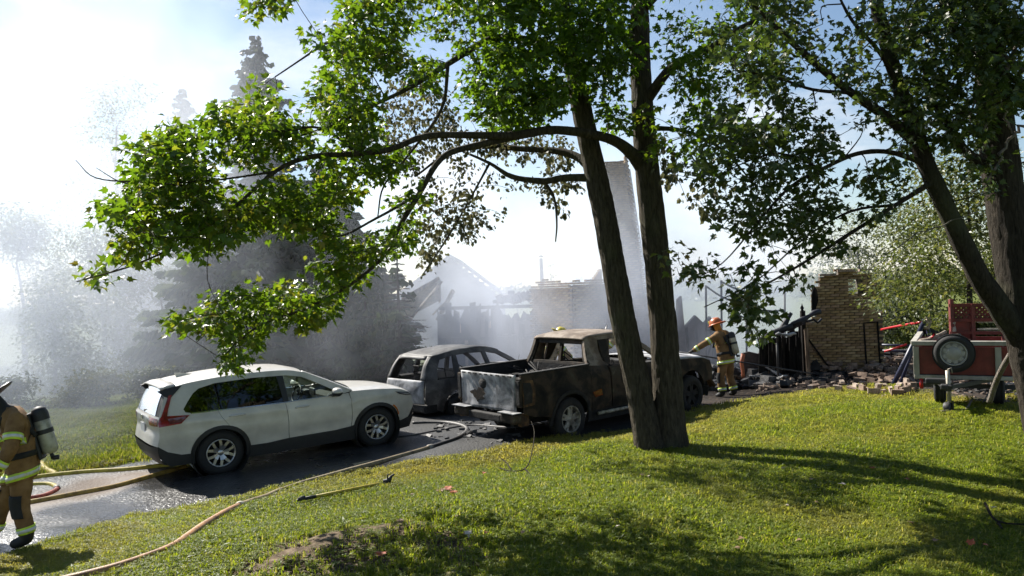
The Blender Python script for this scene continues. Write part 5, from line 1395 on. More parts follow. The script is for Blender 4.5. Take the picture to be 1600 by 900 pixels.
# spoiler with its dark underside
spo = [(-.60, 1.60, .05), (-.76, 1.588, .05), (-.88, 1.56, .04)]
B.band("spoiler", spo[::-1], "white_paint", -.97, .97, p=5, off=-.004, thick=.025)
B.panel("spoiler_side", [(-.94, 1.545), (-.80, 1.57), (-.62, 1.605), (-.50, 1.60), (-.74, 1.40), (-.82, 1.44)], "black_plastic", off=.012, gap=0)
# lights
for o in B.panel("tail_lamp", [(-1.0, 1.0), (-.985, 1.05), (-.93, 1.12), (-.76, 1.46), (-.70, 1.46), (-.80, 1.22), (-.83, 1.11), (-.44, 1.085), (-.60, .955), (-.995, .93)], "red_lens", off=.014, gap=0):
    y0 = -1 if o.data.vertices[0].co.y < 0 else 1
    B.panel("lamp_bezel", [(-.83, 1.06), (-.50, 1.075), (-.60, .975), (-.80, .97)], "dark_red_lens", sides=(y0,), off=.019, gap=0, parent=o)
for sgn in (-1, 1): B.band("tail_lamp", s_rh[-8:-2], "red_lens", sgn * .62, sgn * .985, p=5, off=.012, nt=6)
B.band("rear_trim", s_rh[-4:-1], "white_paint", -.6, .6, p=5, off=.03, nt=9)
for o in B.panel("headlight", [(3.10, .985), (3.46, .935), (3.56, .86), (3.40, .875), (3.22, .92)], "black_plastic", off=.012, gap=0):
    y0 = -1 if o.data.vertices[0].co.y < 0 else 1
    B.panel("lamp_strip", [(3.20, .955), (3.46, .915), (3.53, .875), (3.40, .892)], "clear_lens", sides=(y0,), off=.018, gap=0, parent=o)
B.panel("side_marker", arc(A1, .50, 20, 48, 6) + arc(A1, .478, 48, 20, 6), "orange_lens", off=.016, gap=0)
B.panel("fuel_door", [(-.30, .88), (-.30, .98), (-.14, .98), (-.14, .88)], "white_paint", off=.0015, gap=0, sides=(1,))
for x0, z0 in ((.15, .965), (1.22, .955)):
    for sgn in (-1, 1):
        y = f_suv(x0 + .1, z0) + .03
        hb = MB().tube([(x0, sgn * (y - .03), z0), (x0 + .03, sgn * y, z0 + .004), (x0 + .2, sgn * y, z0 + .006), (x0 + .235, sgn * (y - .03), z0 + .004)], [.014, .016, .016, .014], 8)
        hb.build("door_handle", "white_paint", suv)
for sgn in (-1, 1):
    y = f_suv(1.93, 1.12)
    mh = MB(); mM = Matrix.Translation((1.93, sgn * (y + .13), 1.165)) @ Matrix.Diagonal((.085, .125, .085, 1))
    mh.lathe([(0, -1), (.5, -.92), (.85, -.6), (1, -.1), (.97, .35), (.75, .75), (.4, .95), (0, 1)], mM, 16)
    mo = mh.build("wing_mirror", "white_paint", suv)
    MB().box((1.90, sgn * (y + .03), 1.10), (.08, .14, .05)).build("mirror_stalk", "black_plastic", mo)
    MB().lathe([(0, -1.02), (.5, -.95), (.86, -.62), (1.02, -.3), (1.03, -.12)], Matrix.Translation((1.93, sgn * (y + .13), 1.165)) @ Matrix.Diagonal((.086, .127, .086, 1)), 16).build("mirror_base", "black_plastic", mo)
# plate, badge, wiper, fin
MB().box((-1.085, 0, .84), (.012, .31, .155)).build("licence_plate", "plate_white", suv)
MB().box((-1.10, 0, 1.03), (.012, .09, .08)).build("badge", "chrome", suv, bevel=.01)
MB().tube([(-1.03, 0, 1.13), (-1.05, -.05, 1.16), (-1.0, -.30, 1.19)], [.02, .012, .006], 6).build("rear_wiper", "black_plastic", suv)
MB().add([(-.42, -.012, 1.69), (-.42, .012, 1.69), (-.16, .006, 1.725), (-.16, -.006, 1.725), (-.44, -.006, 1.775), (-.44, .006, 1.775), (-.36, .005, 1.77), (-.36, -.005, 1.77)], [(0, 1, 5, 4), (4, 5, 6, 7), (7, 6, 2, 3), (0, 4, 7, 3), (1, 2, 6, 5)]).build("roof_antenna", "white_paint", suv)
# inside
inn = MB().box((1.35, 0, .40), (4.3, 1.45, .3)); inn.box((-.3, 0, .75), (.9, 1.5, .5)); inn.box((2.75, 0, .7), (1.1, 1.3, .45)); inn.box((2.15, 0, .86), (.35, 1.5, .3))
inn.build("cabin_floor", "inner_dark", suv)
for yy in (-.38, .38):
    st = MB().box((1.25, yy, .70), (.5, .5, .16)); st.box((.98, yy, .98), (.13, .48, .6), Matrix.Rotation(R(-14), 3, 'Y')); st.box((.88, yy, 1.36), (.09, .26, .17), Matrix.Rotation(R(-10), 3, 'Y')); st.build("seat", "seat_cloth", suv, bevel=.03)
st = MB().box((.15, 0, .68), (.5, 1.35, .16)); st.box((-.12, 0, .98), (.13, 1.35, .6), Matrix.Rotation(R(-16), 3, 'Y'))
for yy in (-.42, .42): st.box((-.2, yy, 1.36), (.09, .24, .15))
st.build("seat", "seat_cloth", suv, bevel=.03)
sw = [(1.72 + .06 * math.sin(a), .38 + .18 * math.cos(a), 1.02 + .17 * math.sin(a)) for a in np.linspace(0, 2 * PI, 25)]
MB().tube(sw, .016, 6, cap=False).bar((1.85, .38, .95), (1.73, .38, 1.02), .05).build("steering_wheel", "black_plastic", suv)
MB().box((1.86, .38, 1.05), (.14, .4, .1)).box((1.86, -.05, 1.09), (.03, .26, .15)).build("dashboard", "black_plastic", suv, bevel=.02)
MB().tube([(1.62, -.02, 1.50), (1.60, -.02, 1.40), (1.6, -.02, 1.33)], [.01, .03, .02], 6).build("mirror_ornament", "seat_cloth", suv)
for c in (A0, A1):
    for sgn in (-1, 1): wheel(suv, c[0], sgn * (WID - .02), .36, .36, .235, .225, 'split5')
for c in (A0, A1):
    for sgn in (-1, 1):
        MB().lathe([(.44, -.02), (.44, .30), (0, .30)], Matrix.Translation((c[0], sgn * .90, .36)) @ Matrix.Rotation(PI / 2 * sgn, 4, 'X'), 24).build("wheel_well", "inner_dark", suv)

# shorter overhangs and a lower glasshouse, as the car in the photo
def reshape(root, fx, fz):
    done = set()
    for o in list(bpy.data.objects):
        p = o
        while p is not None and p is not root: p = p.parent
        if p is root and o.type == 'MESH' and o.data.name not in done:
            done.add(o.data.name)
            for v in o.data.vertices: v.co.x = fx(v.co.x); v.co.z = fz(v.co.z)
reshape(suv, lambda x: -.45 + (x + .45) * .80 if x < -.45 else 3.1 + (x - 3.1) * .76 if x > 3.1 else x, lambda z: .76 + (z - .76) * .89 if z > .76 else z)

# ------------------------------------------------------------------ burnt pickup
ra = ground_pt(887, 678, 14.2); dv = Vector((.785, .62, 0)); fa = ra + dv * 3.55; fa.z = gz(fa.x, fa.y)
Mr, a_, left = car_matrix(ra, fa)
Mc = Mr.copy(); Mc.translation = ra + left * .84 + Vector((0, 0, -.09)); Mc = Mc @ Matrix.Diagonal((.94, 1, 1, 1))
pick = thing("pickup_truck", "burnt out rusted pickup truck with a pale bare tailgate and no glass", "pickup", M=Mc)
def f_pk(x, z):
    w = .90 + .07 * math.exp(-((z - .85) / .45) ** 4)
    if z > 1.15 and x > .85: w -= min(1, (z - 1.15) / .65) * .19
    if x > 2.6: w *= 1 - .10 * ((x - 2.6) / 1.9) ** 3
    if x < -.9: w -= .04 * ((-.9 - x) / .3) ** 2
    w += .035 * (math.exp(-((math.hypot(x, z - .4) - .50) / .10) ** 2)) * (z > .3)
    w += .018 * vnoise(np.array([x]), np.array([z]), 2.4, 3)[0]
    return w
PZ = lambda z: z if z < 1.3 else 1.3 + (z - 1.3) * .86
B = Body(f_pk, pick, PZ)
A0, A1 = (0, .39), (3.55, .39)
bed = [(-1.12, .62), (-1.14, 1.28), (-.6, 1.29), (.2, 1.295), (.86, 1.29), (.87, .50), (.55, .48)] + arc(A0, .49, 8, 172, 18) + [(-.55, .50), (-.9, .55)]
B.panel("bed_side", bed, "burnt_rust", gap=.002, depth=.03)
B.panel("wheel_arch_trim", arc(A0, .52, -6, 186, 22) + arc(A0, .455, 186, -6, 22), "char", off=.012, gap=0, depth=.08)
B.panel("cab_side", [(.89, .46), (.89, 1.28), (1.30, 1.24), (1.36, .46)], "burnt_rust", gap=.004, depth=.03)
B.panel("cab_pillar", [(.89, 1.27), (.98, 1.78), (1.06, 1.835), (1.28, 1.84), (1.24, 1.60), (1.25, 1.34), (1.34, 1.235)], "burnt_roof", gap=.0, depth=.06)
B.panel("front_door", [(1.37, .46), (1.34, 1.22), (2.55, 1.18), (2.62, 1.12), (2.60, .46)], "burnt_rust", gap=.005, depth=.04)
B.panel("door_window_frame", [(1.30, 1.23), (1.42, 1.28), (1.50, 1.60), (1.56, 1.72), (1.40, 1.80), (1.28, 1.80)], "burnt_rust", gap=0, depth=.05, off=-.01)
B.panel("roof_rail", [(1.28, 1.845), (1.7, 1.85), (2.05, 1.80), (2.40, 1.52), (2.72, 1.17), (2.60, 1.17), (2.32, 1.46), (2.0, 1.72), (1.66, 1.77), (1.28, 1.775)], "burnt_roof", gap=0, depth=.05)
B.panel("front_fender", [(2.63, .50), (2.62, 1.14), (2.75, 1.16), (3.3, 1.14), (4.0, 1.10), (4.28, 1.02), (4.36, .85), (4.34, .62), (4.1, .60)] + arc(A1, .49, 15, 168, 16) + [(2.95, .5)], "burnt_rust", gap=.004, depth=.04)
s_roof = seg([(.98, 1.79, .03), (1.10, 1.845, .05), (1.5, 1.86, .07), (1.85, 1.845, .07), (2.06, 1.79, .05)])
B.band("roof", s_roof, "burnt_roof", p=4, thick=.03)
s_hood = seg([(2.68, 1.15, .09), (3.2, 1.15, .08), (3.9, 1.11, .07), (4.25, 1.03, .05)])
B.band("hood", s_hood, "burnt_ash", p=3, thick=.02, dent=lambda x, t: .03 * float(vnoise(np.array([x]), np.array([t]), 3, 6)[0]))
# rear window frame of the cab with its slider posts
def cabpt(t, z): return Vector((.90 + .10 * (z - 1.27) / .52, t * f_pk(.93, z), PZ(z)))
rw = MB()
for t0, t1, z0, z1 in ((-1, -.84, 1.27, 1.79), (.84, 1, 1.27, 1.79), (-.84, .84, 1.70, 1.79), (-.84, .84, 1.25, 1.32), (-.14, -.04, 1.32, 1.70)):
    n = 5
    a = [[cabpt(t0 + (t1 - t0) * k / n, z0 + (z1 - z0) * j / 3) + Vector((.015 if k % 2 else 0, 0, 0)) for k in range(n + 1)] for j in range(4)]
    b = [[p + Vector((.05, 0, 0)) for p in r] for r in a]
    rw.grid(a); rw.grid(b)
    rw.grid([a[0], b[0]]); rw.grid([a[-1], b[-1]]); rw.grid([[r[0] for r in a], [r[0] for r in b]]); rw.grid([[r[-1] for r in a], [r[-1] for r in b]])
rw.build("rear_window_frame", "burnt_rust", pick)
MB().box((1.005, .02, 1.752), (.05, .30, .03)).build("brake_light_slot", "char", pick, bevel=.01)
rgb_ = np.random.default_rng(17)
# bed interior, front wall, floor, fallen bits
MB().grid([[(.86, y, z) for y in np.linspace(-.82, .82, 9)] for z in np.linspace(.75, 1.27, 4)]).grid([[(x, y, .78) for y in (-.85, .85)] for x in (-1.1, .86)]).build("bed_floor", "char", pick, fix=False)
for sgn in (-1, 1):
    MB().grid([[(x, sgn * .84, z) for x in np.linspace(-1.1, .86, 12)] for z in (.78, 1.28)]).build("bed_wall", "char", pick, fix=False)
    MB().bar((-1.13, sgn * .89, 1.295), (.87, sgn * .89, 1.30), .10, .03).build("bed_rail", "char", pick, bevel=.008)
# tailgate: pressed sheet with a row of slots, handle hole, bulged field
tg_r = []
for j in range(15):
    z = .64 + .64 * j / 14; row = []
    for k in range(31):
        y = -.80 + 1.60 * k / 30
        dep = .012 * (abs(y) < .70) * (.70 < z < 1.17) + .012 * float(vnoise(np.array([y]), np.array([z]), 3, 8)[0])
        row.append((-1.165 + dep + .02 * (1 - (y / .8) ** 2) * -1, y, z))
    tg_r.append(row)
tg = MB().grid(tg_r).build("tailgate", "burnt_ash", pick, fix=False)
sm = tg.modifiers.new("solid", 'SOLIDIFY'); sm.thickness = .02; sm.offset = 0
for k in range(9):
    y = -.68 + 1.36 * k / 8; MB().box((-1.196, y, 1.25), (.02, .09 if k % 2 == 0 else .06, .024)).build("slot", "char", tg)
MB().lathe([(0, .0), (.075, 0), (.09, -.02), (.1, -.02)], Matrix.Translation((-1.204, .12, 1.09)) @ Matrix.Rotation(-PI / 2, 4, 'Y') @ Matrix.Diagonal((1, 1.25, 1, 1)), 18).build("handle_hole", "char", tg)
pa = [(-1.1865 - .0 * k, .0, 0) for k in range(1)]
MB().prism([(.24 + (.20 + .05 * math.sin(3 * a_k + 1) + .035 * math.sin(7 * a_k)) * math.cos(a_k), .08 + (.11 + .03 * math.sin(4 * a_k) + .02 * math.sin(9 * a_k)) * math.sin(a_k)) for a_k in np.linspace(0, 2 * PI, 29)[:-1]], Matrix.Translation((-1.196, 0, .80)) @ Matrix(((0, 0, -1, 0), (1, 0, 0, 0), (0, 1, 0, 0), (0, 0, 0, 1))), .004).build("scorch_patch", "burnt_rust", tg)
bd = MB()
for k in range(150):
    x = rgb_.uniform(-1.0, .8); bd.box((x, rgb_.uniform(-.78, .78), .82 + .30 * rgb_.uniform() * (.5 + .5 * (x + 1) / 1.8)), tuple(rgb_.uniform(.06, .30, 3) * np.array([1, 1, .5])), Matrix.Rotation(rgb_.uniform(0, 3), 3, 'Z') @ Matrix.Rotation(rgb_.normal(0, .4), 3, 'X'))
for k in range(12):
    x = rgb_.uniform(-.9, .7); y = rgb_.uniform(-.7, .7); bd.tube([(x, y, .9), (x + rgb_.normal(0, .2), y + rgb_.normal(0, .2), 1.15), (x + rgb_.normal(0, .4), y + rgb_.normal(0, .3), rgb_.uniform(1.15, 1.34))], .014, 5)
bd.build("bed_debris", "char", pick)['kind'] = 'stuff'
B.panel("rocker", [(.50, .26), (.52, .50), (2.95, .50), (3.0, .26)], "char", off=-.03, gap=0)
for o in B.panel("tail_lamp_hollow", [(-1.125, .74), (-1.135, 1.20), (-.90, 1.18), (-.86, 1.0), (-.88, .76)], "rust_orange", off=.004, gap=0):
    B.panel("tail_lamp_recess", [(-1.115, .78), (-1.12, 1.16), (-.96, 1.14), (-.93, 1.0), (-.95, .80)], "char", sides=(-1 if o.data.vertices[0].co.y < 0 else 1,), off=.010, gap=0, parent=o)
# lamp hollows, bumper
for sgn in (-1, 1):
    MB().box((-1.12, sgn * .87, .98), (.10, .14, .50)).build("tail_lamp_hollow", "burnt_rust", pick, bevel=.02)
    MB().box((-1.176, sgn * .865, .98), (.02, .085, .40)).build("tail_lamp_recess", "char", pick)
    MB().box((-1.22, sgn * .70, .54), (.18, .44, .17)).build("bumper_corner", "burnt_rust", pick, bevel=.045)
    MB().box((-1.25, sgn * .70, .648), (.2, .44, .012)).build("bumper_step", "burnt_ash", pick)
    MB().box((-1.08, sgn * .87, .52), (.20, .10, .22)).build("bumper_end", "rust_orange", pick, bevel=.02)
MB().box((-1.22, 0, .52), (.14, .95, .13)).build("rear_bumper", "char", pick, bevel=.02)
MB().bar((-1.0, -.45, .42), (4.2, -.45, .42), .10, .16).bar((-1.0, .45, .42), (4.2, .45, .42), .10, .16).box((0, 0, .4), (.12, 1.5, .12)).box((3.5, 0, .42), (.2, 1.4, .2)).build("chassis", "char", pick)
MB().box((1.75, 0, .62), (1.7, 1.6, .2)).box((3.5, 0, .75), (1.3, 1.2, .4)).build("cab_floor", "char", pick)
MB().tube([(1.0, -.98, .40), (2.6, -.98, .40)], .032, 8).build("side_step", "burnt_alloy", pick)
rgb = np.random.default_rng(3)
for yy in (-.4, .4):
    sf = MB()
    for k in range(7): sf.tube([(1.25 + .06 * k, yy - .22, .8 + .06 * k), (1.3 + .02 * k, yy, 1.0 + .07 * k + rgb.uniform(-.03, .03)), (1.25 + .06 * k, yy + .22, .8 + .06 * k)], .012, 5)
    for k in range(4): sf.tube([(1.2, yy - .2 + .13 * k, .75), (1.35, yy - .2 + .13 * k, 1.2 + rgb.uniform(-.1, .12))], .01, 5)
    sf.build("seat_springs", "char", pick)
MB().box((2.5, 0, 1.06), (.3, 1.6, .2)).tube([(2.2, .45 + .17 * math.cos(a), 1.12 + .15 * math.sin(a)) for a in np.linspace(0, 2 * PI, 17)], .012, 5, cap=False).build("dashboard", "char", pick)
wires = MB()
for k in range(14):
    x = rgb.uniform(1.3, 2.5); y = rgb.uniform(-.8, -.6)
    q = [(x, y, 1.12)]
    for j in range(4): q.append((q[-1][0] + rgb.normal(0, .05), q[-1][1] + rgb.normal(0, .03), q[-1][2] + rgb.uniform(-.02, .09)))
    wires.tube(q, .006, 4)
wires.build("burnt_wires", "char", pick)['kind'] = 'stuff'
eng = MB()
for k in range(34):
    c = (rgb.uniform(3.9, 4.35), rgb.uniform(-.8, .8), rgb.uniform(.35, .95)); eng.box(c, tuple(rgb.uniform(.05, .24, 3)), Matrix.Rotation(rgb.uniform(0, 3), 3, 'Z') @ Matrix.Rotation(rgb.uniform(0, 2), 3, 'X'))
eng.build("engine_parts", "char", pick)['kind'] = 'stuff'
for k in range(6): MB().tube([(4.30 + .03 * k, -.62 - .05 * k, .45), (4.35, -.60 - .04 * k, .62), (4.30, -.58 - .05 * k, .80)], [.04, .06, .03], 6, wob=.3).build("melted_trim", "rust_orange", pick)
for c in (A0, A1):
    for sgn in (-1, 1): wheel(pick, c[0], sgn * .84, .385, .385, .26, .235, 'wide5', "char", "burnt_alloy" if c is A0 else "char")
B.panel("tail_marker", [(.90, .80), (1.1, .84), (1.12, .72), (.95, .70)], "dark_red_lens", off=.012, gap=0, sides=(-1,))

# long cab over a short bed
reshape(pick, lambda x: x if x < .52 or x > 2.6 else .52 + (x - .52) * .11 if x < .89 else .56 + (x - .89) * 2.04 / 1.71, lambda z: z)

# ------------------------------------------------------------------ burnt SUV behind
near = ground_pt(672, 662, 16.9); dv = Vector((.71, .70, 0)).normalized(); ra = near + dv * .85; fa = ra + dv * 2.65; ra.z = gz(ra.x, ra.y); fa.z = gz(fa.x, fa.y)
Mr, a_, left = car_matrix(ra, fa)
Mc = Mr.copy(); Mc.translation = ra + left * .80 + Vector((0, 0, -.19))
bsuv = thing("burnt_car", "burnt out grey hatchback shell between the white car and the pickup", "car", M=Mc)
def f_bs(x, z):
    pts = [(.2, .80), (.5, .86), (.85, .87), (1.02, .84), (1.55, .62), (1.7, .58)]
    w = .8
    for (z0, w0), (z1, w1) in zip(pts, pts[1:]):
        if z >= z0: w = w0 + (w1 - w0) * min(1, (z - z0) / (z1 - z0))
    u = x - 1.2
    tp = 1 - .18 * abs(u / 2.4) ** 4 if u > 0 else 1 - .20 * abs(u / 2.1) ** 3
    return w * tp + .015 * vnoise(np.array([x]), np.array([z]), 2.6, 9)[0]
B = Body(f_bs, bsuv)
A0, A1 = (0, .34), (2.65, .34)
h_lo = seg([(-.86, .50, .06), (-.88, .75, .07), (-.84, 1.0, .06)]); h_up = seg([(-.84, 1.0, .06), (-.72, 1.28, .05), (-.56, 1.48, .04)]); rf = seg([(-.56, 1.48, .04), (0, 1.57, .06), (.7, 1.60, .07), (1.15, 1.56, .06), (1.35, 1.50, .05)])
ws = seg([(1.35, 1.50, .05), (1.75, 1.28, .07), (2.1, 1.04, .1)]); hd = seg([(2.1, 1.04, .08), (2.8, 1.0, .06), (3.3, .90, .06)]); fr = seg([(3.3, .90, .06), (3.42, .7, .1), (3.38, .35, .1)])
B.panel("body_side", xz(h_lo) + [(-.52, 1.0), (-.30, 1.02), (-.02, 1.01), (.05, .80)] + arc(A0, .42, 70, 190, 14) + [(-.6, .36)], "burnt_grey", gap=.002)
B.panel("rear_pillar", xz(h_up) + [(-.36, 1.46), (-.50, 1.22), (-.56, 1.0)], "burnt_grey", gap=0, depth=.05)
B.panel("rear_door", [(-.02, 1.01), (.98, .985), (1.0, .36), (.46, .36)] + arc(A0, .42, 8, 70, 8) + [(.05, .80)], "burnt_grey", gap=.005)
B.panel("front_door", [(.99, .985), (2.0, .99), (2.04, .6), (2.02, .36), (1.0, .36)], "burnt_grey", gap=.005)
B.panel("front_fender", [(2.01, 1.0)] + xz(hd) + xz(fr)[1:] + [(3.1, .34)] + arc(A1, .42, 5, 170, 14) + [(2.04, .38), (2.05, .6)], "burnt_grey", gap=.004)
B.panel("roof_rail", xz(rf) + xz(ws)[1:] + [(1.98, 1.0), (1.62, 1.25), (1.27, 1.44), (1.0, 1.495), (.4, 1.515), (-.05, 1.48), (-.36, 1.42)], "burnt_grey", gap=0, depth=.05)
B.panel("quarter_pillar", [(-.10, 1.0), (-.02, 1.48), (.08, 1.48), (.08, 1.0)], "burnt_grey", gap=0, depth=.05)
B.panel("door_pillar", [(.92, .98), (.85, 1.50), (.95, 1.50), (1.04, .98)], "burnt_grey", gap=0, depth=.05)
B.panel("window_sill", [(-.5, 1.0), (-.5, 1.04), (.5, 1.03), (1.98, 1.02), (2.0, .985), (.5, .99)], "char", gap=0, depth=.08, off=-.01)
B.band("hatch", h_lo, "burnt_ash", -.95, .95, p=5, thick=.02); B.band("roof", rf, "burnt_grey", p=3.5, thick=.02, dent=lambda x, t: -.03 * (1 - t * t) + .02 * float(vnoise(np.array([x]), np.array([t]), 3, 2)[0]))
for sgn in (-1, 1): B.band("hatch_frame", h_up, "burnt_grey", sgn * .80, sgn, p=4, nt=4, thick=.03)
B.band("hatch_top", h_up[-3:], "burnt_grey", -.8, .8, p=4, nt=9, thick=.03)
B.band("hood", hd, "burnt_ash", p=3, thick=.02); B.band("front_bumper", fr, "char", p=4)
MB().box((.9, 0, .42), (3.2, 1.4, .2)).box((-.75, 0, .40), (.3, 1.5, .16)).build("cabin_floor", "char", bsuv)
MB().box((-.86, 0, .40), (.14, 1.45, .12)).build("rear_bumper", "char", bsuv, bevel=.02)
sf = MB()
for yy in (-.4, .4):
    for k in range(6): sf.tube([(.85 + .04 * k, yy - .2, .6 + .09 * k), (.9, yy, .66 + .11 * k), (.85 + .04 * k, yy + .2, .6 + .09 * k)], .012, 5)
sf.tube([(-.1, -.6, .6), (-.2, -.55, 1.2), (-.2, .55, 1.22), (-.1, .6, .6)], .015, 5)
sf.build("seat_frames", "char", bsuv)
ant = MB().tube([(1.9, -.7, 1.1), (2.0, -.7, 1.35)], .005, 4); ant.build("wire_stub", "char", bsuv)
for c in (A0, A1):
    for sgn in (-1, 1): wheel(bsuv, c[0], sgn * .74, .33, .31, .2, .20, 'split5', "char", "char")

# --- red trailer with its load
mat("red_board", [(.3, (.075, .010, .008)), (.55, (.17, .020, .015)), (.75, (.24, .04, .028))], scale=4, rough=.5, bump=.1)
mat("weathered_trim", [(.3, (.2, .19, .16)), (.6, (.36, .34, .3))], scale=5, rough=.8, bump=.2, stretch=(1, 1, .4))
mat("red_lattice", [(.3, (.06, .012, .010)), (.6, (.15, .022, .016))], scale=6, rough=.6)
mat("log_bark", [(.3, (.12, .09, .07)), (.6, (.34, .28, .22))], scale=8, rough=.9, bump=.5)
TD = 12.7
tl, trr = P(1429, 590, TD + .1), P(1597, 590, TD - .62)
tz = gz(P(1500, 600, TD).x, TD)
ux = Vector((trr.x - tl.x, trr.y - tl.y, 0)); TW = ux.length; ux.normalize(); bk = Vector((-ux.y, ux.x, 0))
Mt = Matrix((ux, bk, Vector((0, 0, 1)))).transposed().to_4x4(); Mt.translation = Vector((tl.x, tl.y, tz))
trl = thing("utility_trailer", "red board box trailer with a spare wheel on its front at the right", "trailer", M=Mt)
zb = P(1435, 588, TD).z - tz; zt = P(1435, 540, TD).z - tz
mb = MB()
MB().box((TW / 2, .03, (zb + zt) / 2), (TW - .06, .025, zt - zb - .06)).build("front_panel", "red_board", trl)
MB().box((TW / 2, 2.4, (zb + zt) / 2), (TW - .06, .025, zt - zb - .06)).build("tail_panel", "red_board", trl)
for x in (.02, TW - .02): MB().box((x, 1.21, (zb + zt) / 2), (.025, 2.3, zt - zb - .06)).build("side_panel", "red_board", trl)
MB().box((TW / 2, 1.21, zb + .02), (TW - .08, 2.34, .03)).build("floor", "char", trl)
for x in (.035, TW - .30): MB().box((x, -.012, (zb + zt) / 2 - .02), (.085, .05, zt - zb)).build("upright", "weathered_trim", trl, bevel=.006)
MB().box((TW / 2, -.005, zt + .035), (TW + .06, .11, .07)).build("top_rail", "weathered_trim", trl, bevel=.008)
MB().box((TW / 2, -.015, zb - .012), (TW, .06, .06)).build("bottom_rail", "weathered_trim", trl, bevel=.006)
for x in (.0, TW): MB().box((x, 1.25, zt + .035), (.09, 2.35, .06)).build("top_rail", "weathered_trim", trl, bevel=.008)
xs = P(1490, 553, TD - .45); xsp = (Mt.inverted() @ xs)
sw = wheel(trl, 0, -1e-6, 0, .29, .18, .185, 'cap', "tyre_rubber", "hub_grey")
for ch in sw.children: pass
sw.matrix_local = Matrix.Translation((xsp.x, -.17, xsp.z)) @ Matrix.Rotation(0, 4, 'Z')
sw.name = "spare_wheel"
jx = (Mt.inverted() @ P(1481, 600, TD - .8)).x
MB().bar((jx, -.02, zb - .07), (jx, -.75, zb - .10), .09, .08).bar((.25, .2, zb - .06), (jx - .03, -.6, zb - .09), .06, .06).bar((TW - .4, .2, zb - .06), (jx + .03, -.6, zb - .09), .06, .06).build("drawbar", "dark_steel", trl)
MB().box((jx - .16, -.5, zb - .02), (.3, .14, .09)).box((jx - .05, -.78, zb - .07), (.1, .16, .08)).build("coupler", "black_plastic", trl, bevel=.02)
jf = hit(1484, 645); jl = Mt.inverted() @ jf
MB().tube([(jx, -.62, zb + .16), (jx + .01, -.62, zb - .3)], .032, 10).tube([(jx + .01, -.62, zb - .2), (jl.x, -.62, jl.z + .10)], .024, 10).tube([(jx, -.62, zb + .17), (jx + .05, -.62, zb + .2), (jx + .06, -.62, zb + .12)], .012, 6).build("jack_post", "burnt_alloy", trl)
MB().lathe([(.03, -.05), (.075, -.05), (.085, -.03), (.085, .03), (.075, .05), (.03, .05)], Matrix.Translation((jl.x - .02, -.62, jl.z + .085)) @ Matrix.Rotation(PI / 2, 4, 'Y') @ Matrix.Rotation(.3, 4, 'X'), 18, True).box((jl.x + .05, -.62, jl.z + .12), (.02, .06, .14)).build("jack_wheel", "black_plastic", trl)
for x, rr_ in ((.34, PI / 2), (TW - .3, -PI / 2)):
    w_ = wheel(trl, 0, -1e-6, 0, .29, .17, .19, 'cap', "tyre_rubber", "burnt_alloy"); w_.matrix_local = Matrix.Translation((x, .62, .29)) @ Matrix.Rotation(-rr_, 4, 'Z')
MB().box((TW / 2, .62, .29), (TW, .07, .07)).build("axle", "dark_steel", trl)
MB().tube([(.10, -.02, zb - .04), (.095, -.03, zb - .12), (.10, -.02, zb - .2)], .03, 6).build("rag", "red_tape", trl)
heap("weeds", "dark litter deepening the shade under the trailer", [(1455, 622), (1500, 618), (1600, 625), (1600, 608), (1460, 606)], 120, .02, .08, "char", .05, 6)  # char-black bits that darken the shaded strip under the trailer
# load: lattice frame, logs
def T(x, y, z): return Mt @ Vector((x, y, z))
lx0 = (Mt.inverted() @ P(1487, 500, TD + .6)).x; lx1 = (Mt.inverted() @ P(1566, 500, TD + .6)).x; lz1 = P(1500, 476, TD + .6).z - tz; lz0 = zt + .05; lm = P(1500, 499, TD + .6).z - tz
lat = thing("lattice_panel", "dark red wooden frame with a diamond lattice top riding in the trailer", "lattice panel", tuple(T((lx0 + lx1) / 2, .7, zb + .04)))
def LT(x, z, y=.7): return T(x, y, z)
for x in (lx0, lx0 + .30, lx1): MB().bar(LT(x, zb + .05), LT(x, lz1 + (.1 if x == lx0 else .02)), .06, .06).build("stile", "red_lattice", lat, world=True)
for z in (lz1, lm, lz0 + .1): MB().bar(LT(lx0 - .03, z, .695), LT(lx1 + .03, z, .695), .05, .05).build("cross_rail", "red_lattice", lat, world=True)
wl_, hl = lx1 - lx0, lz1 - lm; stp = .075
k = -hl
while k < wl_:
    for sg in (1, -1):
        u0, v0, u1, v1 = k, 0, k + hl, hl
        if u0 < 0: v0 = -u0; u0 = 0
        if u1 > wl_: v1 -= u1 - wl_; u1 = wl_
        if sg < 0: u0, u1 = wl_ - u0, wl_ - u1
        if abs(u1 - u0) > .04: MB().bar(LT(lx0 + u0, lm + v0, .72 + sg * .006), LT(lx0 + u1, lm + v1, .72 + sg * .006), .034, .010, up=tuple(bk)).build("slat", "red_lattice", lat, world=True)
    k += stp
MB().box(LT(lx0 + .15, (lm + lz0) / 2, .73), (.26, .02, lm - lz0), math.atan2(ux.y, ux.x)).build("lower_board", "red_board", lat, world=True)
for z in (lz0 + .28, lz0 + .16): MB().bar(LT(lx0 + .36, z), LT(lx1 - .04, z), .03).build("rod", "burnt_alloy", lat, world=True)
for k, (a, b, r, lab) in enumerate([((1438, 534), (1500, 524), .05, "thicker pale log laid across the front of the trailer"), ((1452, 530), (1478, 518), .035, "thin pale log tilted over the thicker one on the trailer")]):
    pa, pb = P(a[0], a[1], TD + .25), P(b[0], b[1], TD + .35); pts = [pa.lerp(pb, t) + Vector((0, 0, rgb.normal(0, .006) if 'rgb' in globals() else 0)) for t in np.linspace(0, 1, 6)]
    o = MB().tube(pts, [r * (1 - .25 * t) for t in np.linspace(0, 1, 6)], 9, wob=.1).build("log", "log_bark"); tag(o, lab, "log")
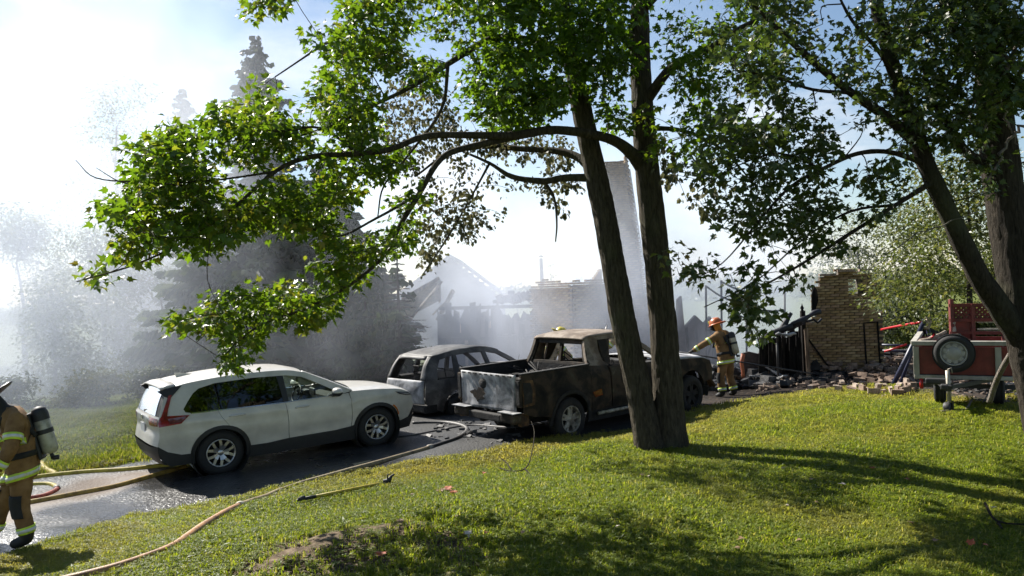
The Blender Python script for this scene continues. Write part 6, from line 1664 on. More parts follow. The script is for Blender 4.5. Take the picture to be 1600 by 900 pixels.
for px, py, lab in ((1489, 512, "knobbed white post top left of the lattice load"), (1512, 508, "knobbed white post top inside the lattice load")):
    o = MB().lathe([(.0, .12), (.03, .11), (.045, .08), (.03, .04), (.045, .0), (.05, -.06), (.035, -.1), (.05, -.12), (.05, -.3)], Matrix.Translation(P(px, py, TD + .45)), 12, ).build("post_knob", "weathered_trim"); tag(o, lab, "post")
rd = MB().tube([T(.25, .3, zt + .1), T(.3, .3, zt + .16), T(.22, .35, zt + .06), T(.35, .3, zt + .05)], .02, 6).build("red_strap", "red_tape"); tag(rd, "red strap end lying on the trailer's front rail", "strap")

# ================================================================== HOSES AND SMALL THINGS
def hose_mat(name, c, c2):
    mat(name, [(.35, c2), (.5, c), (.7, tuple(min(1, x * 1.2) for x in c))], scale=9, rough=.55, bump=.2, bscale=90)
hose_mat("yellow_hose", (.55, .42, .045), (.33, .22, .03)); hose_mat("ochre_hose", (.42, .26, .055), (.22, .12, .03)); hose_mat("red_hose", (.45, .10, .06), (.25, .05, .03)); hose_mat("tan_hose", (.23, .18, .10), (.11, .08, .05)); hose_mat("orange_hose", (.33, .17, .07), (.18, .08, .035)); hose_mat("sooty_hose", (.05, .045, .042), (.02, .018, .018))
def hose(label, px, r, material, segs=None, name="fire_hose", lift=.0):
    pts = []
    for q in px:
        g = hit(q[0], q[1]); pts.append((g.x, g.y, g.z + r * .75 + (q[2] if len(q) > 2 else lift)))
    c = [Vector(v) for v in catmull(pts, 10)]
    c = [v + Vector((0, 0, max(0, gz(v.x, v.y) + r * .75 - v.z))) for v in c]
    if not segs:
        o = MB().tube(c, r, 12, wob=.012).build(name, material); tag(o, label, "hose"); return o
    root = thing(name, label, "hose", tuple(c[0])); n = len(c) - 1
    for i, (a, b, m_) in enumerate(segs):
        MB().tube(c[int(a * n):int(b * n) + 1], r, 12, wob=.012).build("hose_length", m_, root, world=True)
    for t in [s[1] for s in segs[:-1]]:
        i = min(n - 1, int(t * n)); d = (c[i + 1] - c[i]).normalized()
        MB().tube([c[i] - d * .06, c[i] - d * .03, c[i] + d * .03, c[i] + d * .06], [r * 1.15, r * 1.3, r * 1.3, r * 1.15], 12).build("coupling", "burnt_alloy", root, world=True)
    return root
hose("long thick hose curving along the lawn edge from orange to sooty near the burnt cars", [(60, 925), (160, 899), (220, 882), (275, 858), (320, 826), (370, 797), (420, 779), (470, 761), (530, 743), (590, 727), (650, 710), (690, 698), (718, 687), (730, 676), (722, 668), (700, 664), (670, 664), (645, 666)], .043, None,
     segs=[(0, .30, "orange_hose"), (.30, .62, "tan_hose"), (.62, 1, "sooty_hose")])
hose("bright yellow hose running behind the firefighter to the white car's rear bumper", [(-60, 770), (20, 758), (65, 750), (130, 743), (200, 737), (260, 733), (300, 731)], .045, "yellow_hose")
hose("ochre hose lying in front of the yellow one across the wet driveway", [(-80, 818), (0, 800), (60, 789), (120, 778), (180, 765), (230, 752), (270, 740), (290, 733)], .045, "ochre_hose")
hose("red and yellow hose bent in a tight loop beside the firefighter's legs", [(-30, 800), (30, 786), (66, 780), (86, 772), (88, 765), (76, 761), (50, 761), (20, 764)], .038, None, segs=[(0, .55, "red_hose"), (.55, 1, "yellow_hose")])
hose("thin black hose lying across the wet ground under the burnt cars", [(600, 689), (640, 684), (690, 676), (740, 668), (800, 672), (850, 668)], .03, "sooty_hose")
hose("flat bright yellow hose on the grassy bank behind the firefighter", [(64, 728), (70, 736), (80, 742), (88, 747)], .05, "yellow_hose")
hose("pair of pale hose lines lying on the far grassy bank", [(138, 692), (155, 684), (172, 674), (182, 667)], .035, "tan_hose")
mat("clod", [(.3, (.045, .03, .019)), (.55, (.12, .08, .05)), (.75, (.22, .16, .11))], scale=14, rough=.95, bump=.6)
# pike pole on the grass
a, b = hit(466, 793), hit(592, 767); a.z += .085; b.z += .085
pole = thing("pike_pole", "yellow pike pole with a black handle lying on the grass", "pole", tuple((a + b) / 2))
u = (b - a).normalized()
MB().tube([a + u * .12, b], .02, 8).build("shaft", "yellow_hose", pole, world=True)
MB().tube([a - u * .0 + Vector((0, .0, .01)), a + u * .03 + Vector((.03, .06, .02)), a + u * .12 + Vector((0, .01, .0)), a + u * .05 + Vector((-.02, -.06, .01)), a], .016, 8).tube([a + u * .1, a + u * .24], .022, 8).build("handle", "black_plastic", pole, world=True)
h = hit(606, 762); h.z += .05
nz = thing("hose_nozzle", "small black metal fitting on the grass beyond the pike pole's tip", "fitting", tuple(h))
MB().tube([(-.06, 0, .03), (.02, .01, .04), (.05, .0, .10)], [.03, .035, .02], 8).build("body", "black_plastic", nz)
MB().tube([(.05, 0, .10), (.09, .02, .12)], .014, 6).tube([(.0, .0, .05), (.0, .0, .12), (.03, 0, .13)], .01, 6).build("lever", "black_plastic", nz)
# twigs, leaves and litter on the lawn
def twig(label, px, r, material="dark_bark", name="fallen_twig"):
    root = None; mb = MB()
    for L in px:
        pts = []
        for q in L:
            g = hit(q[0], q[1] + (q[2] * 0 if len(q) > 2 else 0)); g.z += .05 + (q[2] if len(q) > 2 else 0); pts.append(tuple(g))
        c = catmull(pts, 4) if len(pts) > 2 else pts
        mb.tube([Vector(v) for v in c], [r * (1 - .6 * i / len(c)) for i in range(len(c))], 6)
    o = mb.build(name, material); tag(o, label, "twig"); return o
twig("crooked bare twig arching up from the lawn left of the maple trunks", [[(782, 738), (800, 743), (822, 741, .03), (832, 728, .14), (836, 708, .28), (831, 696, .36)], [(800, 743), (792, 735, .05), (780, 730, .1)], [(820, 741, .03), (828, 748)]], .012)
twig("dark curved stick in the grass at the right edge", [[(1540, 814, .1), (1552, 824, .03), (1570, 828), (1610, 831)], [(1560, 827), (1566, 836)]], .014)
twig("long pale bough bending down from the right tree to the trailer jack", [[(1470, 650), (1500, 647), (1530, 640), (1548, 622, .1)], [(1510, 646), (1520, 636, .08)], [(1548, 622, .1), (1552, 612, .25)]], .02, "pale_dead_wood", "fallen_bough")
pp, rr = px_path([(1546, 628, 11.2, 9), (1555, 600, 11.0, 9), (1568, 572, 10.7, 9), (1590, 535, 10.3, 8), (1615, 490, 9.9, 7)], 6)
o = MB().tube(pp, rr, 7).build("hanging_bough", "pale_dead_wood"); tag(o, "pale bare bough slanting across the dark trunk beside the trailer", "branch")
for m_, c in (("red_leaf", (.32, .07, .02)), ("brown_dry_leaf", (.2, .12, .06)), ("pale_dry_leaf", (.5, .42, .36))): mat(m_, c, scale=12, rough=.7)
rg = np.random.default_rng(44)
LV = {}
for m_ in ("red_leaf", "brown_dry_leaf", "pale_dry_leaf"):
    me = bpy.data.meshes.new("fallen_leaf"); v = LEAF_V.copy(); v[:, 2] = .25 * v[:, 0] ** 2 + .12 * np.sin(v[:, 1] * 4); me.from_pydata(v.tolist(), [], LEAF_F.tolist()); me.materials.append(MAT[m_]); LV[m_] = me
def fallen(px, py, s, m_, label, group=None, dz=.065):
    g = hit(px, py); o = bpy.data.objects.new("fallen_leaf", LV[m_]); C.objects.link(o)
    o.matrix_world = Matrix.Translation(g + Vector((0, 0, dz))) @ Matrix.Rotation(rg.uniform(0, 6.28), 4, 'Z') @ Matrix.Rotation(rg.uniform(-.7, .7), 4, 'X') @ Matrix.Scale(s, 4)
    tag(o, label, "leaf", group)
for k in range(9): fallen(692 + rg.normal(0, 8), 777 + rg.normal(0, 2.2), .10, "red_leaf" if k % 3 else "brown_dry_leaf", ("russet" if k % 3 else "brown") + " dead leaf in the small heap on the sunlit lawn", ("russet" if k % 3 else "brown") + " leaves heaped on the lawn", .06 + .03 * rg.uniform())
for k in range(26): fallen(rg.uniform(520, 1560), rg.uniform(735, 880), rg.uniform(.05, .09), ["red_leaf", "brown_dry_leaf", "brown_dry_leaf", "pale_dry_leaf"][k % 4], ["russet dead leaf lying alone on the mown lawn", "brown dead leaf lying alone on the mown lawn", "brown dead leaf lying alone on the mown lawn", "pale bleached dead leaf lying alone on the mown lawn"][k % 4], ["russet", "brown", "brown", "pale"][k % 4] + " dead leaves scattered over the lawn")
fallen(594, 882, .11, "red_leaf", "orange dead leaf on the bare muddy bank at the bottom")
fallen(1324, 770, .10, "pale_dry_leaf", "whitish crumpled leaf in the middle of the right lawn")
fallen(731, 843, .08, "pale_dry_leaf", "grey pebble coloured leaf at the shadow's left end")
def tuft(name, label, pts, n, hgt, seed, material="grass_blade", r=.5):
    rg = np.random.default_rng(seed); V = []; F = []; A = []
    for i in range(n):
        q = pts[rg.integers(len(pts))]; g = hit(q[0] + rg.normal(0, r * 8), q[1] + rg.normal(0, r * 2)); h = hgt * rg.uniform(.4, 1.1); a = rg.uniform(0, 6.28); w = .008; l = h * rg.uniform(.1, .6)
        ux_, uy_ = -math.sin(a) * w, math.cos(a) * w; o = len(V); dx_, dy_ = math.cos(a) * l, math.sin(a) * l
        V += [(g.x - ux_, g.y - uy_, g.z - .03), (g.x + ux_, g.y + uy_, g.z - .03), (g.x + ux_ + dx_ * .4, g.y + uy_ + dy_ * .4, g.z + h * .65), (g.x - ux_ + dx_ * .4, g.y - uy_ + dy_ * .4, g.z + h * .65), (g.x + dx_, g.y + dy_, g.z + h)]
        F += [(o, o + 1, o + 2, o + 3), (o + 3, o + 2, o + 4, o + 4)]; A += [rg.uniform()] * 5
    F3 = [t for f in F for t in ((f[0], f[1], f[2]), (f[0], f[2], f[3]))] if False else [(f[0], f[1], f[2]) for f in F] + [(F[k][0], F[k][2], F[k][3]) for k in range(0, len(F), 2)]
    o = big_mesh(name, V, F3, material, attr={'rnd': A}); o['kind'] = 'stuff'; o['label'] = label
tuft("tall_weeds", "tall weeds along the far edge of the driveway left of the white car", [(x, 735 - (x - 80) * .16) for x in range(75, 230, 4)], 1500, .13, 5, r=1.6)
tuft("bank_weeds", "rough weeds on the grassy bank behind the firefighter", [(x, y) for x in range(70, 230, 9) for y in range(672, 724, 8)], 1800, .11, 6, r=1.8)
heap("mud_clods", "dark clods and dead leaves on the bare muddy bank", [(370, 900), (400, 866), (480, 846), (560, 830), (650, 822), (740, 840), (762, 872), (735, 900)], 1100, .010, .032, "clod", .0, 8)
heap("sooty_crumbs", "black crumbs and grit scattered on the wet driveway", [(60, 832), (200, 800), (400, 764), (600, 716), (760, 690), (640, 690), (400, 735), (200, 775), (80, 800)], 240, .01, .035, "char", .0, 9)

# ================================================================== PEOPLE
mat("turnout_tan", [(.3, (.10, .055, .025)), (.5, (.21, .12, .052)), (.7, (.28, .17, .08))], scale=5, rough=.85, bump=.5, bscale=14, spec=.2)
mat("pale_turnout", [(.3, (.2, .14, .08)), (.5, (.36, .26, .15)), (.7, (.44, .33, .2))], scale=5, rough=.85, bump=.5, bscale=14, spec=.2)
mat("lime_band", (.55, .72, .06), scale=20, rough=.5); mat("silver_band", (.62, .63, .60), scale=20, rough=.3)
mat("glove_black", (.02, .019, .018), scale=15, rough=.8, bump=.3); mat("boot_black", (.018, .017, .016), scale=15, rough=.6, bump=.2)
mat("hood_cloth", (.02, .02, .021), scale=15, rough=.9, bump=.3); mat("tank_tan", [(.35, (.30, .26, .18)), (.6, (.46, .41, .29))], scale=7, rough=.35)
mat("tank_grey", [(.3, (.10, .10, .085)), (.5, (.34, .33, .27)), (.7, (.46, .45, .38))], scale=6, rough=.35, metallic=.2)
mat("helmet_orange", (.42, .10, .02), scale=9, rough=.4); mat("helmet_red", (.30, .02, .015), scale=9, rough=.4); mat("helmet_yellow", (.60, .48, .05), scale=9, rough=.4); mat("helmet_black", (.02, .02, .02), scale=9, rough=.35)
mat("skin_tone", (.42, .24, .16), scale=9, rough=.55)
mat("orange_hood", (.50, .20, .03), scale=9, rough=.8, bump=.3)

def skinned(verts, radii, edges, root_i, sub=2):
    me = bpy.data.meshes.new("tmp"); me.from_pydata(verts, edges, []); o = bpy.data.objects.new("tmp", me); C.objects.link(o)
    o.modifiers.new("skin", 'SKIN'); s = o.modifiers.new("sub", 'SUBSURF'); s.levels = sub; s.render_levels = sub
    for i, r in enumerate(radii):
        r = r if hasattr(r, '__len__') else (r, r)
        me.skin_vertices[0].data[i].radius = r; me.skin_vertices[0].data[i].use_root = (i == root_i)
    dg = bpy.context.evaluated_depsgraph_get(); ev = o.evaluated_get(dg); nm = bpy.data.meshes.new_from_object(ev)
    bpy.data.objects.remove(o); bpy.data.meshes.remove(me)
    return nm

def firefighter(label, base, rotz, J, helmet="helmet_orange", coat="turnout_tan", tank="tank_tan", hood="hood_cloth", grip=.8, detail=True):
    """J: joint name -> (x forward, y left, z up); returns the root"""
    root = thing("person", label, "person", tuple(base), rotz)
    names = ["pelvis", "waist", "chest", "neck", "head", "crown"]; V = [J[k] for k in ("pelvis", "waist", "chest", "neck", "head", "crown")]
    Rr = [(.185, .155), (.175, .15), (.205, .16), (.075, .075), (.095, .105), (.062, .07)]
    E = [(0, 1), (1, 2), (2, 3), (3, 4), (4, 5)]; part = {}
    seg = [("body", 0, 1), ("body", 1, 2), ("head", 2, 3), ("head", 3, 4), ("head", 4, 5)]
    def add(p, r, frm, kind):
        V.append(p); Rr.append(r); E.append((frm, len(V) - 1)); seg.append((kind, frm, len(V) - 1)); return len(V) - 1
    lerp = lambda a, b, t: tuple(a[i] + (b[i] - a[i]) * t for i in range(3))
    hands = {}
    for s in "lr":
        sh = add(J["shoulder_" + s], .105, 2, "arm"); e0 = add(lerp(J["shoulder_" + s], J["elbow_" + s], .5), .088, sh, "arm"); el = add(J["elbow_" + s], .078, e0, "arm"); w = add(lerp(J["elbow_" + s], J["wrist_" + s], .85), .062, el, "arm")
        wr = add(J["wrist_" + s], .038, w, "hand"); hd = Vector(J["hand_" + s]) - Vector(J["wrist_" + s]); u = hd.normalized()
        pm = add(tuple(Vector(J["wrist_" + s]) + u * .055), (.046, .028), wr, "hand"); hands[s] = (pm, u, J["wrist_" + s])
        hp = add(J["hip_" + s], .125, 0, "leg"); k0 = add(lerp(J["hip_" + s], J["knee_" + s], .55), .112, hp, "leg"); kn = add(J["knee_" + s], .098, k0, "leg"); an = add(lerp(J["knee_" + s], J["ankle_" + s], .6), .098, kn, "leg"); a2 = add(J["ankle_" + s], .085, an, "boot")
        he = Vector(J["ankle_" + s]); tv = Vector(J["toe_" + s]); add(tuple(he.lerp(tv, .55)), (.058, .05), a2, "boot"); add(tuple(tv), (.048, .036), len(V) - 1, "boot")
    if detail:
        for s in "lr":
            pm, u, w0 = hands[s]; side = u.cross(Vector((0, 0, 1))); side = side.normalized() if side.length > .1 else Vector((0, 1, 0)); curl = side.cross(u).normalized() * -1
            if curl.z > 0: curl = -curl
            c0 = Vector(V[pm])
            for q, (off, ln) in enumerate(((-.036, .072), (-.012, .085), (.012, .08), (.034, .064))):
                p1 = c0 + u * .035 + side * off; p2 = p1 + (u * .8 + curl * .6).normalized() * ln * .5; p3 = p2 + (u * (1 - grip) + curl).normalized() * ln * .45
                a = add(tuple(p1), .014, pm, "hand"); b = add(tuple(p2), .013, a, "hand"); add(tuple(p3), .011, b, "hand")
            t1 = c0 - u * .01 + side * -.045 + curl * .01; t2 = t1 + (u * .7 - side * .5 + curl * .6).normalized() * .05
            a = add(tuple(t1), .016, pm, "hand"); add(tuple(t2), .013, a, "hand")
    nm = skinned(V, Rr, E, 0)
    VV = [Vector(v) for v in V]
    def near_seg(p):
        best = (1e9, None)
        for kind, a, b in seg:
            ab = VV[b] - VV[a]; t = max(0, min(1, (p - VV[a]).dot(ab) / max(1e-9, ab.length_squared))); ra = Rr[a][0] if hasattr(Rr[a], '__len__') else Rr[a]
            d = (p - VV[a] - ab * t).length - ra * .6
            if d < best[0]: best = (d, kind)
        return best[1]
    slots = {"body": 0, "arm": 0, "leg": 0, "head": 1, "hand": 2, "boot": 3}
    for m_ in (coat, hood, "glove_black", "boot_black"): nm.materials.append(MAT[m_])
    kinds = []
    for f in nm.polygons: k = near_seg(f.center); kinds.append(k); f.material_index = slots[k]; f.use_smooth = True
    # soft folds in the cloth
    for v in nm.vertices:
        k = mnoise.noise(v.co * 9) * .010 + mnoise.noise(v.co * 22) * .004
        v.co += v.normal * k
    nm.name = "body"; body = link("body", nm, root)
    def shell(name, material, a, b, t0, t1, maxr, off, kinds_ok=None, parent=None, thick=.004, side=None):
        a, b = Vector(a), Vector(b); d = (b - a); dn = d.normalized()
        bm = bmesh.new(); bm.from_mesh(nm)
        if kinds_ok:
            bm.faces.ensure_lookup_table(); bmesh.ops.delete(bm, geom=[f for f in bm.faces if kinds[f.index] not in kinds_ok], context='FACES')
        for co, no in ((a + d * t0, -dn), (a + d * t1, dn)):
            bmesh.ops.bisect_plane(bm, geom=bm.verts[:] + bm.edges[:] + bm.faces[:], plane_co=co, plane_no=no, clear_outer=True)
        bmesh.ops.delete(bm, geom=[f for f in bm.faces if ((f.calc_center_median() - a) - dn * (f.calc_center_median() - a).dot(dn)).length > maxr], context='FACES')
        bm.normal_update()
        if side is not None: bmesh.ops.delete(bm, geom=[f for f in bm.faces if f.normal.dot(side) < .25], context='FACES')
        bm.normal_update()
        for v in bm.verts: v.co += v.normal * off
        me = bpy.data.meshes.new(name); bm.to_mesh(me); bm.free(); me.materials.clear(); me.materials.append(MAT[material])
        for f in me.polygons: f.material_index = 0
        o = link(name, me, parent or root); sm = o.modifiers.new("solid", 'SOLIDIFY'); sm.thickness = thick; sm.offset = 1
        return o
    def stripe(a, b, t, maxr, ok, off=.008):
        L = (Vector(b) - Vector(a)).length; w = .038 / L
        o = shell("reflective_band", "lime_band", a, b, t - w, t + w, maxr, off, ok); shell("silver_stripe", "silver_band", a, b, t - w * .42, t + w * .42, maxr, off + .005, ok, parent=o)
    # coat over the trousers with its hem
    up = (Vector(J["chest"]) - Vector(J["pelvis"])).normalized(); hem = Vector(J["pelvis"]) - up * .17
    o = shell("coat", coat, hem, Vector(J["neck"]), 0, 1.0, .9, .016, ("body", "leg"), thick=.01)
    stripe(hem + up * .06, J["neck"], 0, .9, ("leg", "body"), .030)
    stripe(J["waist"], J["neck"], .38, .27, ("body",), .030)
    for s in "lr":
        stripe(J["shoulder_" + s], J["elbow_" + s], .62, .16, ("arm",)); stripe(J["elbow_" + s], J["wrist_" + s], .62, .13, ("arm",))
        stripe(J["knee_" + s], J["ankle_" + s], .72, .18, ("leg", "boot"))
        kv = Vector(J["knee_" + s]); shell("knee_patch", "hood_cloth", kv + Vector((.0, 0, .12)), kv - Vector((0, 0, .12)), 0, 1, .13, .006, ("leg",), side=Vector((.9, .45 if s == 'l' else -.45, 0)))
    # head gear: helmet with long rear brim, mask, ear flap
    hc = Vector(J["head"]); hu = (Vector(J["crown"]) - Vector(J["neck"])).normalized(); fx = (Vector((1, 0, 0)) - hu * hu.x).normalized(); fy = hu.cross(fx)
    MH = Matrix((fx, fy, hu)).transposed().to_4x4(); MH.translation = hc + hu * .045
    hm = MB(); hm.lathe([(.158, 0), (.152, .03), (.14, .075), (.11, .115), (.06, .14), (0, .147)], MH @ Matrix.Diagonal((1.05, .88, 1, 1)), 24)
    for k in range(6):
        a = 2 * PI * k / 6; hm.tube([MH @ Vector((math.cos(a) * .155, math.sin(a) * .13, .03)), MH @ Vector((math.cos(a) * .11, math.sin(a) * .10, .118)), MH @ Vector((0, 0, .152))], .008, 5)
    rim = [[MH @ Vector((math.cos(a) * (r0 + (1 if r0 > .16 else 0) * (.07 * max(0, -math.cos(a)) ** 2)), math.sin(a) * r0 * .86, z)) for a in np.linspace(0, 2 * PI, 33)] for r0, z in ((.15, .006), (.18, -.004), (.205, -.016), (.204, -.026), (.15, -.006))]
    ho = hm.build("helmet", helmet, root); MB().grid(rim).build("brim", helmet, ho)
    MB().prism([(-.035, 0), (.035, 0), (.04, .06), (0, .085), (-.04, .06)], MH @ Matrix.Translation((.162, 0, .035)) @ Matrix(((0, 0, 1, 0), (1, 0, 0, 0), (0, 1, 0, 0), (0, 0, 0, 1))), .01).build("front_shield", "lime_band", ho)
    fm = MB(); fm.lathe([(.082, 0), (.08, .03), (.06, .055), (.035, .07), (.03, .09), (0, .092)], Matrix.Translation(hc + fx * .075 - hu * .03) @ MH.to_3x3().to_4x4() @ Matrix.Rotation(PI / 2, 4, 'Y'), 16)
    fo = fm.build("face_mask", "boot_black", root)
    MB().lathe([(.06, 0), (.06, .012), (0, .022)], Matrix.Translation(hc + fx * .125 + hu * .02) @ MH.to_3x3().to_4x4() @ Matrix.Rotation(PI / 2, 4, 'Y'), 14).build("visor", "clear_glass", fo)
    if tank:
        bk_ = -(Vector(J["chest"]) - Vector(J["waist"])).normalized().cross(Vector((0, 1, 0))).normalized()
        if bk_.x > 0: bk_ = -bk_
        ax = (Vector(J["chest"]) - Vector(J["waist"])).normalized(); sd_ = ax.cross(bk_)
        MT = Matrix((sd_, bk_, ax)).transposed().to_4x4(); MT.translation = Vector(J["waist"]).lerp(Vector(J["chest"]), .35) + bk_ * .255
        tk = MB().lathe([(0, -.25), (.05, -.245), (.075, -.22), (.082, -.18), (.082, .2), (.07, .25), (.03, .275), (0, .28)], MT, 20).build("air_tank", tank, root)
        MB().lathe([(.084, .13), (.084, .2), (.072, .252), (.03, .28), (0, .285)], MT, 20).build("tank_cap", "black_plastic", tk)
        MB().tube([MT @ Vector((0, 0, -.24)), MT @ Vector((0, .0, -.31))], .02, 8).tube([MT @ Vector((0, 0, -.3)), MT @ Vector((.0, .06, -.31))], .026, 8).build("valve", "black_plastic", tk)
        MB().lathe([(.087, -.02), (.087, .03)], MT, 20).build("tank_strap", "black_plastic", tk)
        hb = MB().box((0, 0, 0), (.02, .02, .02)); hb.v = []; hb.f = []; hb.sm = []
        hb.bar(MT @ Vector((0, -.09, -.28)), MT @ Vector((0, -.09, .24)), .20, .035, tuple(bk_)); hb.build("back_plate", "black_plastic", root, bevel=.015)
        for q in (-1, 1):
            pts = []
            for k in range(9):
                a = PI * (k / 8); z_ = .16 - .42 * (1 - math.sin(a * .5 + .0)) if False else None
                pts.append(Vector(J["waist"]).lerp(Vector(J["chest"]), .15 + 1.05 * math.sin(a * .88 + .15)) + sd_ * q * .13 - bk_ * (-.20 + .42 * (k / 8)) + ax * .06 * math.sin(a))
            MB().tube(pts, .024, 6).build("harness_strap", "hood_cloth", root)
        shell("waist_belt", "hood_cloth", Vector(J["pelvis"]), Vector(J["chest"]), .14, .28, .32, .036, ("body", "leg"))
    return root

# left firefighter, walking out of the picture
g = hit(44, 853)
ff1_base = Vector((g.x, g.y, gz(g.x, g.y)))
J1 = dict(pelvis=(.0, 0, .93), waist=(.03, 0, 1.10), chest=(.09, 0, 1.36), neck=(.21, 0, 1.54), head=(.31, 0, 1.64), crown=(.37, 0, 1.74),
          shoulder_l=(.02, .23, 1.44), elbow_l=(.02, .38, 1.14), wrist_l=(.18, .42, .92), hand_l=(.24, .42, .82), shoulder_r=(.13, -.20, 1.44), elbow_r=(.22, -.28, 1.16), wrist_r=(.42, -.20, 1.00), hand_r=(.50, -.17, .95),
          hip_l=(.0, .11, .86), knee_l=(.03, .13, .47), ankle_l=(-.04, .13, .10), toe_l=(.14, .15, .04), hip_r=(.03, -.11, .86), knee_r=(.26, -.12, .50), ankle_r=(.40, -.12, .12), toe_r=(.58, -.12, .06))
J1 = {k: tuple(c * .965 for c in v) for k, v in J1.items()}
firefighter("firefighter walking out at the left edge in tan gear with grey air tank", ff1_base, PI + .28, J1, helmet="helmet_black", tank="tank_grey")
# tool that hangs from his hand
tp_ = Matrix.Translation(ff1_base) @ Matrix.Rotation(PI + .28, 4, 'Z')
o = MB().tube([tp_ @ Vector((.24, .41, .79)), tp_ @ Vector((.28, .41, .68)), tp_ @ Vector((.30, .40, .58))], [.05, .07, .045], 8, wob=.2).tube([tp_ @ Vector((.25, .41, .70)), tp_ @ Vector((.17, .42, .64))], .03, 8).build("hand_lamp", "glove_black"); tag(o, "black hand lamp hanging from the left firefighter's glove", "lamp")

# firefighter with the pole on the right
g = hit(1137, 619)
J3 = dict(pelvis=(.0, 0, .95), waist=(.02, 0, 1.12), chest=(.09, 0, 1.40), neck=(.17, 0, 1.58), head=(.23, 0, 1.70), crown=(.25, 0, 1.82),
          shoulder_l=(.12, .21, 1.46), elbow_l=(.34, .44, 1.28), wrist_l=(.56, .58, 1.13), hand_l=(.63, .64, 1.10), shoulder_r=(.08, -.21, 1.46), elbow_r=(.02, -.36, 1.20), wrist_r=(.20, -.28, 1.0), hand_r=(.29, -.24, .98),
          hip_l=(.0, .11, .88), knee_l=(.08, .17, .48), ankle_l=(.02, .19, .10), toe_l=(.20, .22, .04), hip_r=(-.01, -.11, .88), knee_r=(.02, -.16, .48), ankle_r=(-.10, -.17, .10), toe_r=(.08, -.20, .04))
rz3 = PI - .75
b3 = Vector((g.x, g.y, gz(g.x, g.y) - .03))
firefighter("firefighter in tan gear reaching left with a pole beside the burnt pickup's front", b3, rz3, J3, helmet="helmet_orange", hood="orange_hood", tank="tank_tan")
M3 = Matrix.Translation(b3) @ Matrix.Rotation(rz3, 4, 'Z'); hl_ = M3 @ Vector((.62, .62, 1.065))
d3 = (P(1257, 582, 18.9) - hl_).normalized()
o = MB().tube([hl_ - d3 * .30, hl_ + d3 * 2.95], .017, 8).build("long_pole", "dark_steel"); tag(o, "long dark pole held across the body by the reaching firefighter", "pole")

# two firefighters working behind the pickup
g = P(857, 600, 18.9)
J2 = dict(pelvis=(.0, 0, .92), waist=(.04, 0, 1.08), chest=(.15, 0, 1.33), neck=(.27, 0, 1.48), head=(.35, 0, 1.58), crown=(.41, 0, 1.69),
          shoulder_l=(.17, .21, 1.39), elbow_l=(.36, .30, 1.15), wrist_l=(.55, .22, 1.02), hand_l=(.64, .20, .98), shoulder_r=(.17, -.21, 1.39), elbow_r=(.38, -.28, 1.15), wrist_r=(.55, -.14, 1.0), hand_r=(.63, -.1, .97),
          hip_l=(.0, .11, .86), knee_l=(.12, .14, .47), ankle_l=(.0, .14, .10), toe_l=(.18, .16, .04), hip_r=(.0, -.11, .86), knee_r=(.02, -.14, .47), ankle_r=(-.15, -.14, .10), toe_r=(.03, -.14, .04))
firefighter("firefighter in a yellow helmet seen through the pickup's empty rear window", Vector((g.x, g.y, gz(g.x, g.y))), .35, J2, helmet="helmet_yellow", coat="pale_turnout", tank=None, detail=True)
g = P(990, 600, 18.9)
J4 = dict(J2); J4.update(waist=(.12, 0, 1.05), chest=(.36, 0, 1.24), neck=(.54, 0, 1.30), head=(.66, 0, 1.34), crown=(.76, 0, 1.40), shoulder_l=(.42, .21, 1.28), elbow_l=(.62, .28, 1.06), wrist_l=(.82, .2, .96), hand_l=(.9, .18, .92), shoulder_r=(.42, -.21, 1.28), elbow_r=(.66, -.28, 1.08), wrist_r=(.84, -.14, .96), hand_r=(.92, -.12, .92))
firefighter("stooping firefighter in tan gear seen through the pickup's door window", Vector((g.x, g.y, gz(g.x, g.y) + .15)), PI - .1, J4, helmet="helmet_black", coat="pale_turnout", tank=None, detail=True)

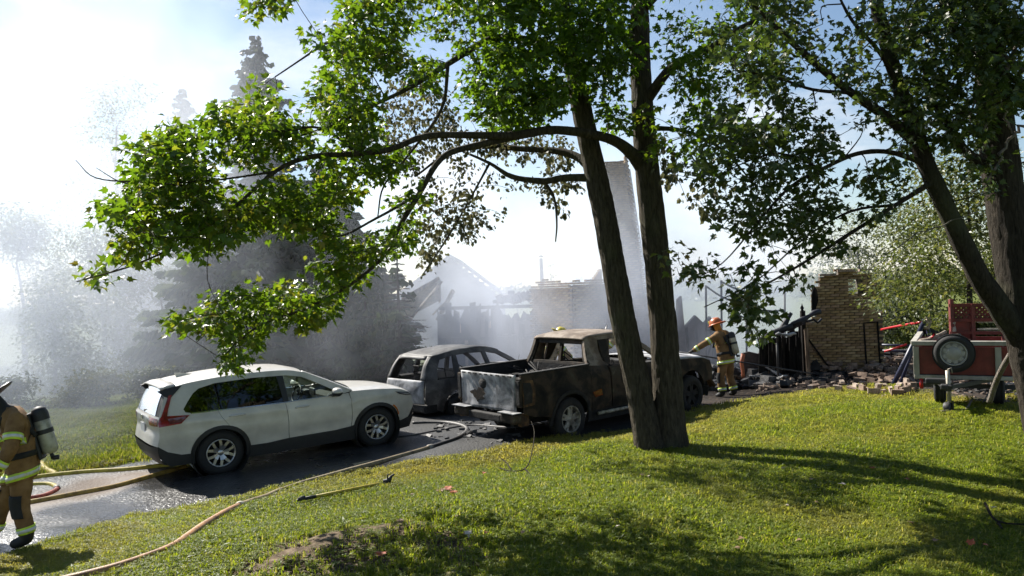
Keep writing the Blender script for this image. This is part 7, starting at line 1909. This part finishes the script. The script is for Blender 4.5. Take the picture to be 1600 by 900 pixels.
# ================================================================== SMOKE
def smoke_mat(name, dens, colour, scale, lo, hi, aniso=.35, stretch=(1, 1, 1), fall=None):
    """fall: list of (axis, from, to) linear fades in object space"""
    m = bpy.data.materials.new(name); m.use_nodes = True; n, l = m.node_tree.nodes, m.node_tree.links; n.clear()
    out = n.new("ShaderNodeOutputMaterial"); v = n.new("ShaderNodeVolumePrincipled"); l.new(v.outputs[0], out.inputs['Volume'])
    v.inputs['Color'].default_value = (*colour, 1); v.inputs['Anisotropy'].default_value = aniso
    tc = n.new("ShaderNodeTexCoord"); mp = n.new("ShaderNodeMapping"); mp.inputs['Scale'].default_value = stretch; l.new(tc.outputs['Object'], mp.inputs[0])
    no = n.new("ShaderNodeTexNoise"); no.inputs['Scale'].default_value = scale; no.inputs['Detail'].default_value = 5; no.inputs['Roughness'].default_value = .55; no.inputs['Distortion'].default_value = .9
    l.new(mp.outputs[0], no.inputs['Vector'])
    r = n.new("ShaderNodeMapRange"); r.inputs['From Min'].default_value = lo; r.inputs['From Max'].default_value = hi; r.inputs['To Max'].default_value = dens; l.new(no.outputs[0], r.inputs[0])
    cur = r.outputs[0]; sp = n.new("ShaderNodeSeparateXYZ"); l.new(tc.outputs['Object'], sp.inputs[0])
    for ax, a, b in (fall or []):
        f = n.new("ShaderNodeMapRange"); f.interpolation_type = 'SMOOTHSTEP'; f.inputs['From Min'].default_value = a; f.inputs['From Max'].default_value = b; f.inputs['To Min'].default_value = 1; f.inputs['To Max'].default_value = 0
        l.new(sp.outputs[ax], f.inputs[0]); mu = n.new("ShaderNodeMath"); mu.operation = 'MULTIPLY'; l.new(cur, mu.inputs[0]); l.new(f.outputs[0], mu.inputs[1]); cur = mu.outputs[0]
    l.new(cur, v.inputs['Density']); MAT[name] = m; return m
def smoke_box(name, label, x0, x1, y0, y1, z0, z1, material):
    o = MB().box(((x0 + x1) / 2, (y0 + y1) / 2, (z0 + z1) / 2), (x1 - x0, y1 - y0, z1 - z0)).build(name, material); o['kind'] = 'stuff'; o['label'] = label; return o
SM = (.80, .85, .965)
smoke_mat("drifting_smoke", .15, SM, .20, .38, .62, .35, (1, 1, 1.1), [(0, -13.5, -7.0), (2, 4.5, 18), (1, 17.8, 16.6), (1, 30, 34)])
smoke_box("smoke", "pale blue smoke drifting over the trees and driveway at the left", -36, -3, 16.6, 34, -2, 21, "drifting_smoke")
smoke_mat("veil_smoke", .065, SM, .38, .36, .62, .35, (1, 1, .8), [(0, 0, 3), (2, 2, 8)])
smoke_box("smoke", "thin smoke veil hanging before the dark spruces", -12, 3, 17.9, 20.4, -2, 8, "veil_smoke")
smoke_mat("bank_smoke", .10, SM, .4, .34, .6, .35, (1, 1, .8), [(2, -.5, 3.5), (0, -8.5, -6.9)])
smoke_box("smoke", "low smoke drifting across the grassy bank behind the first firefighter", -24, -6.9, 12.8, 16.5, -3.2, 3.5, "bank_smoke")
smoke_mat("house_smoke", .28, SM, .5, .36, .62, .35, (1, 1, .7), [(0, 6.5, 9), (0, -1.2, -4), (2, 2, 7)])
smoke_box("smoke", "thicker smoke hanging in front of the burnt house", -5, 9, 21.3, 25.2, -2, 7.2, "house_smoke")
smoke_mat("rear_smoke", .20, SM, .3, .34, .6, .35, (1, 1, .8), [(0, 9.5, 14), (2, 2.5, 8)])
smoke_box("smoke", "white smoke rising behind the ruins on the right", 2, 14, 26.2, 32.5, -2, 8.2, "rear_smoke")
smoke_mat("far_smoke", .10, SM, .2, .34, .6, .35, (1, 1, 1), [(0, 7, 13), (2, 3, 17)])
smoke_box("smoke", "high smoke veiling the tall spruces and the gable", -15, 14, 28.2, 33.7, -2, 20, "far_smoke")
